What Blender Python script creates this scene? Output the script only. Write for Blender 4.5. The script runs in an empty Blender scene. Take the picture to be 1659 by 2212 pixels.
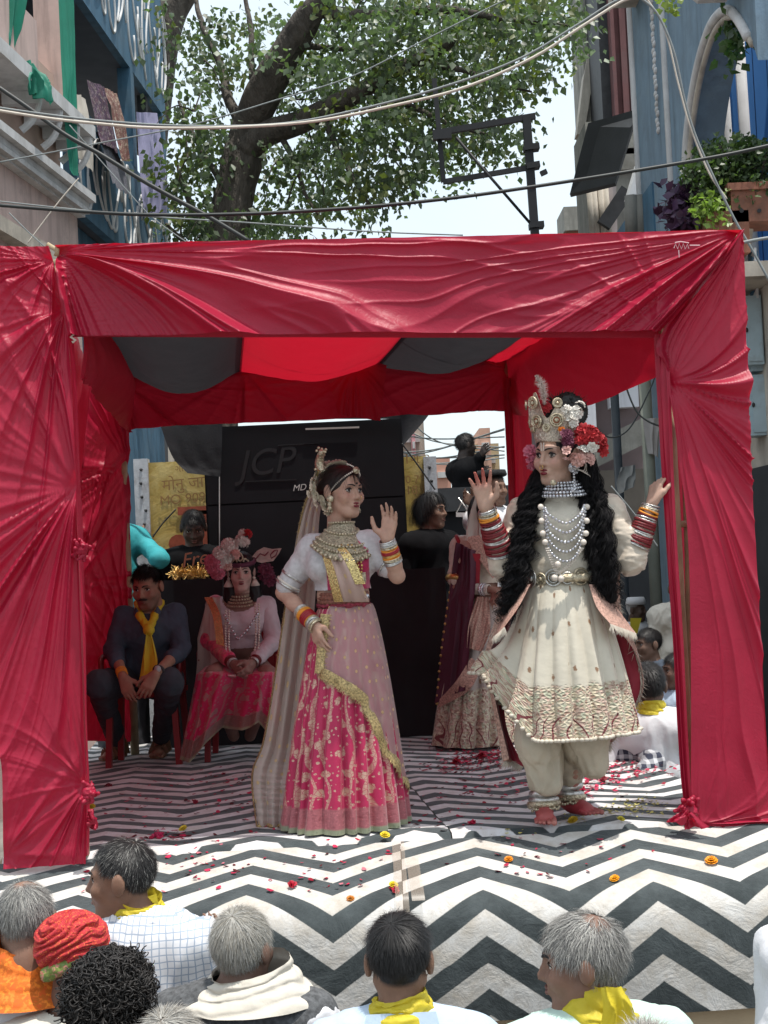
import bpy, math, random
import numpy as np
from mathutils import Vector, Matrix

rng = np.random.default_rng(7)
random.seed(7)
C = bpy.context.scene.collection
SC = bpy.context.scene

# ------------------------------------------------------------------ camera, sky, sun, exposure
FPX, CX, CY, CAMZ = 3100.0, 829.5, 1106.0, 2.45      # pixel units of a 1659 x 2212 picture
PITCH = math.atan(94 / FPX)
ROLL = math.radians(2.7)
_F = np.array([0, math.cos(PITCH), math.sin(PITCH)])
_R0 = np.array([1.0, 0, 0])
_U0 = np.array([0, -math.sin(PITCH), math.cos(PITCH)])
_RC = math.cos(ROLL) * _R0 - math.sin(ROLL) * _U0
_UC = math.sin(ROLL) * _R0 + math.cos(ROLL) * _U0
CAM = np.array([0, 0, CAMZ])

cam_data = bpy.data.cameras.new('camera')
cam = bpy.data.objects.new('camera', cam_data)
C.objects.link(cam)
cam_data.sensor_fit = 'VERTICAL'
cam_data.sensor_height = 36.0
cam_data.lens = 36.0 * FPX / 2212.0
cam_data.clip_end = 600
cam_data.clip_start = 0.1
m = Matrix.Identity(4)
for i in range(3):
    m[i][0], m[i][1], m[i][2], m[i][3] = _RC[i], _UC[i], -_F[i], CAM[i]
cam.matrix_world = m
SC.camera = cam

TOSUN = np.array([0.15, -0.13, 1.0])
TOSUN = TOSUN / np.linalg.norm(TOSUN)
world = bpy.data.worlds.new('World')
SC.world = world
world.use_nodes = True
wn = world.node_tree.nodes
wl = world.node_tree.links
sky = wn.new('ShaderNodeTexSky')
sky.sky_type = 'NISHITA'
sky.sun_disc = False
sky.sun_elevation = math.asin(TOSUN[2])
sky.sun_rotation = math.atan2(TOSUN[0], TOSUN[1])
sky.air_density = 1.0
sky.dust_density = 3.5
sky.ozone_density = 1.2
wn['Background'].inputs['Strength'].default_value = 0.15
# thin high cloud that whitens the whole sky
veil = wn.new('ShaderNodeMix')
veil.data_type = 'RGBA'
veil.inputs[7].default_value = (4.4, 4.95, 5.2, 1)
cl_tc = wn.new('ShaderNodeTexCoord')
cl_n = wn.new('ShaderNodeTexNoise')
cl_n.inputs['Scale'].default_value = 3.0
cl_n.inputs['Detail'].default_value = 6
cl_r = wn.new('ShaderNodeMapRange')
cl_r.inputs['From Min'].default_value = 0.3
cl_r.inputs['From Max'].default_value = 0.7
cl_r.inputs['To Min'].default_value = 0.62
cl_r.inputs['To Max'].default_value = 0.9
wl.new(cl_tc.outputs['Generated'], cl_n.inputs['Vector'])
wl.new(cl_n.outputs[0], cl_r.inputs['Value'])
wl.new(cl_r.outputs[0], veil.inputs[0])
wl.new(sky.outputs[0], veil.inputs[6])
wl.new(veil.outputs[2], wn['Background'].inputs['Color'])

sun_data = bpy.data.lights.new('sun', 'SUN')
sun_data.energy = 3.05
sun_data.angle = math.radians(0.53)
sun_data.color = (1.0, 0.955, 0.89)
sun = bpy.data.objects.new('sun', sun_data)
C.objects.link(sun)
sun.rotation_euler = Vector(TOSUN).to_track_quat('Z', 'Y').to_euler()

SC.view_settings.view_transform = 'Standard'
SC.view_settings.look = 'None'
SC.view_settings.exposure = 0.68
SC.view_settings.gamma = 1.0
SC.view_settings.use_curve_mapping = False
SC.cycles.max_bounces = 8
SC.cycles.transparent_max_bounces = 12
SC.cycles.use_denoising = True


def ray(px, py):
    return _F + _RC * (px - CX) / FPX + _UC * (CY - py) / FPX


def at(px, py, Y):
    """the point of the place seen at a picture position, at a distance Y along the street"""
    d = ray(px, py)
    return CAM + d * (Y / d[1])


def onz(px, py, z):
    d = ray(px, py)
    return CAM + d * ((z - CAMZ) / d[2])


# ------------------------------------------------------------------ materials
def _n(t, kind, x=0, y=0, **kw):
    n = t.nodes.new(kind)
    for k, v in kw.items():
        setattr(n, k, v)
    return n


def new_mat(name):
    mt = bpy.data.materials.new(name)
    mt.use_nodes = True
    t = mt.node_tree
    b = t.nodes['Principled BSDF']
    return mt, t, b


def lin(c):
    """sRGB 0..255 to linear"""
    c = np.array(c, float) / 255.0
    return tuple(np.where(c <= 0.04045, c / 12.92, ((c + 0.055) / 1.055) ** 2.4))


def col4(c):
    return (float(c[0]), float(c[1]), float(c[2]), 1.0)


def ramp(t, fac, stops, interp='LINEAR'):
    r = _n(t, 'ShaderNodeValToRGB')
    r.color_ramp.interpolation = interp
    el = r.color_ramp.elements
    while len(el) < len(stops):
        el.new(0.5)
    for e, (p, c) in zip(el, stops):
        e.position = p
        e.color = col4(c) if not np.isscalar(c) else (c, c, c, 1)
    t.links.new(fac, r.inputs[0])
    return r.outputs[0]


def mix(t, fac, a, b, mode='MIX'):
    n = _n(t, 'ShaderNodeMix', data_type='RGBA', blend_type=mode)
    for sock, v in ((n.inputs[0], fac), (n.inputs[6], a), (n.inputs[7], b)):
        if hasattr(v, 'is_output'):
            t.links.new(v, sock)
        elif np.isscalar(v):
            sock.default_value = v
        else:
            sock.default_value = col4(v)
    return n.outputs[2]


def math_n(t, op, a, b=None, c=None):
    n = _n(t, 'ShaderNodeMath', operation=op)
    for s, v in zip(n.inputs, (a, b, c)):
        if v is None:
            continue
        if hasattr(v, 'is_output'):
            t.links.new(v, s)
        else:
            s.default_value = v
    return n.outputs[0]


def coords(t, space='Object', scale=(1, 1, 1), rot=(0, 0, 0)):
    tc = _n(t, 'ShaderNodeTexCoord')
    mp = _n(t, 'ShaderNodeMapping')
    mp.inputs['Scale'].default_value = scale
    mp.inputs['Rotation'].default_value = rot
    t.links.new(tc.outputs[space], mp.inputs[0])
    return mp.outputs[0]


def noise(t, vec, scale, detail=4, rough=0.55, dist=0.0):
    n = _n(t, 'ShaderNodeTexNoise')
    n.inputs['Scale'].default_value = scale
    n.inputs['Detail'].default_value = detail
    n.inputs['Roughness'].default_value = rough
    n.inputs['Distortion'].default_value = dist
    t.links.new(vec, n.inputs['Vector'])
    return n.outputs[0]


def voronoi(t, vec, scale, feature='F1', out='Distance', rand=1.0, dim='3D'):
    n = _n(t, 'ShaderNodeTexVoronoi', feature=feature, voronoi_dimensions=dim)
    n.inputs['Scale'].default_value = scale
    n.inputs['Randomness'].default_value = rand
    t.links.new(vec, n.inputs['Vector'])
    return n.outputs[out]


def bump(t, b, height, strength=0.3, dist=0.01):
    n = _n(t, 'ShaderNodeBump')
    n.inputs['Strength'].default_value = strength
    n.inputs['Distance'].default_value = dist
    t.links.new(height, n.inputs['Height'])
    t.links.new(n.outputs[0], b.inputs['Normal'])


def plain(name, c, rough=0.6, var=0.15, scale=8, bumps=0.15, bscale=60, metal=0.0, spec=0.4, sheen=0.0,
          space='Object', dirt=None, stretch=(1, 1, 1), bdist=0.004, streak=0.0):
    """a base colour with uneven tone and fine relief"""
    mt, t, b = new_mat(name)
    v = coords(t, space, stretch)
    n = noise(t, v, scale, 5)
    c = np.array(c[:3], float)
    cc = ramp(t, n, [(0.3, c * (1 - var)), (0.7, np.clip(c * (1 + var), 0, 1))])
    if dirt is not None:
        n2 = noise(t, v, scale * 0.35, 6, 0.7)
        f = ramp(t, n2, [(0.5, 0.0), (0.72, 1.0)])
        cc = mix(t, f, cc, dirt)
    if streak:
        v2 = coords(t, space, (1, 1, .12))
        f = ramp(t, noise(t, v2, 5.0, 6, .65), [(.48, 0.0), (.75, streak)])
        cc = mix(t, f, cc, tuple(c * .35))
        f = ramp(t, noise(t, v, 1.3, 8, .75), [(.52, 0.0), (.60, streak * .8)])
        cc = mix(t, f, cc, tuple(c * .62 + .03))
    t.links.new(cc, b.inputs['Base Color'])
    b.inputs['Roughness'].default_value = rough
    b.inputs['Metallic'].default_value = metal
    b.inputs['Specular IOR Level'].default_value = spec
    if sheen:
        b.inputs['Sheen Weight'].default_value = sheen
    if bumps:
        bump(t, b, noise(t, v, bscale, 3), bumps, bdist)
    return mt


def attr_mat(name, rough=0.55, spec=0.4, var=0.08, scale=40, bumps=0.1, sss=0.0, metal=0.0, sheen=0.0):
    """base colour from the mesh's colour attribute (skin, hair and dyed cloth with their own colours)"""
    mt, t, b = new_mat(name)
    a = _n(t, 'ShaderNodeAttribute', attribute_name='Col')
    v = coords(t, 'Object')
    n = noise(t, v, scale, 4)
    f = ramp(t, n, [(0.3, 1 - var), (0.7, 1 + 0 * var)])
    t.links.new(mix(t, 1.0, a.outputs['Color'], f, 'MULTIPLY'), b.inputs['Base Color'])
    b.inputs['Roughness'].default_value = rough
    b.inputs['Specular IOR Level'].default_value = spec
    b.inputs['Metallic'].default_value = metal
    if sheen:
        b.inputs['Sheen Weight'].default_value = sheen
    if sss:
        b.inputs['Subsurface Weight'].default_value = sss
        b.inputs['Subsurface Radius'].default_value = (0.01, 0.004, 0.002)
    if bumps:
        bump(t, b, noise(t, v, 220, 2), bumps, 0.002)
    return mt


def thin_cloth(name, c, tc, transl=0.4, rough=0.5, spec=0.5, weave=900, alpha=1.0, var=0.12, sheen=0.06, crinkle=0.25):
    """woven cloth that lets some sun through"""
    mt, t, b = new_mat(name)
    v = coords(t, 'Object')
    n = noise(t, v, 5, 6, 0.6)
    c = np.array(c, float)
    cc = ramp(t, n, [(0.3, c * (1 - var)), (0.7, np.clip(c * (1 + var), 0, 1))])
    t.links.new(cc, b.inputs['Base Color'])
    b.inputs['Roughness'].default_value = rough
    b.inputs['Specular IOR Level'].default_value = spec
    b.inputs['Sheen Weight'].default_value = sheen
    b.inputs['Sheen Roughness'].default_value = 0.4
    b.inputs['Sheen Tint'].default_value = col4(np.clip(c * 1.6 + 0.1, 0, 1))
    n1 = noise(t, v, 26, 6, 0.65, 1.5)
    bump(t, b, n1, crinkle, 0.012)
    tr = _n(t, 'ShaderNodeBsdfTranslucent')
    tr.inputs['Color'].default_value = col4(tc)
    ms = _n(t, 'ShaderNodeMixShader')
    ms.inputs[0].default_value = transl
    t.links.new(b.outputs[0], ms.inputs[1])
    t.links.new(tr.outputs[0], ms.inputs[2])
    out = ms.outputs[0]
    if alpha < 1:
        tp = _n(t, 'ShaderNodeBsdfTransparent')
        m2 = _n(t, 'ShaderNodeMixShader')
        m2.inputs[0].default_value = alpha
        t.links.new(tp.outputs[0], m2.inputs[1])
        t.links.new(out, m2.inputs[2])
        out = m2.outputs[0]
    t.links.new(out, t.nodes['Material Output'].inputs[0])
    return mt


# ------------------------------------------------------------------ meshes and objects
ORIG = {}


def tag(o, label=None, cat=None, group=None, kind=None):
    if label:
        o['label'] = label
    if cat:
        o['category'] = cat
    if group:
        o['group'] = group
    if kind:
        o['kind'] = kind
    return o


def thing(name, label, cat, loc=(0, 0, 0), group=None):
    o = bpy.data.objects.new(name, None)
    C.objects.link(o)
    o.location = tuple(float(x) for x in loc)
    o.empty_display_size = 0.1
    ORIG[o.name] = np.array(loc, float)
    return tag(o, label, cat, group)


def mk(name, V, F, mat, parent=None, smooth=True, cols=None, uv=None, midx=None, loc=None):
    """one mesh object; vertices come in world coordinates"""
    V = np.asarray(V, float).reshape(-1, 3)
    org = np.zeros(3)
    if parent is not None:
        org = ORIG.get(parent.name, np.zeros(3))
    elif loc is not None:
        org = np.array(loc, float)
    V = V - org
    me = bpy.data.meshes.new(name)
    if isinstance(F, np.ndarray):
        F = F.reshape(len(F), -1)
        nf, k = F.shape
        me.vertices.add(len(V))
        me.vertices.foreach_set('co', V.astype(np.float32).ravel())
        me.loops.add(nf * k)
        me.loops.foreach_set('vertex_index', F.astype(np.int32).ravel())
        me.polygons.add(nf)
        me.polygons.foreach_set('loop_start', np.arange(0, nf * k, k, dtype=np.int32))
        me.update(calc_edges=True)
    else:
        me.from_pydata([tuple(v) for v in V], [], F)
        me.update()
    if smooth:
        me.polygons.foreach_set('use_smooth', np.ones(len(me.polygons), dtype=bool))
    if cols is not None:
        a = me.color_attributes.new('Col', 'FLOAT_COLOR', 'POINT')
        c4 = np.ones((len(V), 4), np.float32)
        c4[:, :3] = cols
        a.data.foreach_set('color', c4.ravel())
    if uv is not None:
        l = me.uv_layers.new(name='UVMap')
        li = np.empty(len(me.loops), dtype=np.int32)
        me.loops.foreach_get('vertex_index', li)
        l.data.foreach_set('uv', np.asarray(uv, np.float32)[li].ravel())
    for mt in (mat if isinstance(mat, (list, tuple)) else [mat]):
        me.materials.append(mt)
    if midx is not None:
        me.polygons.foreach_set('material_index', np.asarray(midx, np.int32))
    me.validate()
    o = bpy.data.objects.new(name, me)
    C.objects.link(o)
    if parent is not None:
        o.parent = parent
        ORIG[o.name] = org
    else:
        o.location = tuple(org)
        ORIG[o.name] = org
    return o


class MB:
    """collects simple solids into one mesh"""

    def __init__(self):
        self.V, self.F, self.n = [], [], 0

    def add(self, V, F):
        V = np.asarray(V, float)
        self.V.append(V)
        self.F += [tuple(int(i) + self.n for i in f) for f in F]
        self.n += len(V)
        return self

    def box(self, c, size, ax=None):
        """ax: three unit axes as rows"""
        ax = np.eye(3) if ax is None else np.asarray(ax, float)
        h = np.array(size, float) / 2
        P = [np.array(c, float) + (sx * h[0]) * ax[0] + (sy * h[1]) * ax[1] + (sz * h[2]) * ax[2]
             for sz in (-1, 1) for sy in (-1, 1) for sx in (-1, 1)]
        return self.add(P, [(0, 2, 3, 1), (4, 5, 7, 6), (0, 1, 5, 4), (2, 6, 7, 3), (0, 4, 6, 2), (1, 3, 7, 5)])

    def bar(self, a, b, w, h=None, up=(0, 0, 1)):
        a, b = np.array(a, float), np.array(b, float)
        h = w if h is None else h
        x = b - a
        L = np.linalg.norm(x)
        x /= L
        up = np.array(up, float)
        if abs(x @ up) > 0.95:
            up = np.array([1.0, 0, 0])
        y = np.cross(up, x)
        y /= np.linalg.norm(y)
        z = np.cross(x, y)
        return self.box((a + b) / 2, (L, w, h), [x, y, z])

    def tube(self, P, r, n=8, cap=True):
        V, F = tube_geo(P, r, n, cap)
        return self.add(V, F)

    def prism(self, poly, d):
        """polygon (list of 3D points) pushed along d"""
        P = [np.array(p, float) for p in poly]
        k = len(P)
        d = np.array(d, float)
        V = P + [p + d for p in P]
        F = [tuple(range(k)), tuple(range(2 * k - 1, k - 1, -1))]
        F += [(i, i + k, (i + 1) % k + k, (i + 1) % k) for i in range(k)]
        return self.add(V, F)

    def ball(self, c, r, n=8, m=6):
        V, F = ball_geo(c, r, n, m)
        return self.add(V, F)

    def build(self, name, mat, parent=None, smooth=False, **kw):
        return mk(name, np.concatenate(self.V), self.F, mat, parent, smooth, **kw)


def unit(v):
    v = np.asarray(v, float)
    return v / (np.linalg.norm(v) + 1e-12)


def tube_geo(P, r, n=8, cap=True):
    P = np.asarray(P, float)
    k = len(P)
    r = np.broadcast_to(np.asarray(r, float), (k,))
    T = np.gradient(P, axis=0)
    T /= np.linalg.norm(T, axis=1, keepdims=True) + 1e-12
    ref = np.array([0, 0, 1.0]) if abs(T[0][2]) < 0.9 else np.array([1.0, 0, 0])
    V = []
    u = unit(np.cross(T[0], ref))
    for i in range(k):
        u = unit(u - T[i] * (u @ T[i]))
        w = np.cross(T[i], u)
        a = np.arange(n) * 2 * np.pi / n
        V.append(P[i] + r[i] * (np.cos(a)[:, None] * u + np.sin(a)[:, None] * w))
    V = np.concatenate(V)
    F = [(i * n + j, i * n + (j + 1) % n, (i + 1) * n + (j + 1) % n, (i + 1) * n + j) for i in range(k - 1) for j in range(n)]
    if cap:
        F += [tuple(range(n - 1, -1, -1)), tuple((k - 1) * n + j for j in range(n))]
    return V, F


def ball_geo(c, r, n=8, m=6):
    r = np.broadcast_to(np.asarray(r, float), (3,))
    V = [(0, 0, 1)]
    for i in range(1, m):
        t = math.pi * i / m
        V += [(math.sin(t) * math.cos(2 * math.pi * j / n), math.sin(t) * math.sin(2 * math.pi * j / n), math.cos(t)) for j in range(n)]
    V.append((0, 0, -1))
    F = [(0, 1 + j, 1 + (j + 1) % n) for j in range(n)]
    for i in range(m - 2):
        F += [(1 + i * n + j, 1 + (i + 1) * n + j, 1 + (i + 1) * n + (j + 1) % n, 1 + i * n + (j + 1) % n) for j in range(n)]
    L = 1 + (m - 1) * n
    F += [(L, 1 + (m - 2) * n + (j + 1) % n, 1 + (m - 2) * n + j) for j in range(n)]
    return np.array(V) * r + np.array(c, float), F


def spline(P, n):
    """Catmull-Rom through the points"""
    P = np.asarray(P, float)
    if len(P) == 2:
        t = np.linspace(0, 1, n)[:, None]
        return P[0] * (1 - t) + P[1] * t
    Q = np.vstack([2 * P[0] - P[1], P, 2 * P[-1] - P[-2]])
    s = np.linspace(0, len(P) - 1 - 1e-9, n)
    i = s.astype(int)
    t = (s - i)[:, None]
    a, b, c, d = Q[i], Q[i + 1], Q[i + 2], Q[i + 3]
    return 0.5 * (2 * b + (c - a) * t + (2 * a - 5 * b + 4 * c - d) * t ** 2 + (3 * b - a - 3 * c + d) * t ** 3)


def grid_faces(nu, nv, wrap=False):
    i = np.arange(nu - 1 if not wrap else nu)[:, None]
    j = np.arange(nv - 1)[None, :]
    i2 = (i + 1) % nu
    return np.stack([i * nv + j, i2 * nv + j, i2 * nv + j + 1, i * nv + j + 1], -1).reshape(-1, 4)


# value noise on points (numpy)
_LAT = np.random.default_rng(3).random((32, 32, 32)).astype(np.float32)


def vnoise(P):
    P = np.asarray(P, float)
    i = np.floor(P).astype(int)
    f = P - i
    f = f * f * (3 - 2 * f)
    i &= 31
    j = (i + 1) & 31
    x0, y0, z0 = i[..., 0], i[..., 1], i[..., 2]
    x1, y1, z1 = j[..., 0], j[..., 1], j[..., 2]
    fx, fy, fz = f[..., 0], f[..., 1], f[..., 2]
    g = lambda a, b, c: _LAT[a, b, c]
    c00 = g(x0, y0, z0) * (1 - fx) + g(x1, y0, z0) * fx
    c10 = g(x0, y1, z0) * (1 - fx) + g(x1, y1, z0) * fx
    c01 = g(x0, y0, z1) * (1 - fx) + g(x1, y0, z1) * fx
    c11 = g(x0, y1, z1) * (1 - fx) + g(x1, y1, z1) * fx
    return (c00 * (1 - fy) + c10 * fy) * (1 - fz) + (c01 * (1 - fy) + c11 * fy) * fz


def fbm(P, oct=3):
    P = np.asarray(P, float)
    s, a, t = 0, 1.0, 0
    for k in range(oct):
        s = s + a * (vnoise(P * 2 ** k + 7.3 * k) - 0.5) * 2
        t += a
        a *= 0.5
    return s / t


def vert_normals(V, F):
    n = np.zeros_like(V)
    F = np.asarray(F)
    a = np.cross(V[F[:, 2]] - V[F[:, 0]], V[F[:, 3 if F.shape[1] == 4 else 2]] - V[F[:, 1]])
    for k in range(F.shape[1]):
        np.add.at(n, F[:, k], a)
    return n / (np.linalg.norm(n, axis=1, keepdims=True) + 1e-12)


# ------------------------------------------------------------------ smooth bodies from blended distance fields
def cone(a, b, ra, rb, k=0.02, op='add'):
    return ('cone', np.array(a, float), np.array(b, float), float(ra), float(rb), k, op)


def ell(c, r, R=None, k=0.02, op='add'):
    return ('ell', np.array(c, float), np.array(r, float), np.eye(3) if R is None else np.asarray(R, float), None, k, op)


def sph(c, r, k=0.02, op='add'):
    return cone(c, c, r, r, k, op)


def _bb(p):
    if p[0] == 'cone':
        _, a, b, ra, rb, k, op = p
        lo = np.minimum(a - ra, b - rb)
        hi = np.maximum(a + ra, b + rb)
    else:
        e = np.sqrt(((p[3].T * p[2]) ** 2).sum(1))
        lo, hi = p[1] - e, p[1] + e
    return lo, hi


def sdf_mesh(prims, vox=0.008, clip=None):
    los, his = zip(*[_bb(p) for p in prims if p[6] == 'add'])
    lo = np.min(los, axis=0) - 4 * vox
    hi = np.max(his, axis=0) + 4 * vox
    n = np.ceil((hi - lo) / vox).astype(int) + 1
    G = np.full(n, 1.0, np.float32)
    ax = [(lo[i] + vox * np.arange(n[i])).astype(np.float32) for i in range(3)]
    for p in prims:
        k = p[5]
        l, h = _bb(p)
        mrg = k + 3.5 * vox
        i0 = np.maximum(np.floor((l - mrg - lo) / vox).astype(int), 0)
        i1 = np.minimum(np.ceil((h + mrg - lo) / vox).astype(int) + 1, n)
        if (i1 <= i0).any():
            continue
        X = ax[0][i0[0]:i1[0]][:, None, None]
        Y = ax[1][i0[1]:i1[1]][None, :, None]
        Z = ax[2][i0[2]:i1[2]][None, None, :]
        if p[0] == 'cone':
            _, a, b, ra, rb, _, op = p
            d = b - a
            L = float(d @ d)
            if L < 1e-12:
                D = np.sqrt((X - a[0]) ** 2 + (Y - a[1]) ** 2 + (Z - a[2]) ** 2) - ra
            else:
                t = np.clip(((X - a[0]) * d[0] + (Y - a[1]) * d[1] + (Z - a[2]) * d[2]) / L, 0, 1)
                D = np.sqrt((X - a[0] - t * d[0]) ** 2 + (Y - a[1] - t * d[1]) ** 2 + (Z - a[2] - t * d[2]) ** 2) - (ra + t * (rb - ra))
        else:
            _, c, r, R, _, _, op = p
            x, y, z = X - c[0], Y - c[1], Z - c[2]
            q = [x * R[i][0] + y * R[i][1] + z * R[i][2] for i in range(3)]
            k0 = np.sqrt(sum((q[i] / r[i]) ** 2 for i in range(3)))
            k1 = np.sqrt(sum((q[i] / r[i] ** 2) ** 2 for i in range(3)))
            D = k0 * (k0 - 1) / np.maximum(k1, 1e-6)
        sl = G[i0[0]:i1[0], i0[1]:i1[1], i0[2]:i1[2]]
        if op == 'add':
            hh = np.maximum(k - np.abs(sl - D), 0) / k
            sl[...] = np.minimum(sl, D) - hh * hh * k * 0.25
        else:
            D = -D
            hh = np.maximum(k - np.abs(sl - D), 0) / k
            sl[...] = np.maximum(sl, D) + hh * hh * k * 0.25
    return nets(G, lo, vox)


def nets(G, lo, vox):
    ins = G < 0
    s = np.zeros(tuple(np.array(G.shape) - 1), np.uint8)
    for a in (0, 1):
        for b in (0, 1):
            for c in (0, 1):
                s += ins[a:ins.shape[0] - 1 + a, b:ins.shape[1] - 1 + b, c:ins.shape[2] - 1 + c]
    act = np.argwhere((s > 0) & (s < 8))
    idx = np.full(s.shape, -1, np.int32)
    idx[act[:, 0], act[:, 1], act[:, 2]] = np.arange(len(act))
    off = np.array([(a, b, c) for a in (0, 1) for b in (0, 1) for c in (0, 1)])
    vals = np.stack([G[act[:, 0] + o[0], act[:, 1] + o[1], act[:, 2] + o[2]] for o in off], 1)
    acc = np.zeros((len(act), 3))
    cnt = np.zeros(len(act))
    for i in range(8):
        for j in range(i + 1, 8):
            if np.abs(off[i] - off[j]).sum() != 1:
                continue
            va, vb = vals[:, i], vals[:, j]
            m_ = (va < 0) != (vb < 0)
            t = np.where(m_, va / np.where(m_, va - vb, 1), 0)
            acc += np.where(m_[:, None], off[i] + t[:, None] * (off[j] - off[i]), 0)
            cnt += m_
    V = lo + vox * (act + acc / cnt[:, None])
    quads = []
    for axis in range(3):
        a = ins
        sl0 = [slice(None)] * 3
        sl1 = [slice(None)] * 3
        sl0[axis] = slice(0, -1)
        sl1[axis] = slice(1, None)
        A, B = ins[tuple(sl0)], ins[tuple(sl1)]
        ch = np.argwhere(A != B)
        u, w = (axis + 1) % 3, (axis + 2) % 3
        ok = (ch[:, u] > 0) & (ch[:, w] > 0) & (ch[:, u] < s.shape[u]) & (ch[:, w] < s.shape[w])
        ch = ch[ok]
        flip = A[ch[:, 0], ch[:, 1], ch[:, 2]]
        q = []
        for du, dw in ((1, 1), (0, 1), (0, 0), (1, 0)):
            c = ch.copy()
            c[:, u] -= du
            c[:, w] -= dw
            q.append(idx[c[:, 0], c[:, 1], c[:, 2]])
        q = np.stack(q, 1)
        q[~flip] = q[~flip][:, ::-1]
        quads.append(q)
    F = np.concatenate(quads)
    return V, F[(F >= 0).all(1)]


def relax(V, F, it=1, w=0.5):
    for _ in range(it):
        acc = np.zeros_like(V)
        cnt = np.zeros(len(V))
        for a, b in ((0, 1), (1, 2), (2, 3), (3, 0)):
            np.add.at(acc, F[:, a], V[F[:, b]])
            np.add.at(acc, F[:, b], V[F[:, a]])
            np.add.at(cnt, F[:, a], 1)
            np.add.at(cnt, F[:, b], 1)
        V = V * (1 - w) + w * acc / np.maximum(cnt, 1)[:, None]
    return V


def wrinkle(V, F, amp=0.006, sc=(9, 9, 5), ridged=True, seed=0.0):
    N = vert_normals(V, F)
    P = V * np.array(sc) + seed
    P = P + 0.6 * np.stack([fbm(P * 0.7 + 11, 2), fbm(P * 0.7 + 23, 2), fbm(P * 0.7 + 37, 2)], -1)
    h = fbm(P, 3)
    if ridged:
        h = 1 - 2.4 * np.abs(h)
    return V + N * (amp * h)[:, None]


def clip_faces(V, F, keep):
    """drop faces whose vertices fail keep; compact"""
    m_ = keep[F].all(1)
    F = F[m_]
    used = np.unique(F)
    re = np.full(len(V), -1)
    re[used] = np.arange(len(used))
    return V[used], re[F], used
# ------------------------------------------------------------------ ground and stage
STZ = 1.25
m_ground = plain('street_ground', (0.16, 0.145, 0.13), 0.9, 0.25, 2.0, 0.4, 40, dirt=(0.09, 0.08, 0.07))
g = 300.0
tag(mk('ground', [(-g, -60, 0), (g, -60, 0), (g, 400, 0), (-g, 400, 0)], [(0, 1, 2, 3)], m_ground, smooth=False), kind='structure')

PFL, PFR = np.array([-1.33, 6.07, STZ]), np.array([1.25, 6.19, STZ])
PRL, PRR = np.array([-1.66, 9.20, STZ]), np.array([0.84, 9.30, STZ])


def S(u, v, w):
    """place on the stage: u across, v front to back (0..1), w metres above the floor"""
    u, v, w = np.broadcast_arrays(np.asarray(u, float), np.asarray(v, float), np.asarray(w, float))
    u, v = u[..., None], v[..., None]
    p = (PFL * (1 - u) + PFR * u) * (1 - v) + (PRL * (1 - u) + PRR * u) * v
    return p + w[..., None] * np.array([0, 0, 1.0])


m_wood = plain('pale_wood', (0.34, 0.26, 0.17), 0.75, 0.25, 6, 0.3, 50, stretch=(1, 1, 8))
m_bamboo = plain('bamboo', (0.36, 0.28, 0.17), 0.6, 0.25, 9, 0.2, 40)
m_tan = plain('tan_board', (0.42, 0.33, 0.22), 0.8, 0.15, 4, 0.2, 60)
m_darksteel = plain('dark_steel', (0.03, 0.03, 0.032), 0.6, 0.3, 9, 0.2, 40)

deck = MB()
c = [S(-.14, -.01, -.02), S(1.13, -.01, -.02), S(1.14, 1.35, -.02), S(-.14, 1.35, -.02)]
deck.prism(c, (0, 0, -0.12))
st = deck.build('stage_deck', m_wood)
tag(st, kind='structure')
fr = MB()
for x in np.linspace(-2.0, 2.0, 6):
    fr.bar((x, 5.75, 0.0), (x, 5.75, 1.0), .09)
    fr.bar((x, 9.3, 0.0), (x, 9.3, 1.12), .09)
for z in (0.5, 0.98):
    fr.bar((-2.2, 5.8, z), (2.2, 5.8, z), .07)
fr.build('stage_frame', m_darksteel, st)
MB().box((0, 5.62, 0.60), (4.8, 0.05, 0.26)).build('board', m_tan, st)


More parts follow.
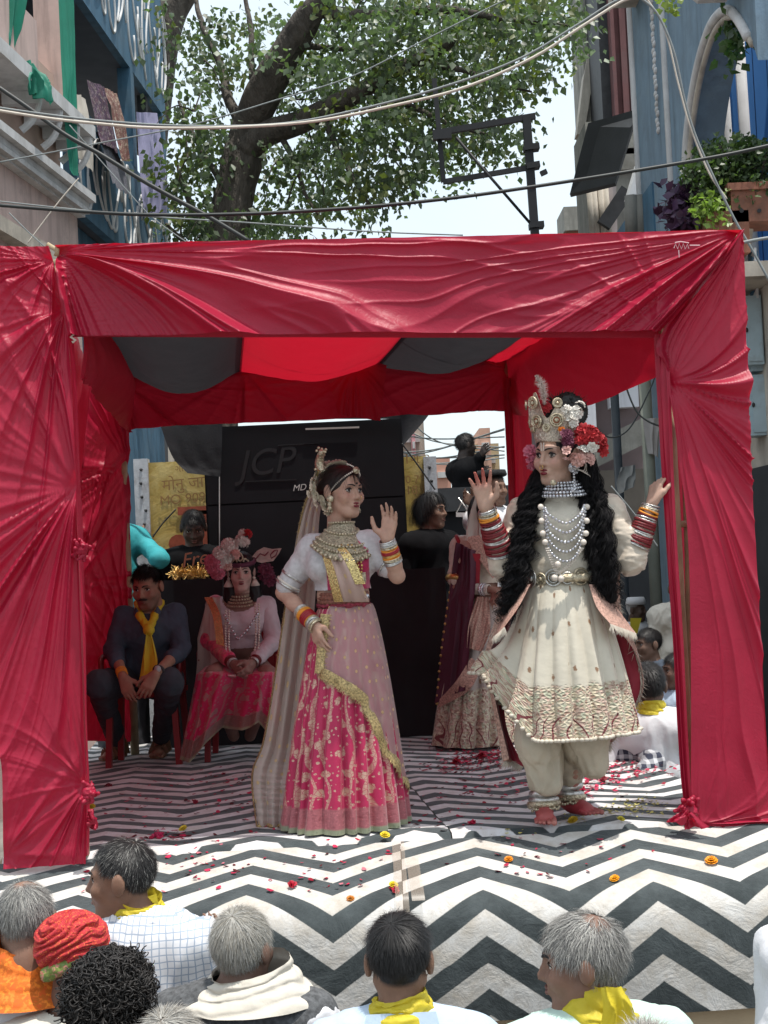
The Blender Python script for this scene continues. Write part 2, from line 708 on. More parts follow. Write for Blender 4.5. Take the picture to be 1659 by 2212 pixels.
def chevron(name, peak, off, A=0.235, W=0.333, p=0.2, white=(0.57, 0.56, 0.54), dark=(0.040, 0.048, 0.05)):
    """printed zigzag felt: UV in metres (across, along)"""
    mt, t, b = new_mat(name)
    tc = _n(t, 'ShaderNodeTexCoord')
    sx = _n(t, 'ShaderNodeSeparateXYZ')
    t.links.new(tc.outputs['UV'], sx.inputs[0])
    wob = noise(t, tc.outputs['UV'], 3.0, 2)
    wob2 = noise(t, tc.outputs['UV'], 160.0, 2)
    u = math_n(t, 'ADD', sx.outputs[0], -peak)
    tri = math_n(t, 'PINGPONG', u, W)
    tri = math_n(t, 'MULTIPLY', tri, A / W)
    s = math_n(t, 'SUBTRACT', sx.outputs[1], tri)
    s = math_n(t, 'ADD', s, off)
    s = math_n(t, 'ADD', s, math_n(t, 'MULTIPLY', wob, 0.012))
    s = math_n(t, 'ADD', s, math_n(t, 'MULTIPLY', wob2, 0.004))
    f = math_n(t, 'FRACT', math_n(t, 'MULTIPLY', s, 1 / p))
    f = math_n(t, 'ABSOLUTE', math_n(t, 'SUBTRACT', f, 0.5))
    f = ramp(t, f, [(0.24, 0.0), (0.26, 1.0)])
    obj = coords(t, 'Object')
    d1 = noise(t, obj, 4.5, 8, 0.74)
    d2 = noise(t, obj, 40, 3, 0.6)
    w2 = mix(t, ramp(t, d1, [(0.40, 0.0), (0.66, 1.0)]), white, tuple(np.array(white) * (0.74, 0.68, 0.60)))
    w2 = mix(t, ramp(t, d2, [(0.55, 0.0), (0.75, 0.5)]), w2, tuple(np.array(white) * (0.75, 0.7, 0.64)))
    d3 = noise(t, obj, 15, 5, .75, .8)
    w2 = mix(t, ramp(t, d3, [(.60, 0.0), (.74, .55)]), w2, tuple(np.array(white) * (.52, .46, .38)))
    k2 = mix(t, ramp(t, d1, [(0.4, 0.0), (0.75, 1.0)]), dark, tuple(np.array(dark) * 1.9 + 0.01))
    t.links.new(mix(t, f, k2, w2), b.inputs['Base Color'])
    b.inputs['Roughness'].default_value = 0.95
    b.inputs['Specular IOR Level'].default_value = 0.15
    b.inputs['Sheen Weight'].default_value = 0.15
    hh = math_n(t, 'ADD', math_n(t, 'MULTIPLY', noise(t, obj, 90, 4, .7), .35), math_n(t, 'MULTIPLY', noise(t, obj, 8, 4, .6, 1.2), 1.6))
    bump(t, b, hh, 0.5, 0.012)
    return mt


carpet = thing('zigzag_carpet', 'black and white zigzag felt carpet spread over the stage and hanging over its front', 'carpet', (0, 6, STZ))
SEAM_U = 0.60            # where the two widths of carpet meet (along u of the stage)


def floor_sheet(u0, u1, mat, lift):
    nu, nv = 60, 150
    u, v = np.meshgrid(np.linspace(u0, u1, nu), np.linspace(-.010, 1.3, nv), indexing='ij')
    v[:, 0] = -.013
    P = S(u, v, 0.0)
    h = fbm(P * np.array([1.6, 2.4, 0]) + 3, 3) * 0.010
    h += 0.012 * np.clip(fbm(P * np.array([1.0, 9, 0]) + 40, 2), 0, 1)
    P[..., 2] += np.clip(h + 0.004, 0.001, None) + lift
    P[:, 0, 2] -= .05
    uv = np.stack([u * 2.55, -v * 3.12], -1)
    return mk('carpet_strip', P.reshape(-1, 3), grid_faces(nu, nv), mat, carpet, uv=uv.reshape(-1, 2))


m_chev_fl = chevron('chevron_floor_left', 0.72, 0.0, white=(0.66, 0.66, 0.68))  # white lighter than the apron's, to brighten the floor in the canopy's shade
m_chev_fr = chevron('chevron_floor_right', 1.62, 0.05, white=(0.66, 0.66, 0.68))  # same white, lifted for the shaded floor
floor_sheet(-.13, SEAM_U, m_chev_fl, 0.004)
floor_sheet(SEAM_U + .002, 1.125, m_chev_fr, 0.004)

PROF = spline([(0, -.006), (.1, -.022), (.28, -.05), (.45, -.085), (.545, -.118), (.60, -.18), (.62, -.27), (.625, -.40), (.62, -.57)], 60)


def yfront(x):
    return 6.085 + 0.045 * x


def apron(x0, x1, mat, lift, bot=0.0):
    nu, nv = 110, len(PROF)
    x = np.linspace(x0, x1, nu)[:, None]
    sl = np.concatenate([[0], np.cumsum(np.linalg.norm(np.diff(PROF, axis=0), axis=1))])
    s = np.broadcast_to(sl[None, :], (nu, nv))
    fw = PROF[None, :, 0] + 0 * x
    dz = PROF[None, :, 1] + 0 * x
    X = x + 0 * s
    t = s / sl[-1]
    wav = fbm(np.stack([X * 1.7, s * 1.6, 0 * s], -1) + 5, 3)
    wav2 = fbm(np.stack([X * 2.6, s * 0.7, 0 * s], -1) + 25, 2)
    top = np.clip(t * 5, 0, 1)
    fw = fw + top * (0.022 * wav + 0.05 * np.clip(t - .55, 0, 1) * wav2)
    dz = dz + top * 0.022 * wav * (t < .8) - 0.02 * np.sin(X * 1.3) * top * t
    P = np.stack([X, yfront(X) - fw, STZ + dz + lift], -1)
    uv = np.stack([X, s], -1)
    return mk('apron_strip', P.reshape(-1, 3), grid_faces(nu, nv), mat, carpet, uv=uv.reshape(-1, 2))


XSEAM = float(at(868, 1900, 5.7)[0])
pk_r = float(at(1052, 2010, 5.46)[0])
pk_l = float(at(527, 1990, 5.46)[0])
m_chev_al = chevron('chevron_apron_left', pk_l, 0.06)
m_chev_ar = chevron('chevron_apron_right', pk_r, 0.13)
apron(-2.3, XSEAM, m_chev_al, 0.0)
apron(XSEAM + .003, 2.3, m_chev_ar, 0.0)

# strips of clear tape over the join, and the stitched seam on the drop
mt, t, b = new_mat('packing_tape')
b.inputs['Base Color'].default_value = (0.50, 0.40, 0.31, 1)
b.inputs['Roughness'].default_value = 0.25
b.inputs['Alpha'].default_value = 0.28
m_tape = mt
PT = np.stack([PROF[:, 0], PROF[:, 1]], -1)


def tape(x0, x1, i0, i1, w):
    k = i1 - i0
    xs = np.linspace(x0, x1, k)
    V = []
    for q in range(k):
        fw, dz = PROF[i0 + q]
        for sgn in (-1, 1):
            X = xs[q] + sgn * w / 2
            wav = fbm(np.array([[X * 1.7, 0, 0]]) + 5, 3)[0]
            V.append((X, yfront(X) - fw - 0.03, STZ + dz + 0.032))
    F = [(2 * q, 2 * q + 1, 2 * q + 3, 2 * q + 2) for q in range(k - 1)]
    mk('tape_strip', V, F, m_tape, carpet)


tape(XSEAM - .01, XSEAM + .0, 3, 40, 0.05)
tape(XSEAM + .045, XSEAM + .06, 14, 34, 0.05)

# ------------------------------------------------------------------ canopy tent over the stage
RED = (0.39, 0.013, 0.047)
m_red = thin_cloth('crimson_satin', RED, (0.62, 0.01, 0.03), 0.28, rough=0.42, spec=0.42, crinkle=0.2)
m_redtop = thin_cloth('crimson_roof_cloth', RED, (0.56, 0.010, 0.026), 0.34, rough=0.55, spec=0.4, crinkle=0.3)
m_blackcloth = thin_cloth('black_roof_cloth', (0.022, 0.022, 0.024), (0.045, 0.045, 0.05), 0.2, rough=0.75, spec=0.25)
m_rope = plain('pale_twine', (0.55, 0.47, 0.40), 0.8, 0.2, 30, 0)
tent = thing('canopy_tent', 'crimson cloth canopy tent with draped legs standing on the stage', 'canopy tent', (0, 6.1, STZ))

po = [MB().tube([p + (0, 0, .0), p + (0, 0, 2.5)], 0.028, 8) for p in (S(0, 0, 0), S(1, 0, 0), S(0, 1, 0), S(1, 1, 0))]
for q in po:
    q.build('post', m_bamboo, tent, smooth=True)
for a, b_ in ((S(-.01, 0, 2.5), S(1.13, 0, 2.5)), (S(0, 1, 2.43), S(1, 1, 2.43)), (S(0, 0, 2.47), S(0, 1, 2.45)), (S(1, 0, 2.47), S(1, 1, 2.45))):
    MB().tube([a, b_], 0.024, 8).build('beam', m_bamboo, tent, smooth=True)


def drape(name, left, right, mat, pins=(), nu=120, nv=160, amp=0.006, wsc=4.0, nrm=None, thick=0, seed=0.0, belly=0.0, parent=tent,
          edge=0.0, vfold=0.0, vk=9, base=None):
    """a hanging cloth between two edges (lists of points, top to bottom); pins gather folds towards themselves.
    pin: (u, v, amplitude, folds per radian, reach)"""
    L = spline(left, nv)
    R = spline(right, nv)
    u = np.linspace(0, 1, nu)[:, None]
    v = np.linspace(0, 1, nv)[None, :]
    P = L[None] * (1 - u[..., None]) + R[None] * u[..., None]
    U, V_ = np.broadcast_arrays(u, v)
    Wd = np.linalg.norm(R - L, axis=1).mean()
    Hd = np.linalg.norm(np.diff(L, axis=0), axis=1).sum()
    if nrm is None:
        nrm = unit(np.cross(P[-1, nv // 2] - P[0, nv // 2], P[nu // 2, -1] - P[nu // 2, 0]))
        if nrm[1] > 0:
            nrm = -nrm
    h = np.zeros((nu, nv))
    for (pu, pv, a, k, reach, *arc) in pins:
        dx, dz = (U - pu) * Wd, (V_ - pv) * Hd
        r = np.hypot(dx, dz) + 1e-4
        ph = np.arctan2(dz, dx)
        ph2 = ph + 0.10 * fbm(np.stack([r * 2.0, ph * 2, 0 * r + seed], -1), 2)
        n1 = vnoise(np.stack([ph2 * k + 50, r * 0.55 + seed * 3, 0 * r + seed], -1))
        n2 = vnoise(np.stack([ph2 * k * 2.3 + 90, r * 0.8 + seed, 0 * r + seed + 5], -1))
        big = vnoise(np.stack([ph2 * k * 0.35 + 20, r * 0.5, 0 * r + seed + 9], -1))
        rid = (1 - np.abs(2 * n1 - 1)) ** 5 * np.clip(2.2 * big - .30, 0, 1.6) + 0.22 * (1 - np.abs(2 * n2 - 1)) ** 6
        fall = np.clip(r / 0.16, 0, 1) ** 0.8 * np.exp(-(r / reach) ** 1.7)
        h += a * rid * fall * (1 + 0.3 * np.minimum(r, 0.8))
        h -= a * 0.9 * np.exp(-(r / 0.05) ** 2)
    for _ in range(2):
        h[1:-1, 1:-1] = .4 * h[1:-1, 1:-1] + .15 * (h[:-2, 1:-1] + h[2:, 1:-1] + h[1:-1, :-2] + h[1:-1, 2:])
    Q = np.stack([U * Wd, V_ * Hd, 0 * U + seed], -1)
    h += amp * fbm(Q * wsc, 3) + 0.35 * amp * fbm(Q * wsc * np.array([3, 1.2, 1]) + 9, 2)
    if vfold:
        n3 = vnoise(np.stack([U * vk + 3 * seed, V_ * 1.3, 0 * U + seed], -1))
        h += vfold * (1 - np.abs(2 * n3 - 1)) ** 1.5
    if belly:
        h += belly * np.sin(np.pi * U) * np.sin(np.pi * np.clip(V_, 0, 1)) ** 0.7
    P = P + h[..., None] * nrm
    if edge:
        P[:, -1, 2] += edge * fbm(np.stack([U[:, -1] * Wd * 6, 0 * U[:, -1], 0 * U[:, -1] + seed], -1), 3)
    if base is not None:
        P[..., 2] = np.maximum(P[..., 2], base)
    return mk(name, P.reshape(-1, 3), grid_faces(nu, nv), mat, parent)


def px(pts, Y):
    if np.isscalar(Y):
        Y = [Y] * len(pts)
    return [at(a, b_, y) for (a, b_), y in zip(pts, Y)]


# front valance: from the upper left corner to the diagonal fold at the right corner
drape('front_valance', px([(118, 530), (128, 600), (150, 726)], 5.93), px([(1603, 497), (1520, 605), (1424, 716)], 6.08), m_red,
      pins=[(0.0, 0.10, 0.075, 9, 2.0), (1.0, 0.0, 0.065, 8, 1.3), (0.985, 0.98, 0.020, 8, 0.5), (0.0, 0.95, 0.014, 7, 0.35)],
      nu=460, nv=130, amp=0.016, wsc=1.4, seed=2.0)
# doubled hem behind its lower edge
drape('valance_hem', px([(150, 690), (152, 728)], 6.0), px([(1420, 690), (1424, 730)], 6.16), m_redtop, nu=200, nv=16, amp=0.006, seed=4.0, belly=0.02)
# top lip, lit from above
L0, R0_ = at(118, 532, 5.93), at(1603, 498, 6.08)
drape('roof_lip', [L0 + (0, .16, .0), L0 + (0, 0, .004)], [R0_ + (0, .16, .0), R0_ + (0, 0, .004)], m_redtop, nu=160, nv=8, amp=0.004, nrm=(0, 0, 1), seed=6)
# right leg: main panel, post wrap
drape('leg_panel', px([(1598, 499), (1426, 724), (1440, 800), (1462, 960), (1484, 1130), (1491, 1350), (1492, 1600), (1494, 1745), (1520, 1785)],
                      [6.09, 6.10, 6.10, 6.1, 6.1, 6.1, 6.1, 6.1, 6.1]),
      px([(1605, 499), (1610, 700), (1620, 950), (1629, 1130), (1641, 1350), (1652, 1600), (1664, 1745), (1668, 1787)], 6.15), m_red,
      pins=[(0.02, 0.27, 0.050, 7, 1.5), (0.0, 0.985, 0.030, 6, 0.6), (0.6, 0.0, 0.02, 7, .5)], nu=150, nv=420, amp=0.010, wsc=2.0, seed=11.0)
drape('post_wrap', px([(1413, 722), (1424, 900), (1440, 1150), (1458, 1400), (1472, 1640), (1484, 1760)], 6.14),
      px([(1444, 722), (1452, 900), (1463, 1150), (1480, 1400), (1492, 1640), (1500, 1765)], 6.11), m_red, nu=40, nv=160, vfold=0.02, vk=4, seed=13, amp=.004)
drape('leg_lining', px([(1436, 730), (1470, 1200), (1496, 1770)], 6.45), px([(1600, 700), (1630, 1200), (1665, 1770)], 6.45), m_redtop, nu=40, nv=80, seed=14, vfold=.02)
# left leg
drape('leg_panel', px([(-90, 533), (-70, 700), (-60, 1000), (-50, 1300), (-20, 1550), (4, 1660), (7, 1878)], 5.86),
      px([(106, 533), (124, 600), (143, 690), (153, 800), (163, 1000), (169, 1180), (176, 1400), (184, 1600), (189, 1710), (186, 1864)], 5.92), m_red,
      pins=[(1.0, 0.05, 0.030, 8, 0.5), (1.0, 0.195, 0.032, 7, 0.6), (1.0, 0.475, 0.042, 8, 1.0), (1.0, 0.875, 0.028, 6, 0.4), (0.0, 0.98, 0.02, 6, .4)],
      nu=170, nv=420, amp=0.010, wsc=2.2, seed=17.0)
drape('post_wrap', px([(143, 690), (157, 800), (167, 1000), (172, 1180), (180, 1400), (186, 1600), (190, 1710), (188, 1850)], 5.95),
      px([(160, 690), (166, 800), (174, 1000), (181, 1180), (186, 1400), (190, 1600), (195, 1710), (193, 1846)], 6.02), m_red, nu=24, nv=160, vfold=.012, vk=3, seed=19, amp=.003)
# left side curtain from the front leg to the rear post, and the sagging side valances
qs = lambda x, y, w: np.array([x, y, STZ + w])
drape('side_curtain', [S(-.01, .02, 2.45), S(-.03, .02, 1.2), S(-.03, .02, .03)], [qs(-1.80, 9.0, 2.42), qs(-1.97, 9.0, 1.2), qs(-1.99, 9.0, .03)], m_red,
      pins=[(0.0, 0.45, 0.05, 8, 1.5)], nu=120, nv=120, amp=0.02, wsc=1.5, nrm=(1, 0.1, 0), seed=23)
drape('side_curtain', px([(150, 735), (150, 1000), (156, 1300), (170, 1600)], 8.98), px([(276, 880), (278, 1000), (280, 1300), (288, 1602)], 9.2), m_red,
      pins=[(1.0, 0.35, 0.035, 7, 1.0), (0.0, .62, 0.035, 6, 1.0), (1.0, .80, 0.03, 7, .7)], nu=130, nv=240, amp=0.016, wsc=2.0, seed=25)
drape('side_valance', [S(.01, .02, 2.46), S(.03, .02, 2.2), S(.02, .02, 2.02)], [S(.01, .98, 2.43), S(.03, .98, 2.25), S(.02, .98, 2.06)], m_redtop,
      pins=[(1.0, 0.1, 0.03, 7, 1.0), (0.0, 0.1, .03, 7, 1.0)], nu=120, nv=40, amp=.02, wsc=2, nrm=(1, 0, 0), belly=.10, seed=27)
sv = [S(.99, v, w) for v, w in ((.0, 2.46),)]
nu = 120
vv = np.linspace(0.015, 1, nu)
Ltop = np.stack([S(1.0, v, 2.46 - .02 * v) for v in vv])
low = np.interp(vv, [0, .3, .6, 1], [1.93, 1.90, 1.93, 2.08])
rows = np.linspace(0, 1, 40)
P = Ltop[:, None, :].repeat(40, 1)
P[..., 2] = Ltop[:, None, 2] * (1 - rows) + (STZ + low[:, None]) * rows
U, V_ = np.meshgrid(vv, rows, indexing='ij')
P[..., 0] -= 0.14 * np.sin(np.pi * U) * np.sin(np.pi * V_ * .8) + 0.02 * fbm(np.stack([U * 9 + V_ * 5, V_ * 2, 0 * U], -1), 3)
mk('side_valance', P.reshape(-1, 3), grid_faces(nu, 40), m_redtop, tent)
drape('side_curtain', [S(1.0, .80, 2.3), S(1.0, .82, 1.0), S(1.0, .82, .03)], [S(1.0, .985, 2.3), S(1.0, .985, 1.0), S(1.0, .985, .03)], m_red, nu=50, nv=100,
      vfold=.02, vk=5, nrm=(-1, -.3, 0), seed=29)
# rear valance and wrapped rear post
drape('rear_valance', [S(-.005, .99, 2.44), S(-.005, .99, 2.085)], [S(1.01, .99, 2.44), S(1.01, .99, 2.10)], m_redtop,
      pins=[(0.0, 0.1, .035, 9, 1.0), (1.0, 0.2, .04, 9, .8), (.32, 0.0, .02, 7, .6), (.62, 0.1, .02, 7, .5)], nu=300, nv=60, amp=.014, wsc=2, seed=31, edge=.012)
q = S(1, .975, 0)
drape('post_wrap', [q + (-.05, -.04, 2.3), q + (-.05, -.04, .02)], [q + (.035, -.04, 2.3), q + (.035, -.04, .02)], m_red, nu=20, nv=90, vfold=.02, vk=3, seed=33)
# roof cloth: alternating sagging lengths running front to back
for (u0, u1, mat, sag, nm) in ((-.005, .035, m_redtop, .03, 'red_roof_cloth'), (.035, .305, m_blackcloth, .27, 'black_roof_cloth'),
                               (.305, .66, m_redtop, .19, 'red_roof_cloth'), (.66, .935, m_blackcloth, .17, 'black_roof_cloth'),
                               (.935, 1.005, m_redtop, .05, 'red_roof_cloth')):
    nu, nv = 50, 90
    U, V_ = np.meshgrid(np.linspace(0, 1, nu), np.linspace(0, 1, nv), indexing='ij')
    w = 2.45 - .02 * V_ - sag * np.sin(np.pi * U) ** .8 * np.sin(np.pi * V_) ** .45
    w += 0.03 * fbm(np.stack([U * 4, V_ * 9, 0 * U + u0 * 30], -1), 3) * np.sin(np.pi * U)
    uu = u0 - .008 + (u1 - u0 + .016) * U
    P = S(uu, V_, w)
    mk(nm, P.reshape(-1, 3), grid_faces(nu, nv), mat, tent)
# hanging loose end of the red middle roof cloth
drape('loose_cloth_end', [S(.52, .93, 2.40), S(.55, .93, 2.1)], [S(.68, .93, 2.44), S(.655, .93, 2.05)], m_redtop, pins=[(.5, 0, .03, 9, .5)], nu=60, nv=50, seed=37)


def knot(c, r, mat, parent, seed, n=7):
    """a bunched cloth knot: curled loops around a centre"""
    rs = np.random.default_rng(seed)
    pr = [sph(c, r * .45, .02)]
    for i in range(n * 2):
        d = unit(rs.normal(size=3) * np.array([.8, .6, 1.3]))
        e = unit(np.cross(d, rs.normal(size=3)))
        a = np.array(c) + d * r * .35 + e * r * .35
        b2 = np.array(c) + d * r * 1.0 - e * r * .15
        pr.append(cone(a, b2, r * .15, r * .10, .006))
    V, F = sdf_mesh(pr, r * .06)
    V = wrinkle(V, F, r * .10, (40, 40, 60), seed=seed)
    return mk('knot', V, F, mat, parent)


knot(at(176, 1187, 5.88), .045, m_red, tent, 3)
knot(at(190, 1712, 5.86), .046, m_red, tent, 4)
knot(at(196, 1772, 5.95), .04, m_red, tent, 5)
knot(at(1490, 1752, 6.05), .06, m_red, tent, 6)
# cloth spilling from the right knot on the carpet
for l_, r_, sd in (([(1484, 1752), (1462, 1768), (1440, 1778)], [(1492, 1754), (1486, 1772), (1474, 1786)], 3), ([(1488, 1752), (1486, 1770), (1478, 1786)], [(1496, 1752), (1514, 1768), (1536, 1784)], 5)):
    drape('cloth_tail', px(l_, 6.04), px(r_, 6.0), m_red, nu=30, nv=40, vfold=.035, vk=5, seed=sd)
# bamboo showing in the gap of the right leg
MB().tube(px([(1478, 930), (1487, 1200), (1492, 1560), (1496, 1770)], 6.22), .016, 8).build('bamboo_pole', m_bamboo, tent, smooth=True)
MB().tube(px([(1452, 1136), (1498, 1128)], 6.2), .014, 8).build('bamboo_pole', m_bamboo, tent, smooth=True)
MB().tube(px([(1484, 1125), (1496, 1118), (1490, 1140), (1480, 1128)], 6.19), .004, 6).build('tie', m_rope, tent, smooth=True)
MB().tube(px([(102, 528), (124, 541), (122, 553)], 5.95), .012, 6).build('bamboo_pole', m_bamboo, tent, smooth=True)
# twine and chalk mark on the cloth
MB().tube(px([(152, 715), (160, 722), (153, 728), (163, 735), (156, 740)], 5.9), .006, 6).build('tie', m_rope, tent, smooth=True)
m_chalk = plain('chalk', (0.62, 0.42, 0.45), 0.9, 0.1, 40, 0)
sc = MB()
for pts in ([(1456, 536), (1459, 527), (1464, 538), (1467, 526), (1472, 538), (1476, 526), (1480, 538), (1485, 528), (1488, 537)], [(1458, 524), (1470, 522), (1488, 525)],
            [(1490, 530), (1512, 530)], [(1466, 540), (1467, 556)]):
    sc.tube(px(pts, 6.035), .0022, 5)
sc.build('chalk_scribble', m_chalk, tent)
# ------------------------------------------------------------------ buildings along both sides of the street
m_pink = plain('pink_plaster', (0.56, 0.42, 0.38), 0.85, 0.06, 3, 0.35, 70, dirt=(0.44, 0.34, 0.31), streak=.7)
m_mauve = plain('mauve_plaster', (0.50, 0.43, 0.42), 0.85, 0.06, 3, 0.3, 70, streak=.7)
m_white = plain('white_plaster', (0.62, 0.62, 0.62), 0.8, 0.08, 4, 0.25, 50, dirt=(0.42, 0.41, 0.39), streak=.45)
m_cream = plain('cream_plaster', (0.50, 0.45, 0.38), 0.85, 0.1, 3, 0.3, 50, dirt=(0.33, 0.29, 0.24), streak=.7)
m_blueL = plain('deep_blue_paint', (0.055, 0.14, 0.22), 0.8, 0.12, 4, 0.3, 60, dirt=(0.09, 0.16, 0.22), streak=.7)
m_blueR = plain('grey_blue_plaster', (0.18, 0.26, 0.33), 0.85, 0.1, 5, 0.5, 45, dirt=(0.20, 0.27, 0.32), streak=.7)
m_blueS = plain('blue_shutter_paint', (0.05, 0.20, 0.50), 0.6, 0.15, 4, 0.1, 40, stretch=(1, 1, .2))
m_dark = plain('dark_interior', (0.03, 0.032, 0.036), 0.9, 0.2, 3, 0)  # dark colour stands in for the shade inside openings
m_brown = plain('brown_soffit', (0.12, 0.075, 0.06), 0.85, 0.2, 4, 0.2, 40)
m_maroon = plain('maroon_paint', (0.15, 0.065, 0.065), 0.8, 0.12, 4, 0.2, 40, streak=.7)
m_greyc = plain('grey_concrete', (0.28, 0.27, 0.24), 0.9, 0.18, 4, 0.4, 40, dirt=(0.15, 0.14, 0.12), streak=.7)
m_pale = plain('pale_wall', (0.68, 0.69, 0.74), 0.8, 0.04, 3, 0.15, 50, streak=.45)
m_terra = plain('terracotta', (0.24, 0.10, 0.065), 0.85, 0.2, 8, 0.3, 50, dirt=(0.12, 0.07, 0.05))
m_metalblue = plain('pale_blue_metal', (0.36, 0.46, 0.50), 0.5, 0.12, 4, 0.1, 30, dirt=(0.22, 0.20, 0.17))
m_black = plain('black_metal', (0.014, 0.014, 0.016), 0.55, 0.2, 10, 0.1, 40)
m_awning = plain('black_tarpaulin', (0.022, 0.024, 0.028), 0.6, 0.2, 4, 0.3, 20)


def wallrun(mb, A, B, z0, z1, th, inward):
    """upright slab from A to B (ground points), pushed inward by th"""
    A, B = np.array(A[:2]), np.array(B[:2])
    d = unit(np.append(B - A, 0))
    n = np.array([-d[1], d[0], 0])
    if n[0] * inward < 0:
        n = -n
    lo = [np.append(A, z0), np.append(B, z0), np.append(B, z1), np.append(A, z1)]
    mb.prism(lo, n * th)
    return n


def along(A, B, t, z, off=0.0):
    A, B = np.array(A[:2]), np.array(B[:2])
    p = A + (B - A) * t
    return np.array([p[0] + off, p[1], z])


# --- pink house on the left
PA, PB = at(-70, 300, 14.2), at(166, 450, 17.6)
pink = thing('pink_house', 'pink plastered house front with white moulded cornice and balcony brackets', 'house', (PA[0], PA[1], 0))
zc = at(0, 300, 15.05)[2]
w = MB()
wallrun(w, PA, PB, 0, zc - .25, 3.0, -1)
w.build('wall', m_pink, pink)
w = MB()
A2, B2 = PA + (-.18, 0, 0), PB + (-.18, 0, 0)
wallrun(w, A2, B2, zc, zc + 1.5, 2.8, -1)
w.build('wall', plain('tan_pink_plaster', (0.50, 0.36, 0.30), 0.85, 0.07, 3, 0.3, 70), pink)
for k, (zz, hh, pr) in enumerate(((zc - .25, .10, .10), (zc - .15, .07, .16), (zc - .08, .10, .24))):
    q = MB()
    wallrun(q, PA + (pr, 0, 0), PB + (pr, 0.0, 0), zz + .002 * k, zz + hh, .5, -1)
    q.build('cornice', m_white, pink)
dn = MB()
for t in np.linspace(0, .985, 80):
    dn.box(along(PA, PB, t, zc - .19, .135), (.07, .05, .06))
dn.build('dentil_row', m_white, pink)['kind'] = 'stuff'
q = MB()
z2 = at(0, 480, 14.9)[2]
wallrun(q, PA + (.16, 0, 0), PA + (PB - PA) * .62 + (.16, 0, 0), z2 - .16, z2, .4, -1)
q.build('ledge', m_cream, pink)
# balcony slab, brackets and parapet above
zb = at(60, 210, 15.8)[2]
q = MB()
wallrun(q, PA + (.30, 0, 0), PA + (PB - PA) * .97 + (.30, 0, 0), zb, zb + .16, .9, -1)
q.build('balcony_slab', m_white, pink)
for t in (.42, .62, .80, .94):
    br = MB()
    p = along(PA, PB, t, zb - .002, .26)
    cv = spline([p, p + (-.02, 0, -.16), p + (-.10, 0, -.32), p + (-.22, 0, -.42)], 14)
    br.tube(cv, np.linspace(.03, .045, 14), 8)
    br.box(p + (-.20, 0, -.07), (.42, .10, .14))
    br.build('bracket', m_white, pink, smooth=False)
q = MB()
wallrun(q, PA + (.20, 0, 0), PA + (PB - PA) * .47 + (.20, 0, 0), zb + .16, zb + .85, .14, -1)
q.build('parapet', m_pink, pink)
q = MB()
wallrun(q, PA + (-.55, 0, 0), PA + (PB - PA) * .93 + (-.55, 0, 0), zb + .16, 12.5, 2.2, -1)
q.build('upper_wall', m_mauve, pink)
q = MB()
wallrun(q, PA + (PB - PA) * .955 + (-.05, 0, 0), PB + (-.05, 0, 0), zb + .16, 12.5, .35, -1)
q.build('corner_pier', m_pink, pink)

# --- blue house beyond it, open balconies with white scroll painting
BA, BB = at(160, 450, 17.85), at(368, 500, 23.9)
blueh = thing('blue_house', 'deep blue house with open balconies and white looping scroll painted on its parapets', 'house', (BA[0], BA[1], 0))
zl0, zl1, zu0, zu1 = 7.0, 8.45, 9.95, 12.6
w = MB()
wallrun(w, BA + (-.25, 0, 0), BB + (-.25, 0, 0), 0, zl0, 2.0, -1)
w.build('wall', m_blueL, blueh)
for (za, zb_) in ((zl0, zl1), (zu0, zu1)):
    q = MB()
    n_in = wallrun(q, BA, BB, za, zb_, .12, -1)
    q.build('parapet', m_blueL, blueh)
    q = MB()
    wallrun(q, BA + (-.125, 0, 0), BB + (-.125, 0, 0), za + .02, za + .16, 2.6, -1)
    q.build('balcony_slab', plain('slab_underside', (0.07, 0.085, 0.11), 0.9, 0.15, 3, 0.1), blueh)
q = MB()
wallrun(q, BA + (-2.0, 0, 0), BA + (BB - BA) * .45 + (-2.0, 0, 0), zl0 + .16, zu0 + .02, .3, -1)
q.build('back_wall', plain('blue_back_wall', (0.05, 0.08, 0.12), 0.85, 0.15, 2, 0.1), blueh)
for t in (.60, .97):
    q = MB()
    p0 = along(BA, BB, t, zl1, -.10)
    q.box((p0[0], p0[1], (zl1 + zu0) / 2), (.2, .3, zu0 - zl1 - .004))
    q.build('pillar', m_blueL, blueh)
q = MB()
q.box(along(BA, BB, .80, (zl1 + zu0) / 2 + .25, -.12), (.14, .2, .98))
q.build('pillar', m_dark, blueh)
rs = np.random.default_rng(5)
for (za, zb_) in ((zl0, zl1), (zu0, zu1 - .5)):
    t = .02
    while t < .97:
        n = 40
        s = np.linspace(0, 1, n)
        a = rs.uniform(.55, .9)
        wdt = rs.uniform(.075, .105)
        tt = t + wdt * (s + .28 * np.sin(2 * np.pi * s * 2 + rs.uniform(0, 6)))
        zz = (za + zb_) / 2 + (zb_ - za) * .5 * a * np.sin(2 * np.pi * s + rs.uniform(-.6, .6) + (0 if rs.random() < .5 else np.pi))
        P_ = np.stack([along(BA, BB, t_, z_, .006) for t_, z_ in zip(tt, zz)])
        MB().tube(P_, .021, 6).build('scroll_painting', m_white, blueh, smooth=True)
        t += wdt * rs.uniform(.8, 1.1)

# --- cloths hung on the left fronts
m_green = thin_cloth('green_cloth', (0.02, 0.22, 0.15), (0.03, 0.4, 0.26), .3, rough=.55)
m_lav = thin_cloth('lavender_cloth', (0.46, 0.44, 0.66), (0.5, 0.48, 0.7), .25, rough=.8)


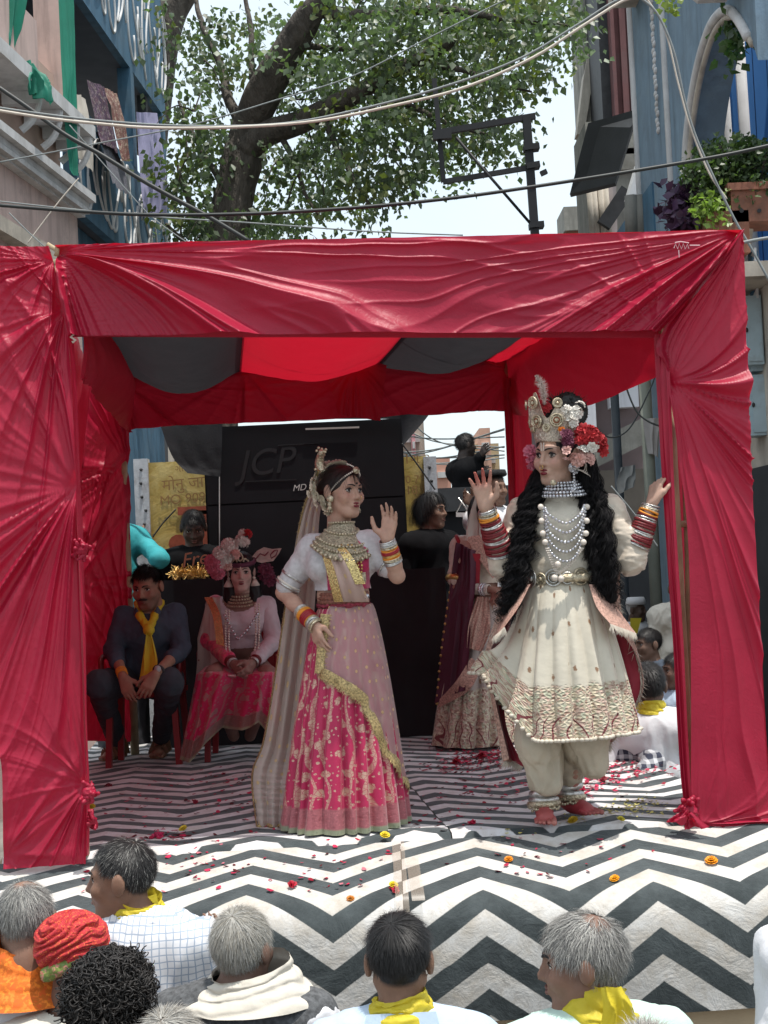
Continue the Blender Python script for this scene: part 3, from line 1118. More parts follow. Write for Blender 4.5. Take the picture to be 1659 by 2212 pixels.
def print_cloth(name, cols, scale=22):
    mt, t, b = new_mat(name)
    v = coords(t, 'Object')
    a = voronoi(t, v, scale, out='Color')
    s_ = _n(t, 'ShaderNodeSeparateXYZ')
    t.links.new(a, s_.inputs[0])
    k = len(cols)
    c_ = ramp(t, s_.outputs[0], [(i / k, c) for i, c in enumerate(cols)], 'CONSTANT')
    c2 = mix(t, ramp(t, noise(t, v, scale * 1.7, 4), [(.45, 0.0), (.55, 1.0)]), c_, tuple(np.array(cols[0]) * .7))
    t.links.new(c2, b.inputs['Base Color'])
    b.inputs['Roughness'].default_value = .85
    return mt


def hung(name, label, cat, pts_l, pts_r, Yl, Yr, mat, seed, vf=.05, vk=5, **kw):
    L_, R_ = px(pts_l, Yl), px(pts_r, Yr)
    o = drape(name, L_, R_, mat, nu=50, nv=70, vfold=vf, vk=vk, seed=seed, amp=.02, wsc=2.5, parent=None, edge=.05, **kw)
    return tag(o, label, cat)


hung('green_cloth', 'long green cloth hanging down the corner pier of the pink house', 'cloth', [(121, -20), (128, 130), (136, 260), (146, 350), (150, 372)], [(158, -20), (160, 130), (161, 260), (163, 330), (164, 378)], 16.7, 16.9, m_green, 41)
hung('green_cloth', 'green cloth gathered at the top of the mauve wall beside the pink parapet', 'cloth', [(-12, -20), (0, 60), (4, 110)], [(56, -20), (34, 60), (14, 116)], 14.9, 15.1, m_green, 43, .09, 4)
hung('green_cloth', 'crumpled green cloth lying over the white balcony slab of the pink house', 'cloth', [(40, 132), (44, 170), (46, 204)], [(62, 150), (96, 190), (104, 232)], 15.2, 15.6, m_green, 45, .12, 5)
hung('lavender_cloth', 'plain lavender cloth hung out to dry on the far blue pillar', 'laundry', [(292, 243), (297, 330), (303, 420), (312, 475)], [(336, 246), (349, 330), (358, 400), (358, 462)], 21.3, 21.6, m_lav, 47, .05, 4)
m_floral = print_cloth('floral_print', [(.06, .03, .06), (.16, .10, .15), (.10, .04, .06), (.22, .18, .17)])
m_floral2 = print_cloth('rust_floral_print', [(.20, .10, .08), (.34, .26, .2), (.16, .05, .05), (.28, .18, .15)])
hung('printed_cloth', 'dark purple printed cloth drying over the blue balcony parapet', 'laundry', [(186, 172), (200, 240), (215, 310)], [(222, 190), (236, 260), (248, 330)], 18.3, 19.2, m_floral, 49, .05, 5)
hung('printed_cloth', 'rusty floral cloth drying over the blue balcony parapet', 'laundry', [(222, 190), (240, 260), (262, 345)], [(246, 205), (266, 270), (275, 350)], 19.2, 20.0, m_floral2, 51, .05, 4)
hung('pale_cloth', 'cream cloth strip drying beside the long green cloth', 'laundry', [(162, 200), (164, 280), (168, 345)], [(182, 215), (194, 290), (196, 372)], 17.7, 18.0, plain('cream_cotton', (.52, .48, .42), .85, .08, 6, .3, 40), 53, .05, 4)
hung('printed_cloth', 'grey speckled cloth hanging lowest on the blue parapet', 'laundry', [(205, 285), (218, 330), (240, 395)], [(236, 300), (262, 360), (276, 420)], 18.4, 19.6, print_cloth('grey_speckle', [(.14, .14, .17), (.2, .2, .22), (.1, .1, .13)], 40), 55, .04, 4)

# --- grey blue house on the right with the scalloped arch
XR = 3.22


def RF(Y, z, off=0.0):
    return np.array([XR - off + 0.004 * (Y - 12), Y, z])


def zpx(px_, py_, Y):
    return at(px_, py_, Y)[2]


rblue = thing('arched_house', 'grey blue house front with a tall white edged arch and plants on its balcony', 'house', (XR, 14, 0))
ya, yb = 12.35, 15.15


def onx(px_, py_):
    d = ray(px_, py_)
    Y = XR / (d[0] / d[1])
    return Y, CAMZ + d[2] / d[1] * Y


acv = spline([onx(*p) + (0,) for p in ((1484, 420), (1485, 320), (1497, 215), (1514, 130), (1536, 62), (1560, 28), (1580, 22), (1600, 42), (1622, 82), (1638, 130))], 44)
ys, zarch = acv[:, 0], acv[:, 1]
yb, ya = ys[0], ys[-1]
lint = MB()
for i in range(43):
    lint.prism([RF(ys[i], zarch[i]), RF(ys[i + 1], zarch[i + 1]), RF(ys[i + 1], 11.5), RF(ys[i], 11.5)], (.35, 0, 0))
lint.build('wall', m_blueR, rblue)
q = MB()
wallrun(q, RF(yb, 0), RF(17.0, 0), 0, 11.5, .03, 1)
q.build('wall', m_blueR, rblue)
q = MB()
wallrun(q, RF(10.5, 0), RF(yb, 0), 0, 4.6, .35, 1)
q.build('wall', m_cream, rblue)
tr = MB()
tr.tube([RF(a, b_, .02) for a, b_ in zip(ys[:-5], zarch[:-5])], .045, 8)
tr.tube([RF(yb, z_, .02) for z_ in np.linspace(4.6, zarch[0], 8)], .05, 8)
tr.build('arch_trim', m_white, rblue, smooth=True)
tr = MB()
tr.tube([RF(a - .05, b_ - .08, .0) for a, b_ in zip(ys[:-5], zarch[:-5])], .03, 8)
tr.build('arch_trim', m_cream, rblue, smooth=True)
q = MB()
q.box((XR + .75, (ya + yb) / 2, 8.1), (.75, yb - ya, .1))
q.build('soffit', m_brown, rblue)
q = MB()
wallrun(q, RF(10.2, 0, -1.3), RF(15.6, 0, -1.3), 4.6, 8.6, .2, 1)
q.build('back_wall', m_blueS, rblue)
MB().box((XR + .20, 15.3, 6.6), (.32, .1, 4.0)).build('inner_shade_slab', m_dark, rblue)  # dark slab standing in for the shaded inside of the arch
for k in range(9):
    MB().box((XR + .43 + k * .15, 15.28, 6.6), (.14, .08, 4.0)).build('shutter_board', m_blueS, rblue)
for x_, s_ in ((.34, .03), (.42, .05), (.52, .04), (.60, .045), (.78, .06)):
    MB().tube([(XR + x_ + .05, 15.1, 4.6), (XR + x_ + .02, 15.1, 6.2), (XR + x_, 15.1, 8.0)], s_, 8).build('pipe', m_white, rblue, smooth=True)
q = MB()
q.box((XR - .05, 15.95, 9.2), (.5, 1.5, .9))
q.build('bay', m_cream, rblue)
rp = MB()
for y_ in (15.25, 15.75):
    for z_ in np.arange(7.0 if y_ > 15.5 else 7.6, 9.6, .06):
        rp.ball(RF(y_ + .03 * math.sin(z_ * 40), z_, .0), (.03, .07, .04), 6, 4)
rp.build('rope_moulding', m_white, rblue, smooth=True)['kind'] = 'stuff'
for y_ in (15.15, 17.0):
    MB().tube([RF(y_, z_, .01) for z_ in (4.6, 8, 11.5)], .045, 6).build('edge_trim', m_white, rblue, smooth=True)
q = MB()
q.box((XR - .28, 11.95, 8.3), (.55, .7, 1.9))
q.build('bay', m_blueR, rblue)
q = MB()
q.prism([(XR - .56, 12.31, 7.33), (XR - .56, 12.31, 9.3), (XR - .56, 12.22, 9.3), (XR - .56, 12.22, 7.33)], (-.05, 0, 0))
q.prism([(XR - .56, 11.6, 7.34), (XR - .56, 12.31, 7.34), (XR - .3, 12.31, 7.1), (XR - .3, 11.6, 7.1)], (.25, 0, 0))
q.build('bay_trim', m_white, rblue)
# small arched balcony on the far end of its front
q = MB()
wallrun(q, RF(16.2, 0, .02), RF(19.2, 0, .02), 5.0, 6.55, .3, 1)
q.build('wall', m_blueL, rblue)
D3 = lambda a, b_, Y: at(1097 + a * .3386, b_ * .3386, Y)
q = MB()
q.prism([D3(840, 1010, 17.3), D3(1090, 885, 16.9), D3(1092, 1012, 16.9), D3(870, 1045, 17.3)], (0, .35, 0))
q.prism([D3(838, 1015, 17.3), D3(878, 1050, 17.3), D3(820, 1260, 17.3), D3(772, 1240, 17.3)], (0, .35, 0))
q.build('pediment', m_white, rblue)
for pts in ([(905, 1130), (950, 1130), (1000, 1160), (1030, 1210), (1052, 1275)], [(835, 1300), (890, 1295), (930, 1320), (955, 1370), (975, 1450)]):
    MB().tube(spline([D3(a, b_, 16.95) for a, b_ in pts], 20), .055, 8).build('arch_trim', m_white, rblue, smooth=True)
q = MB()
q.prism([D3(835, 1300, 17.1), D3(935, 1300, 17.1), D3(980, 1500, 17.1), D3(835, 1500, 17.1)], (0, .2, 0))
q.build('niche', m_dark, rblue)
for a in (790, 845):
    MB().tube([D3(a, 1250, 16.9), D3(a + 5, 1520, 16.9)], .085, 8).build('column', m_greyc, rblue, smooth=True)
MB().tube([D3(915, 1310, 16.9), D3(922, 1500, 16.9)], .07, 8).build('column', m_metalblue, rblue, smooth=True)

# lower floor: fretted mouldings, meter boxes, dark shop
q = MB()
wallrun(q, RF(10.4, 0, .03), RF(14.9, 0, .03), 0, 3.05, .02, 1)
q.build('shop_front', m_dark, rblue)
fm = MB()
for k, y_ in enumerate((12.42, 12.15, 11.9, 13.1)):
    for z_ in np.arange(4.05, 4.85, .085):
        fm.prism([RF(y_ - .055, z_ - .042, .05), RF(y_ + .055, z_, .05), RF(y_ - .055, z_ + .042, .05)], (.02, 0, 0))
fm.build('fret_moulding', m_white, rblue)['kind'] = 'stuff'
for y_ in (12.28, 12.0):
    MB().box(RF(y_, 4.4, .02), (.05, .13, .9)).build('panel', m_blueL, rblue)
MB().tube(spline([RF(12.9, 5.15, .05), RF(12.4, 4.75, .05), RF(12.1, 5.0, .05), RF(11.8, 5.3, .05)], 14), .06, 8).build('arch_trim', m_cream, rblue, smooth=True)
for (pa, pb, z0, z1, nm) in ((1606, 1640, 640, 790, 'first'), (1628, 1700, 655, 800, 's'), (1622, 1690, 805, 940, 't')):
    Yb = 11.9
    p0, p1 = at(pa, z1, Yb), at(pb, z0, Yb)
    t_ = thing('meter_box', {'first': 'small pale blue metal meter box nearest the crimson leg cloth', 's': 'large weathered pale blue meter box, upper of the pair beside the tent',
                             't': 'large weathered pale blue meter box, lower of the pair beside the tent'}[nm], 'meter box', (p0[0], Yb, p0[2]), 'meter boxes on the right house front')
    ctr = (p0 + p1) / 2
    hw = abs(p1[0] - p0[0]) / 2
    MB().box((ctr[0], Yb + (0.1 if nm == 'first' else 0.2), ctr[2]), (2 * hw, .3, p1[2] - p0[2])).build('casing', m_metalblue, t_)
    MB().box((ctr[0] + .012, Yb + (0.1 if nm == 'first' else 0.2) - .158, ctr[2]), (2 * hw - .05, .012, p1[2] - p0[2] - .05)).build('door', m_metalblue, t_)
    MB().ball((ctr[0] - hw * .7, Yb + (0.1 if nm == 'first' else 0.2) - .17, ctr[2]), (.014, .012, .02)).build('latch', m_darksteel, t_, smooth=True)

# --- maroon and white building, tan building, roof stub farther down on the right
mw = thing('maroon_and_white_building', 'tall building with a maroon pier and blank white wall behind the black awning', 'building', tuple(at(1380, 1150, 24)[:2]) + (0,))
a0, a1, a2, a3 = (at(p_, 200, 24.5)[0] for p_ in (1302, 1322, 1360, 1432))
zt = 14
MB().box(((a2 + a3) / 2, 25.6, zt / 2), (a3 - a2, 2, zt)).build('wall', m_pale, mw)
MB().box(((a1 + a2) / 2, 25.2, zt / 2), (a2 - a1, 1.6, zt)).build('pier', m_maroon, mw)
MB().box(((a0 + a1) / 2, 25.4, zt / 2), (a1 - a0, 1.6, zt)).build('reveal', m_darksteel, mw)
MB().box((a2 + .04, 24.36, 8), (.07, .08, 12)).build('pipe', m_white, mw)
MB().box(((a1 + a2) / 2 + .05, 24.34, zt / 2), (.10, .10, zt)).build('rib', m_maroon, mw)
MB().box(((a1 + a2) / 2 - .12, 24.34, zt / 2), (.06, .08, zt)).build('rib', m_maroon, mw)
tb = thing('tan_building', 'narrow weathered tan building with stepped cornice beside the tree', 'building', tuple(at(1280, 1150, 27)[:2]) + (0,))
b0, b1 = at(1262, 200, 26)[0], at(1304, 200, 26)[0]
MB().box(((b0 + b1) / 2, 26.6, 6.5), (b1 - b0, 1.4, 13)).build('wall', m_greyc, tb)
q = MB()
q.prism([at(1246, 290, 25.8), at(1262, 160, 25.8), at(1285, 40, 25.8), at(1292, -20, 25.8), at(1306, -20, 25.8), at(1284, 150, 25.8), at(1262, 290, 25.8)], (0, .35, 0))
q.build('cornice', m_cream, tb)
MB().tube(px([(1299, 60), (1303, 300), (1308, 480)], 25.7), .06, 6).build('pipe', m_cream, tb, smooth=True)
rsb = thing('roof_stub', 'low concrete parapet roof between the hoarding post and the tan building', 'building', tuple(at(1245, 1150, 30)[:2]) + (0,))
c0, c1 = at(1218, 460, 30), at(1276, 460, 30)
MB().box(((c0[0] + c1[0]) / 2, 30.6, c0[2] / 2), (c1[0] - c0[0] - .1, 1, c0[2])).build('wall', m_terra, rsb)
MB().box(((c0[0] + c1[0]) / 2, 30.6, c0[2] - .12), (c1[0] - c0[0], 1.2, .5)).build('parapet', m_greyc, rsb)
# awning
aw = MB()
aw.prism([D3(512, 785, 19.2), D3(945, 662, 18.2), D3(800, 790, 18.2), D3(685, 1166, 18.4), D3(395, 1238, 19.4)], (0.02, .06, -.03))
o = aw.build('black_awning', m_awning, loc=D3(512, 785, 19.2))
tag(o, 'torn black awning sheet sloping out below the blank white wall', 'awning')
ws = thing('stone_front', 'weathered grey stone front with niches under the black awning', 'building', (2.9, 19.5, 0))
MB().box((at(1365, 400, 19.8)[0], 20.6, 4.2), (1.15, 1.2, 8.4)).build('wall', m_greyc, ws)
for (a, b_, w_, h_) in ((815, 930, .35, .25), (760, 1020, .3, .3), (915, 850, .3, .35), (900, 960, .25, .3)):
    c_ = D3(a, b_, 19.95)
    MB().box(c_, (w_, .12, h_)).build('stone', m_greyc if w_ > .28 else m_cream, ws)
q = MB()
q.bar(D3(610, 1440, 19.7), D3(760, 1215, 19.7), .12, .2)
q.build('brace', m_darksteel, ws)
q = MB()
q.prism([D3(565, 1180, 19.95), D3(690, 1150, 19.95), D3(700, 1500, 19.95), D3(560, 1500, 19.95)], (0, .05, 0))
q.build('wall', m_mauve, ws)
for a in (520, 545, 590, 620):
    MB().tube([D3(a, 1200, 19.9), D3(a + 25, 1520, 19.9)], .05, 6).build('pipe', m_cream, ws, smooth=True)

# --- shaded shop fronts seen under the tent on the right
sh = thing('shop_front', 'shaded shop front with mauve upper wall and dark opening beyond the tent', 'shop', (2.6, 17, 0))
m_shade = plain('shade_mauve_wall', (0.22, 0.17, 0.17), .9, .15, 2, .2)  # mauve darkened, the shade of this side put into the colour
x0 = 2.1
MB().box((3.2, 18.2, 1.3), (2.6, .3, 2.6)).build('opening', m_dark, sh)
MB().box((3.25, 18.0, 3.0), (2.5, .5, .75)).build('fascia', plain('brown_fascia', (.14, .12, .10), .9, .2, 3, .2), sh)
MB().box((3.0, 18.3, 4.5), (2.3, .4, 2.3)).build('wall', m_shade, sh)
MB().box((2.25, 17.9, 4.6), (.4, .2, 1.3)).build('window', m_white, sh)
MB().box((2.62, 17.9, 4.2), (.14, .2, .9)).build('window', m_pale, sh)
MB().box((3.05, 17.9, 5.0), (.36, .2, 1.7)).build('sheet', m_pale, sh)
MB().bar((2.0, 17.75, 3.3), (3.4, 17.75, 3.9), .05, .3).build('ledge', m_greyc, sh)
for x_, y_, r_, nm, lb in ((at(1402, 1000, 13.2)[0], 13.2, .055, 'utility_pole', 'thick pale green utility pole just behind the right tent leg'),
                           (at(1335, 1000, 16.5)[0], 16.5, .05, 'utility_pole', 'slim dark utility pole behind the flower headdress')):
    o = MB().tube([(x_, y_, 0), (x_, y_, 5.2)], r_, 10).build(nm, plain(nm + '_paint', (.17, .18, .15) if r_ > .05 else (.06, .07, .08), .8, .15, 5, .1), loc=(x_, y_, 0), smooth=True)
    tag(o, lb, 'pole', 'utility poles beyond the tent')
hung('wrapped_cloth', 'grey cloth tied round the pale green utility pole', 'cloth', [(1388, 905), (1392, 940), (1400, 982)], [(1424, 903), (1424, 940), (1421, 985)], 13.1, 13.1, plain('grey_rag', (.30, .28, .27), .9, .1, 6, .3), 61, .03, 3)
hung('rag', 'frayed grey rag hanging from a wire behind the flower headdress', 'cloth', [(1340, 1010), (1332, 1040), (1334, 1062)], [(1372, 1004), (1372, 1030), (1368, 1052)], 16.0, 16.0, plain('frayed_rag', (.26, .26, .25), .9, .1, 6, .3), 63, .04, 3)

# --- far end of the street, seen through the back of the tent
far = [(846, 925, 905, 1120, 34, m_cream, 'cream far house with many wires across it', 3),
       (888, 905, 915, 1120, 33, plain('rose_far_paint', (.62, .30, .33), .8, .1, 2), 'narrow rose painted far house', 2),
       (938, 978, 988, 1120, 40, plain('salmon_far_paint', (.62, .34, .26), .8, .1, 2), 'low salmon painted far house behind the climbing man', 2),
       (1020, 1085, 960, 1120, 42, plain('sand_far_paint', (.62, .52, .33), .8, .1, 2), 'sand yellow far house with a slatted front', 6),
       (1035, 1062, 925, 1000, 41, plain('peach_far_paint', (.65, .40, .30), .8, .1, 2), 'small peach roof room on the far houses', 1)]
for (p0, p1, y0, y1, Y, mt, lb, nw) in far:
    q0, q1 = at(p0, y0, Y), at(p1, y1, Y)
    hb = thing('far_house', lb, 'house', (q0[0], Y, 0), 'far houses at the end of the street')
    MB().box(((q0[0] + q1[0]) / 2, Y + 1.5, q0[2] / 2), (q1[0] - q0[0], 3, q0[2])).build('wall', mt, hb)
    for k in range(nw):
        zz = q0[2] - .5 - .9 * k * .6
        MB().box(((q0[0] + q1[0]) / 2, Y - .03, zz), ((q1[0] - q0[0]) * .7, .08, .16)).build('window', m_greyc if k % 2 else m_white, hb)
# facades that close the street at the sides, far off
for (xx, y0, y1, zz, mt, lb, nm) in ((-4.6, 24.2, 44, 8.5, m_cream, 'row of cream house fronts down the left side far off', 'house_row'), (4.6, 27.5, 46, 7.5, m_greyc, 'row of grey house fronts down the right side far off', 'house_row')):
    hr = thing(nm, lb, 'houses', (xx, y0, 0))
    MB().box((xx + (-1.5 if xx < 0 else 1.5), (y0 + y1) / 2, zz / 2), (3, y1 - y0, zz)).build('wall', mt, hr)
    for k in range(8):
        MB().box((xx + (.02 if xx < 0 else -.02), y0 + 1.5 + k * 2.2, 4.6), (.08, .9, 1.3)).build('window', m_dark, hr)

# ------------------------------------------------------------------ the big tree behind the tent
m_bark = plain('bark', (0.070, 0.060, 0.050), .95, .45, 7, 1.0, 14, stretch=(1, 1, .4), bdist=.06)
mt, t, b = new_mat('leaf_green')
a_ = _n(t, 'ShaderNodeAttribute', attribute_name='Col')
t.links.new(a_.outputs['Color'], b.inputs['Base Color'])
b.inputs['Roughness'].default_value = .45
tr_ = _n(t, 'ShaderNodeBsdfTranslucent')
t.links.new(mix(t, 1.0, a_.outputs['Color'], (1.5, 1.9, .8), 'MULTIPLY'), tr_.inputs['Color'])
ms_ = _n(t, 'ShaderNodeMixShader')
ms_.inputs[0].default_value = .3
t.links.new(b.outputs[0], ms_.inputs[1])
t.links.new(tr_.outputs[0], ms_.inputs[2])
t.links.new(ms_.outputs[0], t.nodes['Material Output'].inputs[0])
m_leaf = mt


def leaves(P, D, size, cols, rs, droop=.6):
    """P centres, D rough hanging directions; returns V, F, cols for kite shaped folded leaves"""
    n = len(P)
    d = D + rs.normal(size=(n, 3)) * .7
    d[:, 2] -= droop
    d /= np.linalg.norm(d, axis=1, keepdims=True)
    s = np.cross(d, rs.normal(size=(n, 3)))
    s /= np.linalg.norm(s, axis=1, keepdims=True)
    nn = np.cross(d, s)
    L = size * rs.uniform(.65, 1.25, n)[:, None]
    W = L * rs.uniform(.30, .42, n)[:, None]
    f = L * .08
    V = np.stack([P, P + d * L * .38 + s * W + nn * f, P + d * L * 1.0, P + d * L * .38 - s * W + nn * f], 1).reshape(-1, 3)
    i = np.arange(n)[:, None] * 4
    F = np.concatenate([i + np.array([[0, 1, 2]]), i + np.array([[0, 2, 3]])])
    return V, F, np.repeat(cols, 4, axis=0)


tree = thing('street_tree', 'large spreading leafy tree with leaning dark trunk behind the tent', 'tree', tuple(at(480, 1200, 20.5)[:2]) + (0,))
TY = 20.5
tk = MB()
tr_pts = spline(px([(440, 1620), (462, 900), (478, 600), (492, 500), (515, 380), (535, 290), (575, 190), (620, 110), (672, 35), (730, -40), (800, -130)], [20.3, 20.3, 20.3, 20.3, 20.3, 20.3, 20, 19.8, 19.6, 19.4, 19.2]), 60)
rr = np.interp(np.linspace(0, 1, 60), [0, .3, .5, .62, .75, 1], [.42, .36, .33, .28, .235, .16])
rr = .84 * rr * (1 + .12 * fbm(np.stack([np.arange(60) * .35, 0 * rr, 0 * rr], -1), 2))
V, F = tube_geo(tr_pts, rr, 20)
V = np.array(V)
V += .05 * np.stack([fbm(V * 2.3, 3), fbm(V * 2.3 + 9, 3), fbm(V * 2.3 + 19, 3)], -1)
mk('trunk', V, [f for f in F], m_bark, tree)
limbs = [([(520, 330), (580, 290), (650, 265), (720, 232), (780, 200), (850, 155), (920, 118), (990, 85)], 20.2, 19.0, .20, .07),
         ([(322, 330), (334, 200), (352, 95), (372, 35), (398, -20), (420, -70)], 24.5, 24.5, .30, .24),
         ([(535, 300), (500, 220), (480, 150), (440, 60), (420, -20)], 20.2, 21.5, .09, .03),
         ([(560, 230), (545, 150), (545, 60), (530, -20)], 20.2, 21, .06, .03),
         ([(700, 250), (730, 320), (760, 380), (800, 440)], 19.8, 19.2, .06, .02),
         ([(800, 190), (900, 230), (980, 270), (1050, 290)], 19.5, 18.6, .05, .02),
         ([(900, 130), (1000, 150), (1080, 180), (1150, 200)], 19.2, 18.6, .05, .015),
         ([(690, 20), (800, 30), (950, 20), (1100, 40), (1230, 60)], 19.6, 18.6, .10, .02),
         ([(480, 520), (430, 470), (400, 410), (380, 350)], 20.3, 20.8, .08, .02),
         ([(500, 450), (470, 380), (420, 300), (385, 220)], 20.3, 21, .07, .02),
         ([(480, 560), (440, 545), (400, 520), (360, 480)], 20.3, 19.5, .07, .02),
         ([(600, 285), (640, 350), (660, 420), (690, 470)], 20, 19.6, .05, .015),
         ([(640, 90), (760, 110), (860, 90)], 19.8, 20.4, .05, .02)]
for pts, Y0, Y1, r0, r1 in limbs:
    P_ = spline(px(pts, list(np.linspace(Y0, Y1, len(pts)))), 26)
    P_ += .05 * np.stack([fbm(P_ * 1.5, 2), fbm(P_ * 1.5 + 5, 2), fbm(P_ * 1.5 + 15, 2)], -1)
    MB().tube(P_, np.linspace(r0, r1, 26), 10).build('limb', m_bark, tree, smooth=True)
clumps = [  # cx, cy, rx, ry, share
    (440, 130, 70, 60, 8), (420, 240, 60, 60, 10), (470, 60, 60, 50, 5), (405, 340, 45, 70, 10), (460, 320, 40, 60, 7), (400, 450, 45, 70, 13),
    (470, 470, 60, 60, 12), (420, 520, 60, 30, 9), (540, 500, 70, 40, 9), (640, 60, 50, 40, 5), (660, 150, 60, 50, 9), (640, 215, 50, 40, 8),
    (760, 40, 80, 50, 13), (760, 130, 70, 50, 12), (850, 70, 90, 70, 16), (950, 50, 90, 60, 18), (1060, 50, 80, 60, 17), (1150, 50, 70, 50, 14),
    (1230, 40, 50, 60, 7), (1255, 110, 25, 40, 2), (700, 220, 60, 40, 10), (800, 200, 80, 50, 13), (900, 170, 80, 60, 15), (1000, 150, 80, 60, 14),
    (1090, 140, 60, 60, 11), (1150, 170, 40, 40, 5), (600, 350, 50, 60, 9), (680, 330, 70, 50, 12), (770, 300, 80, 50, 12), (870, 290, 80, 50, 13),
    (960, 250, 80, 60, 12), (1050, 240, 70, 50, 9), (1090, 300, 45, 40, 5), (620, 440, 60, 40, 9), (700, 420, 60, 40, 8), (780, 400, 60, 50, 10),
    (870, 370, 60, 40, 9), (920, 360, 40, 40, 4), (820, 455, 25, 40, 3), (590, 490, 60, 30, 6), (690, 480, 40, 30, 3), (1000, 310, 50, 30, 4),
    (560, 90, 30, 60, 2), (580, 30, 50, 40, 3), (520, 150, 40, 60, 4), (880, 0, 150, 40, 12), (1100, 0, 120, 40, 12), (380, 60, 30, 60, 3)]
rs = np.random.default_rng(11)
PP, DD, CC = [], [], []
for cx_, cy_, rx, ry, sh_ in clumps:
    nt = int(sh_ * 2.1)
    for _ in range(nt):
        a_, r_ = rs.uniform(0, 6.28), rs.uniform(0, 1) ** .5
        c_ = at(cx_ + rx * r_ * math.cos(a_), cy_ + ry * r_ * math.sin(a_), rs.uniform(19.3, 23.5) if cx_ < 760 else rs.uniform(17.8, 21.5))
        nl = int(rs.uniform(14, 26))
        tw = unit(rs.normal(size=3) * np.array([1, 1, .5]) + (0, 0, -.3))
        s_ = rs.uniform(0, .55, nl)[:, None]
        PP.append(c_ + tw * s_ + rs.normal(size=(nl, 3)) * .085)
        DD.append(np.repeat(tw[None] * .6, nl, 0))
        base = np.array([.115, .155, .09]) * rs.uniform(.5, 1.2)
        if rs.random() < .16:
            base = np.array([.11, .13, .04])
        CC.append(base * rs.uniform(.8, 1.2, (nl, 1)))
V, F, cc = leaves(np.concatenate(PP), np.concatenate(DD), .11, np.concatenate(CC), rs)
mk('crown', V, F, m_leaf, tree, smooth=False, cols=cc)
tw_ = MB()
for _ in range(90):
    cx_, cy_, rx, ry, sh_ = clumps[rs.integers(len(clumps))]
    if sh_ < 8:
        continue
    p_ = at(cx_, cy_, rs.uniform(19.5, 21))
    d_ = rs.normal(size=3) * .2
    tw_.tube(spline([p_, p_ + d_ + (0, 0, .15), p_ + 2 * d_ - (0, 0, .1)], 6), np.linspace(.014, .005, 6), 5)
tw_.build('twigs', m_bark, tree)['kind'] = 'stuff'

# ------------------------------------------------------------------ hoarding frame
hf = thing('hoarding_frame', 'empty black steel hoarding frame on a post against the sky', 'hoarding frame', tuple(at(1160, 700, 15)[:2]) + (0,))
Yh = 15.0
hb_ = lambda a, b_, w, h=None, nm='rail': MB().bar(at(*a, Yh), at(*b_, Yh), w, h).build(nm, m_black, hf)
hb_((1184, 900), (1137, 252), .085, .085, 'post')
hb_((947, 287), (1156, 251), .06)
hb_((957, 393), (1150, 361), .05)
hb_((938, 170), (958, 393), .045, .05)
MB().tube(px([(985, 297), (1152, 490)], 14.95), .016, 6).build('stay', m_black, hf, smooth=True)
for (a, b_) in (((1131, 322), (1164, 318)), ((1136, 362), (1165, 357)), ((1143, 489), (1174, 486))):
    hb_(a, b_, .15, .06, 'clamp')
MB().bar(at(935, 293, 14.93), at(975, 290, 14.93), .09, .10).build('clamp', m_black, hf)
MB().bar(at(1168, 376, Yh), at(1181, 370, Yh), .05).build('lug', m_black, hf)

# ------------------------------------------------------------------ overhead wires
m_wire_k = plain('black_cable', (.022, .026, .026), .5, .2, 10, 0)
m_wire_c = plain('cream_cable', (.52, .47, .40), .6, .15, 10, 0)
m_wire_g = plain('grey_cable', (.20, .22, .22), .6, .15, 10, 0)


def wire(pts, Y, r, mat, label, group=None, n=60):
    P_ = spline(px(pts, Y), n)
    o = MB().tube(P_, r, 6).build('overhead_cable', mat, loc=P_[0], smooth=True)
    return tag(o, label, 'cable', group)


wire([(-20, 236), (100, 255), (200, 266), (330, 276), (500, 275), (680, 262), (850, 228), (1000, 190), (1150, 125), (1260, 55), (1340, 5), (1375, -6)], 9.0, .0095, m_wire_c, 'pale cream cable sagging across the whole street above the tent')
wire([(-20, 230), (90, 246), (230, 262), (400, 272), (600, 268), (760, 240), (950, 190), (1120, 128), (1250, 52), (1330, 2), (1390, -12)], 9.15, .008, m_wire_g, 'grey cable running twisted beside the cream one')
wire([(-20, 442), (150, 455), (330, 464), (560, 461), (800, 446), (1000, 425), (1200, 396), (1400, 364), (1560, 336), (1690, 308)], 8.0, .0105, m_wire_k, 'thick black cable stretched just above the tent roof')
wire([(-20, 177), (60, 232), (140, 290), (220, 335), (300, 385), (370, 425), (450, 468), (540, 522)], 9.5, .016, m_wire_k, 'thick black bundled cable slanting down across the pink house')
wire([(-10, 434), (140, 450), (330, 468), (520, 480), (800, 500), (1000, 508)], 11, .006, m_wire_g, 'thin grey wire drooping low before the tree')
wire([(-10, 352), (200, 312), (420, 268), (600, 215), (760, 165), (930, 80), (1080, 5), (1150, -30)], 12, .006, m_wire_g, 'thin grey wire rising from the pink house to the tree top')
wire([(1380, -8), (1420, 30), (1455, 110), (1480, 220), (1505, 300), (1545, 390), (1590, 480), (1625, 540), (1680, 640)], 9.0, .008, m_wire_g, 'grey cable falling down the front of the grey blue house')
wire([(1395, -6), (1435, 60), (1465, 180), (1490, 270), (1530, 370), (1570, 430)], 9.1, .006, m_wire_c, 'thin cream cable falling beside the grey cable on the house')
wire([(1600, 525), (1640, 517), (1700, 508)], 6.4, .008, m_wire_g, 'short grey wire tied to the right tent corner')
wire([(20, 460), (60, 500), (110, 545)], 10, .005, m_wire_g, 'short thin wire crossing the lower pink wall')
wire([(170, 385), (120, 445), (60, 525)], 10.2, .005, m_wire_c, 'thin pale cord slanting down the pink wall')
wire([(150, 270), (260, 395), (330, 470), (420, 535)], 11.5, .005, m_wire_g, 'thin grey wire slanting down before the blue house')
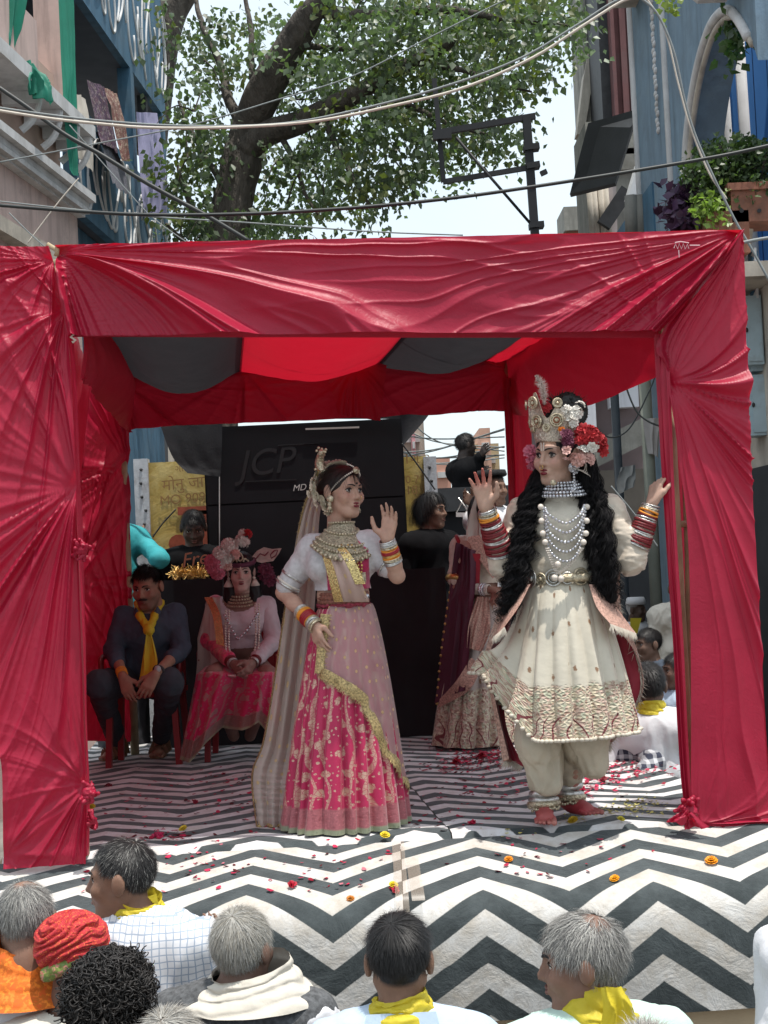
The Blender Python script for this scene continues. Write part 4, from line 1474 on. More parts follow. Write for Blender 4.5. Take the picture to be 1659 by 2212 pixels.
wire([(1340, 800), (1370, 880), (1400, 910), (1440, 925)], 12, .008, m_wire_k, 'dark cable hanging behind the right side of the stage')
wire([(1380, 760), (1400, 790), (1420, 805)], 12, .007, m_wire_c, 'pale cable under the right tent valance')
wire([(1285, 925), (1320, 945), (1360, 925), (1400, 850), (1420, 800)], 12.4, .007, m_wire_k, 'looping dark cable behind the flower headdress')
wire([(1320, 1050), (1370, 1110), (1420, 1180)], 10, .006, m_wire_g, 'grey cord slanting behind the raised arm near the right leg')
rs = np.random.default_rng(9)
for k in range(9):
    y0, y1 = rs.uniform(895, 1000), rs.uniform(900, 990)
    wire([(870, y0), (950, (y0 + y1) / 2 + rs.uniform(5, 20)), (1090, y1)], 20 + k * .7, .012, m_wire_g, 'one of the tangled thin wires crossing the sky gap behind the climbing man', 'tangled wires behind the tent')

# ------------------------------------------------------------------ balcony plants on the right
def shrub(name, label, cat, regs, n, size, base, Y, seed, droop=.2, stems=True, potpts=None):
    rs = np.random.default_rng(seed)
    x_, y_ = regs[0][0], regs[0][1]
    t_ = thing(name, label, cat, at(x_, y_ + regs[0][3], Y))
    PP, CC, st_ = [], [], MB()
    for (cx_, cy_, rx, ry) in regs:
        for _ in range(n):
            a_, r_ = rs.uniform(0, 6.28), rs.uniform(0, 1) ** .5
            c_ = at(cx_ + rx * r_ * math.cos(a_), cy_ + ry * r_ * math.sin(a_), Y + rs.uniform(-.3, .3))
            PP.append(c_ + rs.normal(size=(9, 3)) * size * .7)
            CC.append(np.array(base) * rs.uniform(.55, 1.4) * rs.uniform(.85, 1.15, (9, 1)))
            if rs.random() < .12:
                st_.tube([at(cx_, cy_ + ry, Y), c_], .006, 4)
    P_ = np.concatenate(PP)
    V, F, cc = leaves(P_, rs.normal(size=P_.shape) * .5 + (0, -.2, .2), size, np.concatenate(CC), rs, droop)
    mk('foliage', V, F, m_leaf, t_, smooth=False, cols=cc)
    if st_.n:
        st_.build('stems', m_bark, t_)
    return t_


shrub('balcony_shrub', 'dense feathery green shrub spilling over the arched balcony', 'shrub', [(1520, 370, 40, 50), (1590, 340, 60, 40), (1640, 370, 40, 60), (1560, 400, 60, 40), (1620, 410, 50, 30)], 95, .055, (.06, .095, .035), 12.0, 71)
shrub('purple_plant', 'spiky purple leaved plant at the foot of the arch', 'plant', [(1478, 455, 26, 36), (1500, 470, 20, 26)], 55, .10, (.05, .02, .06), 12.2, 73, .3)
shrub('bright_plant', 'bright lime green plant beside the purple one', 'plant', [(1524, 440, 24, 36), (1545, 465, 26, 20)], 65, .06, (.19, .27, .06), 11.9, 75)
shrub('climber', 'broad leaved climber hanging inside the arch', 'climbing plant', [(1584, 62, 14, 22), (1580, 110, 12, 26)], 7, .10, (.07, .13, .04), 12.6, 77, .7)
shrub('hanging_sprig', 'single yellow green leaf sprig caught on the falling cables', 'plant', [(1440, 16, 12, 8)], 4, .06, (.14, .18, .04), 9.6, 79)
pot = MB()
p0, p1 = at(1582, 480, 11.7), at(1690, 402, 11.7)
pot.box(((p0[0] + p1[0]) / 2, 11.9, (p0[2] + p1[2]) / 2), (p1[0] - p0[0], .4, p1[2] - p0[2]))
pt_ = thing('planter', 'brown clay planter trough under the balcony shrub', 'planter', (p0[0], 11.9, p0[2]))
pot.build('trough', m_terra, pt_)
MB().box(((p0[0] + p1[0]) / 2, 11.9, p1[2] + .01), (p1[0] - p0[0] + .06, .46, .06)).build('rim', m_terra, pt_)
for q_ in (1602, 1640):
    MB().tube([at(q_, 455, 11.71), at(q_, 455, 11.68)], .018, 8).build('drain_hole', m_dark, pt_)
MB().box(at(1560, 500, 11.9) + (0, 0, -.05), (.35, .4, .35)).build('clay_pot', m_terra, loc=at(1560, 500, 11.9))
tag(bpy.data.objects['clay_pot'], 'orange brown clay pot below the lime green plant', 'pot')
# balcony floor that carries the plants
q = MB()
q.box((XR - .25, 13.3, 4.58), (.9, 4.0, .12))
q.build('balcony_slab', m_cream, rblue)
# ------------------------------------------------------------------ people: shared builders
m_skin = attr_mat('skin', .58, .32, .16, 45, .22, sss=.08)
m_hair = attr_mat('hair', .5, .35, .2, 60, 0)
m_eyew = plain('eye_white', (.50, .43, .39), .5, .03, 10, 0)
m_iris = plain('eye_dark', (.012, .008, .006), .15, .1, 10, 0)
m_kajal = plain('kohl', (.010, .007, .008), .6, .1, 10, 0)
m_lipred = plain('lip_paint', (.16, .012, .022), .35, .1, 30, 0)
m_lipnat = plain('lips', (.16, .065, .05), .45, .1, 30, 0)
m_gold = plain('gold_metal', (.62, .40, .14), .32, .3, 60, .6, 180, metal=.85)
m_silver = plain('silver_metal', (.55, .54, .52), .3, .35, 60, .6, 180, metal=.85)
m_antq = plain('antique_silver_gold', (.50, .43, .31), .38, .5, 90, .9, 160, metal=.7)
m_red_b = plain('red_lacquer', (.30, .012, .02), .3, .15, 40, .1)
m_orange_b = plain('orange_thread', (.70, .26, .03), .7, .15, 40, .2)
m_pearl = plain('pearl', (.62, .55, .48), .3, .08, 40, 0)
m_crystal = plain('crystal_stones', (.60, .60, .66), .12, .6, 130, .9, 150, metal=.75)


def rotm(yaw=0, pitch=0, roll=0):
    a, b_, c_ = map(math.radians, (yaw, pitch, roll))
    Rz = np.array([[math.cos(a), -math.sin(a), 0], [math.sin(a), math.cos(a), 0], [0, 0, 1]])
    Rx = np.array([[1, 0, 0], [0, math.cos(b_), -math.sin(b_)], [0, math.sin(b_), math.cos(b_)]])
    Ry = np.array([[math.cos(c_), 0, math.sin(c_)], [0, 1, 0], [-math.sin(c_), 0, math.cos(c_)]])
    return Rz @ Rx @ Ry


class Head:
    """a head at c with rotation R (columns are its axes; it faces its own -y), s = 1 for 0.24 m"""

    def __init__(self, c, yaw=0, pitch=0, roll=0, s=.95):
        self.c, self.R, self.s = np.array(c, float), rotm(yaw, pitch, roll), s

    def __call__(self, *p):
        p = np.array(p if len(p) == 3 else p[0], float)
        return self.c + (p * self.s) @ self.R.T

    def local(self, V):
        return ((V - self.c) @ self.R) / self.s

    def cone(self, a, b, ra, rb, k=.015, op='add'):
        return cone(self(*a), self(*b), ra * self.s, rb * self.s, k * self.s, op)

    def ell(self, c, r, k=.02, op='add'):
        return ell(self(*c), np.array(r) * self.s, self.R.T, k * self.s, op)

    def prims(self, fem=False, beard=0):
        E, K = self.ell, self.cone
        jw = .043 if fem else .052
        P = [E((0, .012, .035), (.074, .094, .085)), E((0, -.028, -.035), (.056 if fem else .061, .062, .086), .03),
             K((-.012 if fem else -.02, -.068, -.103), (.012 if fem else .02, -.068, -.103), .016, .016, .03)]
        for sx in (-1, 1):
            P += [K((sx * jw, .0, -.052), (sx * .022, -.052, -.095), .020, .017, .03),
                  K((sx * .012, -.086, .026), (sx * .044, -.070, .024), .011, .009, .018),
                  K((sx * .040, -.064, -.028), (sx * .034, -.066, -.03), .026, .022, .03),
                  K((sx * .032, -.100, .003), (sx * .034, -.096, .003), .017, .017, .014, 'sub'),
                  K((sx * (.009 if fem else .011), -.099, -.032), (sx * .011, -.094, -.033), .0065 if fem else .0085, .0065 if fem else .0085, .01),
                  E((sx * .084, .014, -.004), (.012, .023, .036), .008)]
        P += [K((0, -.090, .014), (0, -.110, -.028), .007 if fem else .008, .0092 if fem else .0115, .012), K((-.012, -.086, -.064), (.012, -.086, -.064), .0115, .0115, .016),
              K((0, .02, -.05), (0, .032, -.15), .054 if not fem else .047, .054 if not fem else .045, .03)]
        return P

    def face(self, parent, lip, fem=True, brow=(.02, .012, .01), closed=False, eyes=True):
        """eyes, brows and lips as their own small meshes"""
        for sx in (-1, 1):
            e = np.array((sx * .0315, -.0715, .003))
            if eyes:
                V, F = ball_geo((0, 0, 0), (.0162, .0130, .0108 if fem else .0092), 14, 10)
                ctr = np.array([np.mean([V[i] for i in f], 0) for f in F])
                gaze = (np.hypot(ctr[:, 0] - .001 * sx, ctr[:, 2] - .0005) < .0068) & (ctr[:, 1] < 0)
                mk('eye', [self(*(e + v)) for v in V], F, [m_eyew, m_iris], parent, midx=gaze.astype(int))
                up = [self(*(e + q)) for q in ((-.0165 * sx, -.003, -.001), (-.010 * sx, -.0115, .0068), (.002 * sx, -.0130, .0092), (.012 * sx, -.010, .0064), (.0195 * sx, -.003, .002))]
                MB().tube(spline(up, 12), np.array([.001, .0016, .002, .0024, .0026, .0028, .0028, .0028, .0026, .0022, .0016, .0008]) * self.s * (1.15 if fem else .7), 6).build('eyelid', m_kajal if fem else m_iris, parent, smooth=True)
                if fem:
                    lo = [self(*(e + q)) for q in ((-.015 * sx, -.005, -.003), (0, -.0125, -.0092), (.015 * sx, -.006, -.003))]
                    MB().tube(spline(lo, 9), .0011 * self.s, 5).build('eyeliner', m_kajal, parent, smooth=True)
            bw = [self(*q) for q in ((sx * .012, -.0985, .0235), (sx * .024, -.0945, .029), (sx * .038, -.084, .0285), (sx * .050, -.070, .0215))]
            MB().tube(spline(bw, 12), np.interp(np.linspace(0, 1, 12), [0, .3, 1], [.0028, .0034, .0008]) * self.s * (1 if fem else 1.35), 6).build('eyebrow', m_kajal, parent, smooth=True)
        z0 = -.062
        up = [self(*q) for q in ((-.027, -.083, z0 + .001), (-.013, -.0955, z0 + .0055), (-.004, -.0985, z0 + .0062), (0, -.0982, z0 + .0048), (.004, -.0985, z0 + .0062), (.013, -.0955, z0 + .0055), (.027, -.083, z0 + .001))]
        lo = [self(*q) for q in ((-.0225, -.085, z0 - .001), (-.010, -.0955, z0 - .0065), (0, -.0975, z0 - .0078), (.010, -.0955, z0 - .0065), (.0225, -.085, z0 - .001))]
        q = MB()
        q.tube(spline(up, 20), (.0012 + .0038 * np.sin(np.pi * np.linspace(0, 1, 20)) ** .8) * self.s, 7)
        q.tube(spline(lo, 20), (.0014 + .0056 * np.sin(np.pi * np.linspace(0, 1, 20)) ** .8) * self.s, 7)
        q.build('lips', lip, parent, smooth=True)


def hand(w, d, n, t, curl=.25, spread=.12, s=1.0, thumb=.7, k=.004):
    """wrist w, finger direction d, palm side n, thumb side t"""
    d = unit(d)
    n = unit(np.asarray(n, float) - d * (np.asarray(n, float) @ d))
    t0 = np.cross(d, n)
    t = t0 if t0 @ np.asarray(t, float) > 0 else -t0
    P = []
    offs = (.0285, .0098, -.0092, -.0275)
    lens = (.072, .080, .074, .058)
    for i, (o, L) in enumerate(zip(offs, lens)):
        kn = w + s * (d * (.088 - .004 * abs(i - 1)) + t * o)
        P.append(cone(w + s * (d * .012 + t * o * .55), kn, .0155 * s, .0125 * s, .016 * s))
        a = spread * o / .0285
        fd = d * math.cos(a) + t * math.sin(a)
        p = kn
        ang = 0
        for j, fr_ in enumerate((.45, .31, .24)):
            ang += curl * (0.9 if j == 0 else 1.0) * (1 + .12 * i)
            dd = fd * math.cos(ang) + n * math.sin(ang)
            q = p + s * L * fr_ * dd
            P.append(cone(p, q, (.0092 - .0011 * j) * s, (.0085 - .0011 * j) * s, k * s))
            p = q
    b0 = w + s * (d * .022 + t * .018 + n * .004)
    b1 = b0 + s * .046 * unit(d * (1 - .55 * thumb) + t * thumb + n * .25)
    b2 = b1 + s * .033 * unit(d * 1.0 + t * .45 * thumb + n * (.2 + curl * .5))
    b3 = b2 + s * .026 * unit(d * 1.0 + t * .1 + n * (.25 + curl * .8))
    P += [cone(b0, b1, .0165 * s, .0125 * s, .014 * s), cone(b1, b2, .0115 * s, .0100 * s, .006 * s), cone(b2, b3, .0098 * s, .0075 * s, .004 * s)]
    return P


def arm(sh, el, wr, f=1.0, g=0.0, k=.02):
    return [cone(sh, sh + (el - sh) * .5, .048 * f + g, .042 * f + g, k), cone(sh + (el - sh) * .5, el, .042 * f + g, .035 * f + g, k),
            cone(el, el + (wr - el) * .35, .035 * f + g, .036 * f + g, k), cone(el + (wr - el) * .35, wr, .036 * f + g, .0245 * f + g, k)]


def leg(hp, kn, an, f=1.0, g=0.0, k=.03):
    return [cone(hp, kn, .082 * f + g, .054 * f + g, k), cone(kn, kn + (an - kn) * .35, .052 * f + g, .055 * f + g, k), cone(kn + (an - kn) * .35, an, .054 * f + g, .034 * f + g, k)]


def torso(J, fem=False, g=0.0, f=1.0, k=.05):
    xs = unit(J['sb'] - J['sa'])
    up = unit(J['neck'] - J['pelvis'])
    fw = np.cross(up, xs)      # back to front
    fw = -fw if 'fwd' in J and fw @ J['fwd'] < 0 else fw
    ch, wa, pe, ne = J['chest'], J['waist'], J['pelvis'], J['neck']
    if fem:
        P = [cone(ch - xs * .078 * f, ch + xs * .078 * f, .088 * f + g, .088 * f + g, k), cone(wa - xs * .045 * f, wa + xs * .045 * f, .072 * f + g, .072 * f + g, k),
             cone(pe - xs * .045 * f, pe + xs * .045 * f, .085 * f + g, .085 * f + g, k), cone(ch, wa, .088 * f + g, .078 * f + g, k)]
        for s_ in (-1, 1):
            P.append(sph(ch - up * .035 + fw * .062 * f + xs * s_ * .068 * f, .056 * f + g, .04))
    else:
        P = [cone(ch - xs * .105 * f, ch + xs * .105 * f, .100 * f + g, .100 * f + g, k), cone(wa - xs * .085 * f, wa + xs * .085 * f, .095 * f + g, .095 * f + g, k),
             cone(pe - xs * .085 * f, pe + xs * .085 * f, .105 * f + g, .105 * f + g, k), cone(ch, wa, .11 * f + g, .105 * f + g, k)]
    q_ = .8 if fem else .95
    for s_ in ('sa', 'sb'):
        P.append(cone(ne - up * .03, J[s_] - up * .008, .048 * f * q_ + g, .047 * f * q_ + g, k * .8))
        P.append(cone(ch + (J[s_] - ch) * .35, J[s_] - up * .01, .072 * f * q_ + g, .048 * f * q_ + g, k * .8))
    return P


def foot(an, d, s=1.0, toes=True):
    """bare foot from the ankle along d"""
    d = unit(np.array([d[0], d[1], 0]))
    t = np.array([-d[1], d[0], 0])
    z = np.array([0, 0, 1.0])
    base = an.copy()
    P = [cone(an, an - d * .03 * s + z * (-.045 * s), .034 * s, .030 * s, .02), cone(an - z * .03 * s, an + d * .10 * s - z * .058 * s, .034 * s, .024 * s, .03),
         cone(an + d * .02 * s - z * .055 * s, an + d * .11 * s + t * .018 * s - z * .066 * s, .028 * s, .020 * s, .03),
         cone(an + d * .02 * s - z * .055 * s, an + d * .11 * s - t * .020 * s - z * .066 * s, .028 * s, .018 * s, .03)]
    if toes:
        for o, L, r in ((.034, .062, .0135), (.011, .060, .0095), (-.009, .056, .009), (-.027, .048, .0085), (-.043, .038, .008)):
            a = an + d * .11 * s + t * o * s - z * .066 * s
            P.append(cone(a, a + d * L * s - z * .008 * s, r * s, r * .95 * s, .003))
    return P


def skin(parent, prims, colfn, vox=.006, it=1, name='body'):
    V, F = sdf_mesh(prims, vox)
    if it:
        V = relax(V, F, it, .35)
    return mk(name, V, F, m_skin, parent, cols=colfn(V))


def garment(name, prims, mat, parent, vox=.008, wr=.005, sc=(10, 10, 6), keep=None, seed=0.0, cols=None, it=2):
    V, F = sdf_mesh(prims, vox)
    V = relax(V, F, it, .5)
    if keep is not None:
        V, F, _ = clip_faces(V, F, keep(V))
    if wr:
        V = wrinkle(V, F, wr, sc, seed=seed)
    return mk(name, V, F, mat, parent, cols=None if cols is None else cols(V))


def skin_tone(base, head=None, blush=None, hands=None, scalp=None, stubble=None, rs=rng):
    base = np.array(base, float)

    def fn(V):
        c = np.repeat(base[None], len(V), 0) * (1 + .09 * fbm(V * 14, 2)[:, None] + .07 * fbm(V * 55, 2)[:, None])
        if head is not None:
            L = head.local(V)
            if blush is not None:
                for sx in (-1, 1):
                    w = np.exp(-(((L - np.array([sx * .043, -.075, -.022])) / np.array([.022, .05, .016])) ** 2).sum(1))
                    c = c * (1 - .55 * w[:, None]) + np.array(blush) * .55 * w[:, None]
                    w = np.exp(-(((L - np.array([sx * .036, -.08, .015])) / np.array([.018, .04, .010])) ** 2).sum(1))
                    c = c * (1 - .6 * w[:, None]) + np.array(blush) * .45 * .6 * w[:, None]
            if scalp is not None:
                w = hairline(L)[:, None]
                c = c * (1 - w) + np.array(scalp) * w
            if stubble is not None:
                w = np.clip((-.03 - L[:, 2]) / .02, 0, 1) * np.clip((-L[:, 1] - .0) / .02, 0, 1) * (L[:, 2] > -.14) * .5
                c = c * (1 - w[:, None]) + np.array(stubble) * w[:, None]
        if hands is not None:
            for (p, r, col) in hands:
                w = np.clip(1.4 - np.linalg.norm(V - p, axis=1) / r, 0, 1)[:, None]
                c = c * (1 - w) + np.array(col) * w
        return c
    return fn


def hairline(L):
    """1 on the scalp, 0 on the face and neck (head coordinates)"""
    y, z = L[:, 1], L[:, 2]
    front = np.clip((z - (.070 + 0 * y)) / .012, 0, 1)
    side = np.clip((y - (-.028 - .25 * np.clip(z, 0, .1))) / .012, 0, 1) * np.clip((z - np.interp(y, [-.05, .0, .034, .046, .1], [.035, .032, .03, -.045, -.062])) / .012, 0, 1)
    top = np.clip(np.maximum(front, side), 0, 1)
    return top * (z > -.09)


def strands(h, n, L, col, seed, whorl=(0.01, .055, .12), bald=None, curl=0.0, cfreq=2.2, width=.0022, lift=.25, grav=.12, jit=.15, steps=6, inflate=1.04,
            region=None, colvar=.35, white=0.0, sweep=None, cmin=None, lenfn=None):
    """hair as fine ribbons that leave the scalp and lie along it"""
    rs = np.random.default_rng(seed)
    cen, rad = np.array([0, .012, .035]), np.array([.074, .094, .085]) * inflate
    P = np.zeros((0, 3))
    while len(P) < n:
        d = rs.normal(size=(n * 3, 3))
        d /= np.linalg.norm(d, axis=1, keepdims=True)
        p = cen + d * rad
        ok = (hairline(p) > .5) if region is None else region(p)
        if bald is not None:
            ok &= bald(p, rs)
        P = np.vstack([P, p[ok]])
    P = P[:n]
    nr = (P - cen) / rad ** 2
    nr /= np.linalg.norm(nr, axis=1, keepdims=True)
    tg = P - np.array(whorl)
    if sweep is not None:
        tg = tg / (np.linalg.norm(tg, axis=1, keepdims=True)) + np.array(sweep)
    tg -= nr * (tg * nr).sum(1, keepdims=True)
    tg /= np.linalg.norm(tg, axis=1, keepdims=True) + 1e-9
    dr = tg * (1 - lift) + nr * lift + rs.normal(size=P.shape) * jit
    dr /= np.linalg.norm(dr, axis=1, keepdims=True)
    ln = (L * rs.uniform(.6, 1.2, n))[:, None]
    if lenfn is not None:
        ln = ln * lenfn(P)[:, None]
    ph = rs.uniform(0, 6.28, n)[:, None]
    # neighbouring strands curl together
    ph = ph * .35 + 9 * vnoise(P * 38 + seed)[:, None]
    down = h.R.T @ np.array([0, 0, -1.0])
    pts, sides = [P.copy()], []
    p = P.copy()
    for j in range(steps):
        e1 = np.cross(dr, nr)
        cu = curl * (np.cos(ph + cfreq * j) * e1 + np.sin(ph + cfreq * j) * nr)
        dd = dr + down * grav * j / steps + cu + rs.normal(size=P.shape) * jit * .3
        dd /= np.linalg.norm(dd, axis=1, keepdims=True)
        p = p + dd * ln / steps
        q = (p - cen) / rad
        k_ = np.linalg.norm(q, axis=1, keepdims=True)
        p = np.where(k_ < 1.01, cen + q / k_ * 1.012 * rad, p)
        dr = dd * .75 + dr * .25
        pts.append(p.copy())
        sides.append(np.cross(dd, nr))
    sides = [sides[0]] + sides
    V = []
    for j in range(steps + 1):
        s_ = sides[j] / (np.linalg.norm(sides[j], axis=1, keepdims=True) + 1e-9)
        w_ = width * (1 - .75 * j / steps)
        V += [pts[j] - s_ * w_ / 2, pts[j] + s_ * w_ / 2]
    V = np.stack(V, 1)                     # n, 2(steps+1), 3
    m_ = V.shape[1]
    base = np.arange(n)[:, None] * m_
    F = np.concatenate([base + np.array([[2 * j, 2 * j + 1, 2 * j + 3, 2 * j + 2]]) for j in range(steps)])
    c = np.repeat(np.array(col, float)[None], n, 0) * rs.uniform(1 - colvar, 1 + colvar, (n, 1))
    if white:
        wv = rs.random(n) < white
        c[wv] = np.array([.42, .41, .38]) * rs.uniform(.6, 1.15, (wv.sum(), 1))
    W = h.c + (V.reshape(-1, 3) * h.s) @ h.R.T
    return W, F, np.repeat(c, m_, 0)


def hair(parent, h, *a, name='hair', **k):
    V, F, c = strands(h, *a, **k)
    return mk(name, V, F, m_hair, parent, smooth=False, cols=c)


def ring(c, ax, R, r, n=28, m_=8, sx=1.0):
    ax = unit(ax)
    e = unit(np.cross(ax, [0.3, 0.2, 1.0]))
    f = np.cross(ax, e)
    a = np.linspace(0, 2 * np.pi, n, endpoint=False)
    V = []
    for q in a:
        o = e * math.cos(q) + f * math.sin(q) * sx
        for b_ in np.linspace(0, 2 * np.pi, m_, endpoint=False):
            V.append(c + o * (R + r * math.cos(b_)) + ax * r * 1.15 * math.sin(b_))
    F = [(i * m_ + j, ((i + 1) % n) * m_ + j, ((i + 1) % n) * m_ + (j + 1) % m_, i * m_ + (j + 1) % m_) for i in range(n) for j in range(m_)]
    return V, F


def bangles(parent, a, b_, spec, R0, R1):
    """a run of bangles from a to b; spec: list of (material, thickness)"""
    n = len(spec)
    tot = sum(s_[1] * 2.2 for s_ in spec)
    d = unit(b_ - a)
    pos = 0.0
    L = np.linalg.norm(b_ - a)
    for i, (mt_, r) in enumerate(spec):
        for q in (.5, 1.7):
            t = (pos + r * q) / tot
            V, F = ring(a + d * L * t, d + rng.normal(size=3) * .05, R0 + (R1 - R0) * t + r * .25, r * .58, 26, 6)
            mk('bangle', V, F, mt_, parent)
        pos += r * 2.2


def bead_line(name, P, r, mat, parent, step=None, kind=True):
    """a string of beads along a curve"""
    P = np.asarray(P, float)
    L = np.concatenate([[0], np.cumsum(np.linalg.norm(np.diff(P, axis=0), axis=1))])
    step = step or r * 2.05
    n = max(2, int(L[-1] / step))
    q = MB()
    for s_ in np.linspace(0, L[-1], n):
        c_ = np.array([np.interp(s_, L, P[:, i]) for i in range(3)])
        q.ball(c_, r, 6, 4)
    o = q.build(name, mat, parent, smooth=True)
    return o


def rosette(c, nrm, R, q, n=10):
    """little flower of petals added to q"""
    nrm = unit(nrm)
    e = unit(np.cross(nrm, [.31, .17, .9]))
    f = np.cross(nrm, e)
    for ring_, (rr, k, tilt) in enumerate(((R, n, .25), (R * .62, max(4, n - 3), .7), (R * .3, 4, 1.2))):
        for i in range(k):
            a = 2 * math.pi * (i + .5 * ring_) / k + random.uniform(-.15, .15)
            o = e * math.cos(a) + f * math.sin(a)
            s_ = -e * math.sin(a) + f * math.cos(a)
            tip = c + o * rr + nrm * rr * tilt
            mid = c + o * rr * .62 + nrm * rr * tilt * .35
            w = rr * .42
            q.add([c, mid + s_ * w, tip + s_ * w * .35, tip - s_ * w * .35, mid - s_ * w], [(0, 1, 2), (0, 2, 3), (0, 3, 4)])
# ------------------------------------------------------------------ the dancer in pink
def brocade(name, base, motif, hem, scale=9.0, v_hem=.90, v_edge=.985, edge=(.30, .33, .2), rough=.42):
    """silk with woven metallic flowers; UV in metres round the skirt and down it (v is 0..1 in the second map value)"""
    mt, t, b = new_mat(name)
    tc = _n(t, 'ShaderNodeTexCoord')
    sx = _n(t, 'ShaderNodeSeparateXYZ')
    t.links.new(tc.outputs['UV'], sx.inputs[0])
    uv = tc.outputs['UV']
    nz = noise(t, uv, scale * 1.6, 3, .6)
    d = voronoi(t, uv, scale * .8, rand=.55, dim='2D')
    d2 = voronoi(t, uv, scale * 2.6, rand=.9, dim='2D')
    pet = voronoi(t, uv, scale * 4.5, feature='DISTANCE_TO_EDGE', dim='2D')
    blob = math_n(t, 'ADD', d, math_n(t, 'MULTIPLY', math_n(t, 'SUBTRACT', nz, .5), .55))
    f1 = ramp(t, blob, [(.19, 1.0), (.22, 0.0)])
    f2 = ramp(t, math_n(t, 'ADD', d2, math_n(t, 'MULTIPLY', math_n(t, 'SUBTRACT', nz, .5), .7)), [(.13, 1.0), (.17, 0.0)])
    w_ = _n(t, 'ShaderNodeTexWave', wave_type='BANDS')
    w_.inputs['Scale'].default_value = scale * .28
    w_.inputs['Distortion'].default_value = 9
    w_.inputs['Detail'].default_value = 1.5
    t.links.new(uv, w_.inputs['Vector'])
    f3 = ramp(t, w_.outputs[0], [(.90, 0.0), (.95, .8)])
    vein = ramp(t, pet, [(.03, 0.25), (.09, 1.0)])
    f = mix(t, 1.0, f1, f2, 'LIGHTEN')
    f = mix(t, 1.0, f, f3, 'LIGHTEN')
    f = mix(t, 1.0, f, vein, 'MULTIPLY')
    c = mix(t, f, base, motif)
    v = sx.outputs[1]
    hemf = ramp(t, v, [(v_hem, 0.0), (v_hem + .004, 1.0)])
    hp = ramp(t, noise(t, uv, scale * 9, 4, .7), [(.4, tuple(np.array(hem) * .75)), (.62, hem), (.7, tuple(np.clip(np.array(hem) * 1.5 + .08, 0, 1)))])
    c = mix(t, hemf, c, hp)
    ef = ramp(t, v, [(v_edge, 0.0), (v_edge + .003, 1.0)])
    c = mix(t, ef, c, edge)
    t.links.new(c, b.inputs['Base Color'])
    rf = math_n(t, 'SUBTRACT', rough + .08, math_n(t, 'MULTIPLY', f, .2))
    t.links.new(rf, b.inputs['Roughness'])
    b.inputs['Sheen Weight'].default_value = .2
    t.links.new(math_n(t, 'MULTIPLY', f, .35), b.inputs['Metallic'])
    bump(t, b, f, .25, .003)
    return mt


def sheer(name, c, alpha, dots=None, scale=14, gold=(.62, .45, .2)):
    mt, t, b = new_mat(name)
    tc = _n(t, 'ShaderNodeTexCoord')
    uv = tc.outputs['UV']
    col = mix(t, ramp(t, noise(t, uv, 6, 4), [(.35, 0.0), (.65, 1.0)]), tuple(np.array(c) * .88), c)
    a = None
    if dots:
        d = voronoi(t, uv, scale, rand=.5, dim='2D')
        f = ramp(t, d, [(dots, 1.0), (dots + .03, 0.0)])
        col = mix(t, f, col, gold)
        a = math_n(t, 'MAXIMUM', f, alpha)
    t.links.new(col, b.inputs['Base Color'])
    b.inputs['Roughness'].default_value = .55
    b.inputs['Sheen Weight'].default_value = .3
    tr = _n(t, 'ShaderNodeBsdfTranslucent')
    tr.inputs['Color'].default_value = col4(c)
    ms = _n(t, 'ShaderNodeMixShader')
    ms.inputs[0].default_value = .3
    t.links.new(b.outputs[0], ms.inputs[1])
    t.links.new(tr.outputs[0], ms.inputs[2])
    tp = _n(t, 'ShaderNodeBsdfTransparent')
    m2 = _n(t, 'ShaderNodeMixShader')
    if a is None:
        m2.inputs[0].default_value = alpha
    else:
        t.links.new(a, m2.inputs[0])
    t.links.new(tp.outputs[0], m2.inputs[1])
    t.links.new(ms.outputs[0], m2.inputs[2])
    t.links.new(m2.outputs[0], t.nodes['Material Output'].inputs[0])
    return mt


def skirt(name, top, rt, bot, rb, mat, parent, nu=260, nv=90, pleats=26, amp=.03, seed=0.0, prof=.8, hem_w=.012, squash=.92, a0=0, a1=2 * np.pi, off=0.0,
          vcut=None, yaw=0.0, flare=None, rv=None, tilt=0.0, twist=.0):
    """pleated skirt between a waist ring and a hem ring"""
    full = abs(a1 - a0) >= 2 * np.pi - 1e-6
    A = np.linspace(a0, a1, nu, endpoint=not full)[:, None]
    v = np.linspace(0, 1, nv)[None, :]
    vv = v if vcut is None else v * vcut(A)
    r = rt + (rb - rt) * vv ** prof
    wob = fbm(np.stack(np.broadcast_arrays(np.cos(A) * 2.2 + seed, np.sin(A) * 2.2, vv * .7), -1), 3)
    ph = pleats * (A + twist * vv) + 4.5 * wob
    pl = np.abs(np.sin(ph / 2)) ** .8 * 1.6 - 0.9
    rr = r + off + amp * np.clip(vv * 1.25, .12, 1) * (pl * .75 + wob * .8)
    if flare is not None:
        rr = rr + flare(A, vv)
    c = np.array(top)[None, None] * (1 - vv[..., None]) + np.array(bot)[None, None] * vv[..., None]
    x = np.sin(A) * rr
    y = -np.cos(A) * rr * squash
    P = c + np.stack([x, y, np.zeros_like(x)], -1)
    P[..., 2] += hem_w * wob * vv + tilt * np.sin(A) * vv
    uv = np.stack([np.broadcast_to(A * (rt + rb) * .5 * 1.25, vv.shape) if vv.shape == P.shape[:2] else A * rb * np.ones_like(vv), np.broadcast_to(vv, P.shape[:2])], -1)
    return mk(name, P.reshape(-1, 3), grid_faces(nu, nv, wrap=full), mat, parent, uv=uv.reshape(-1, 2)), P


def uv_metric(P, sx=1.0):
    return P


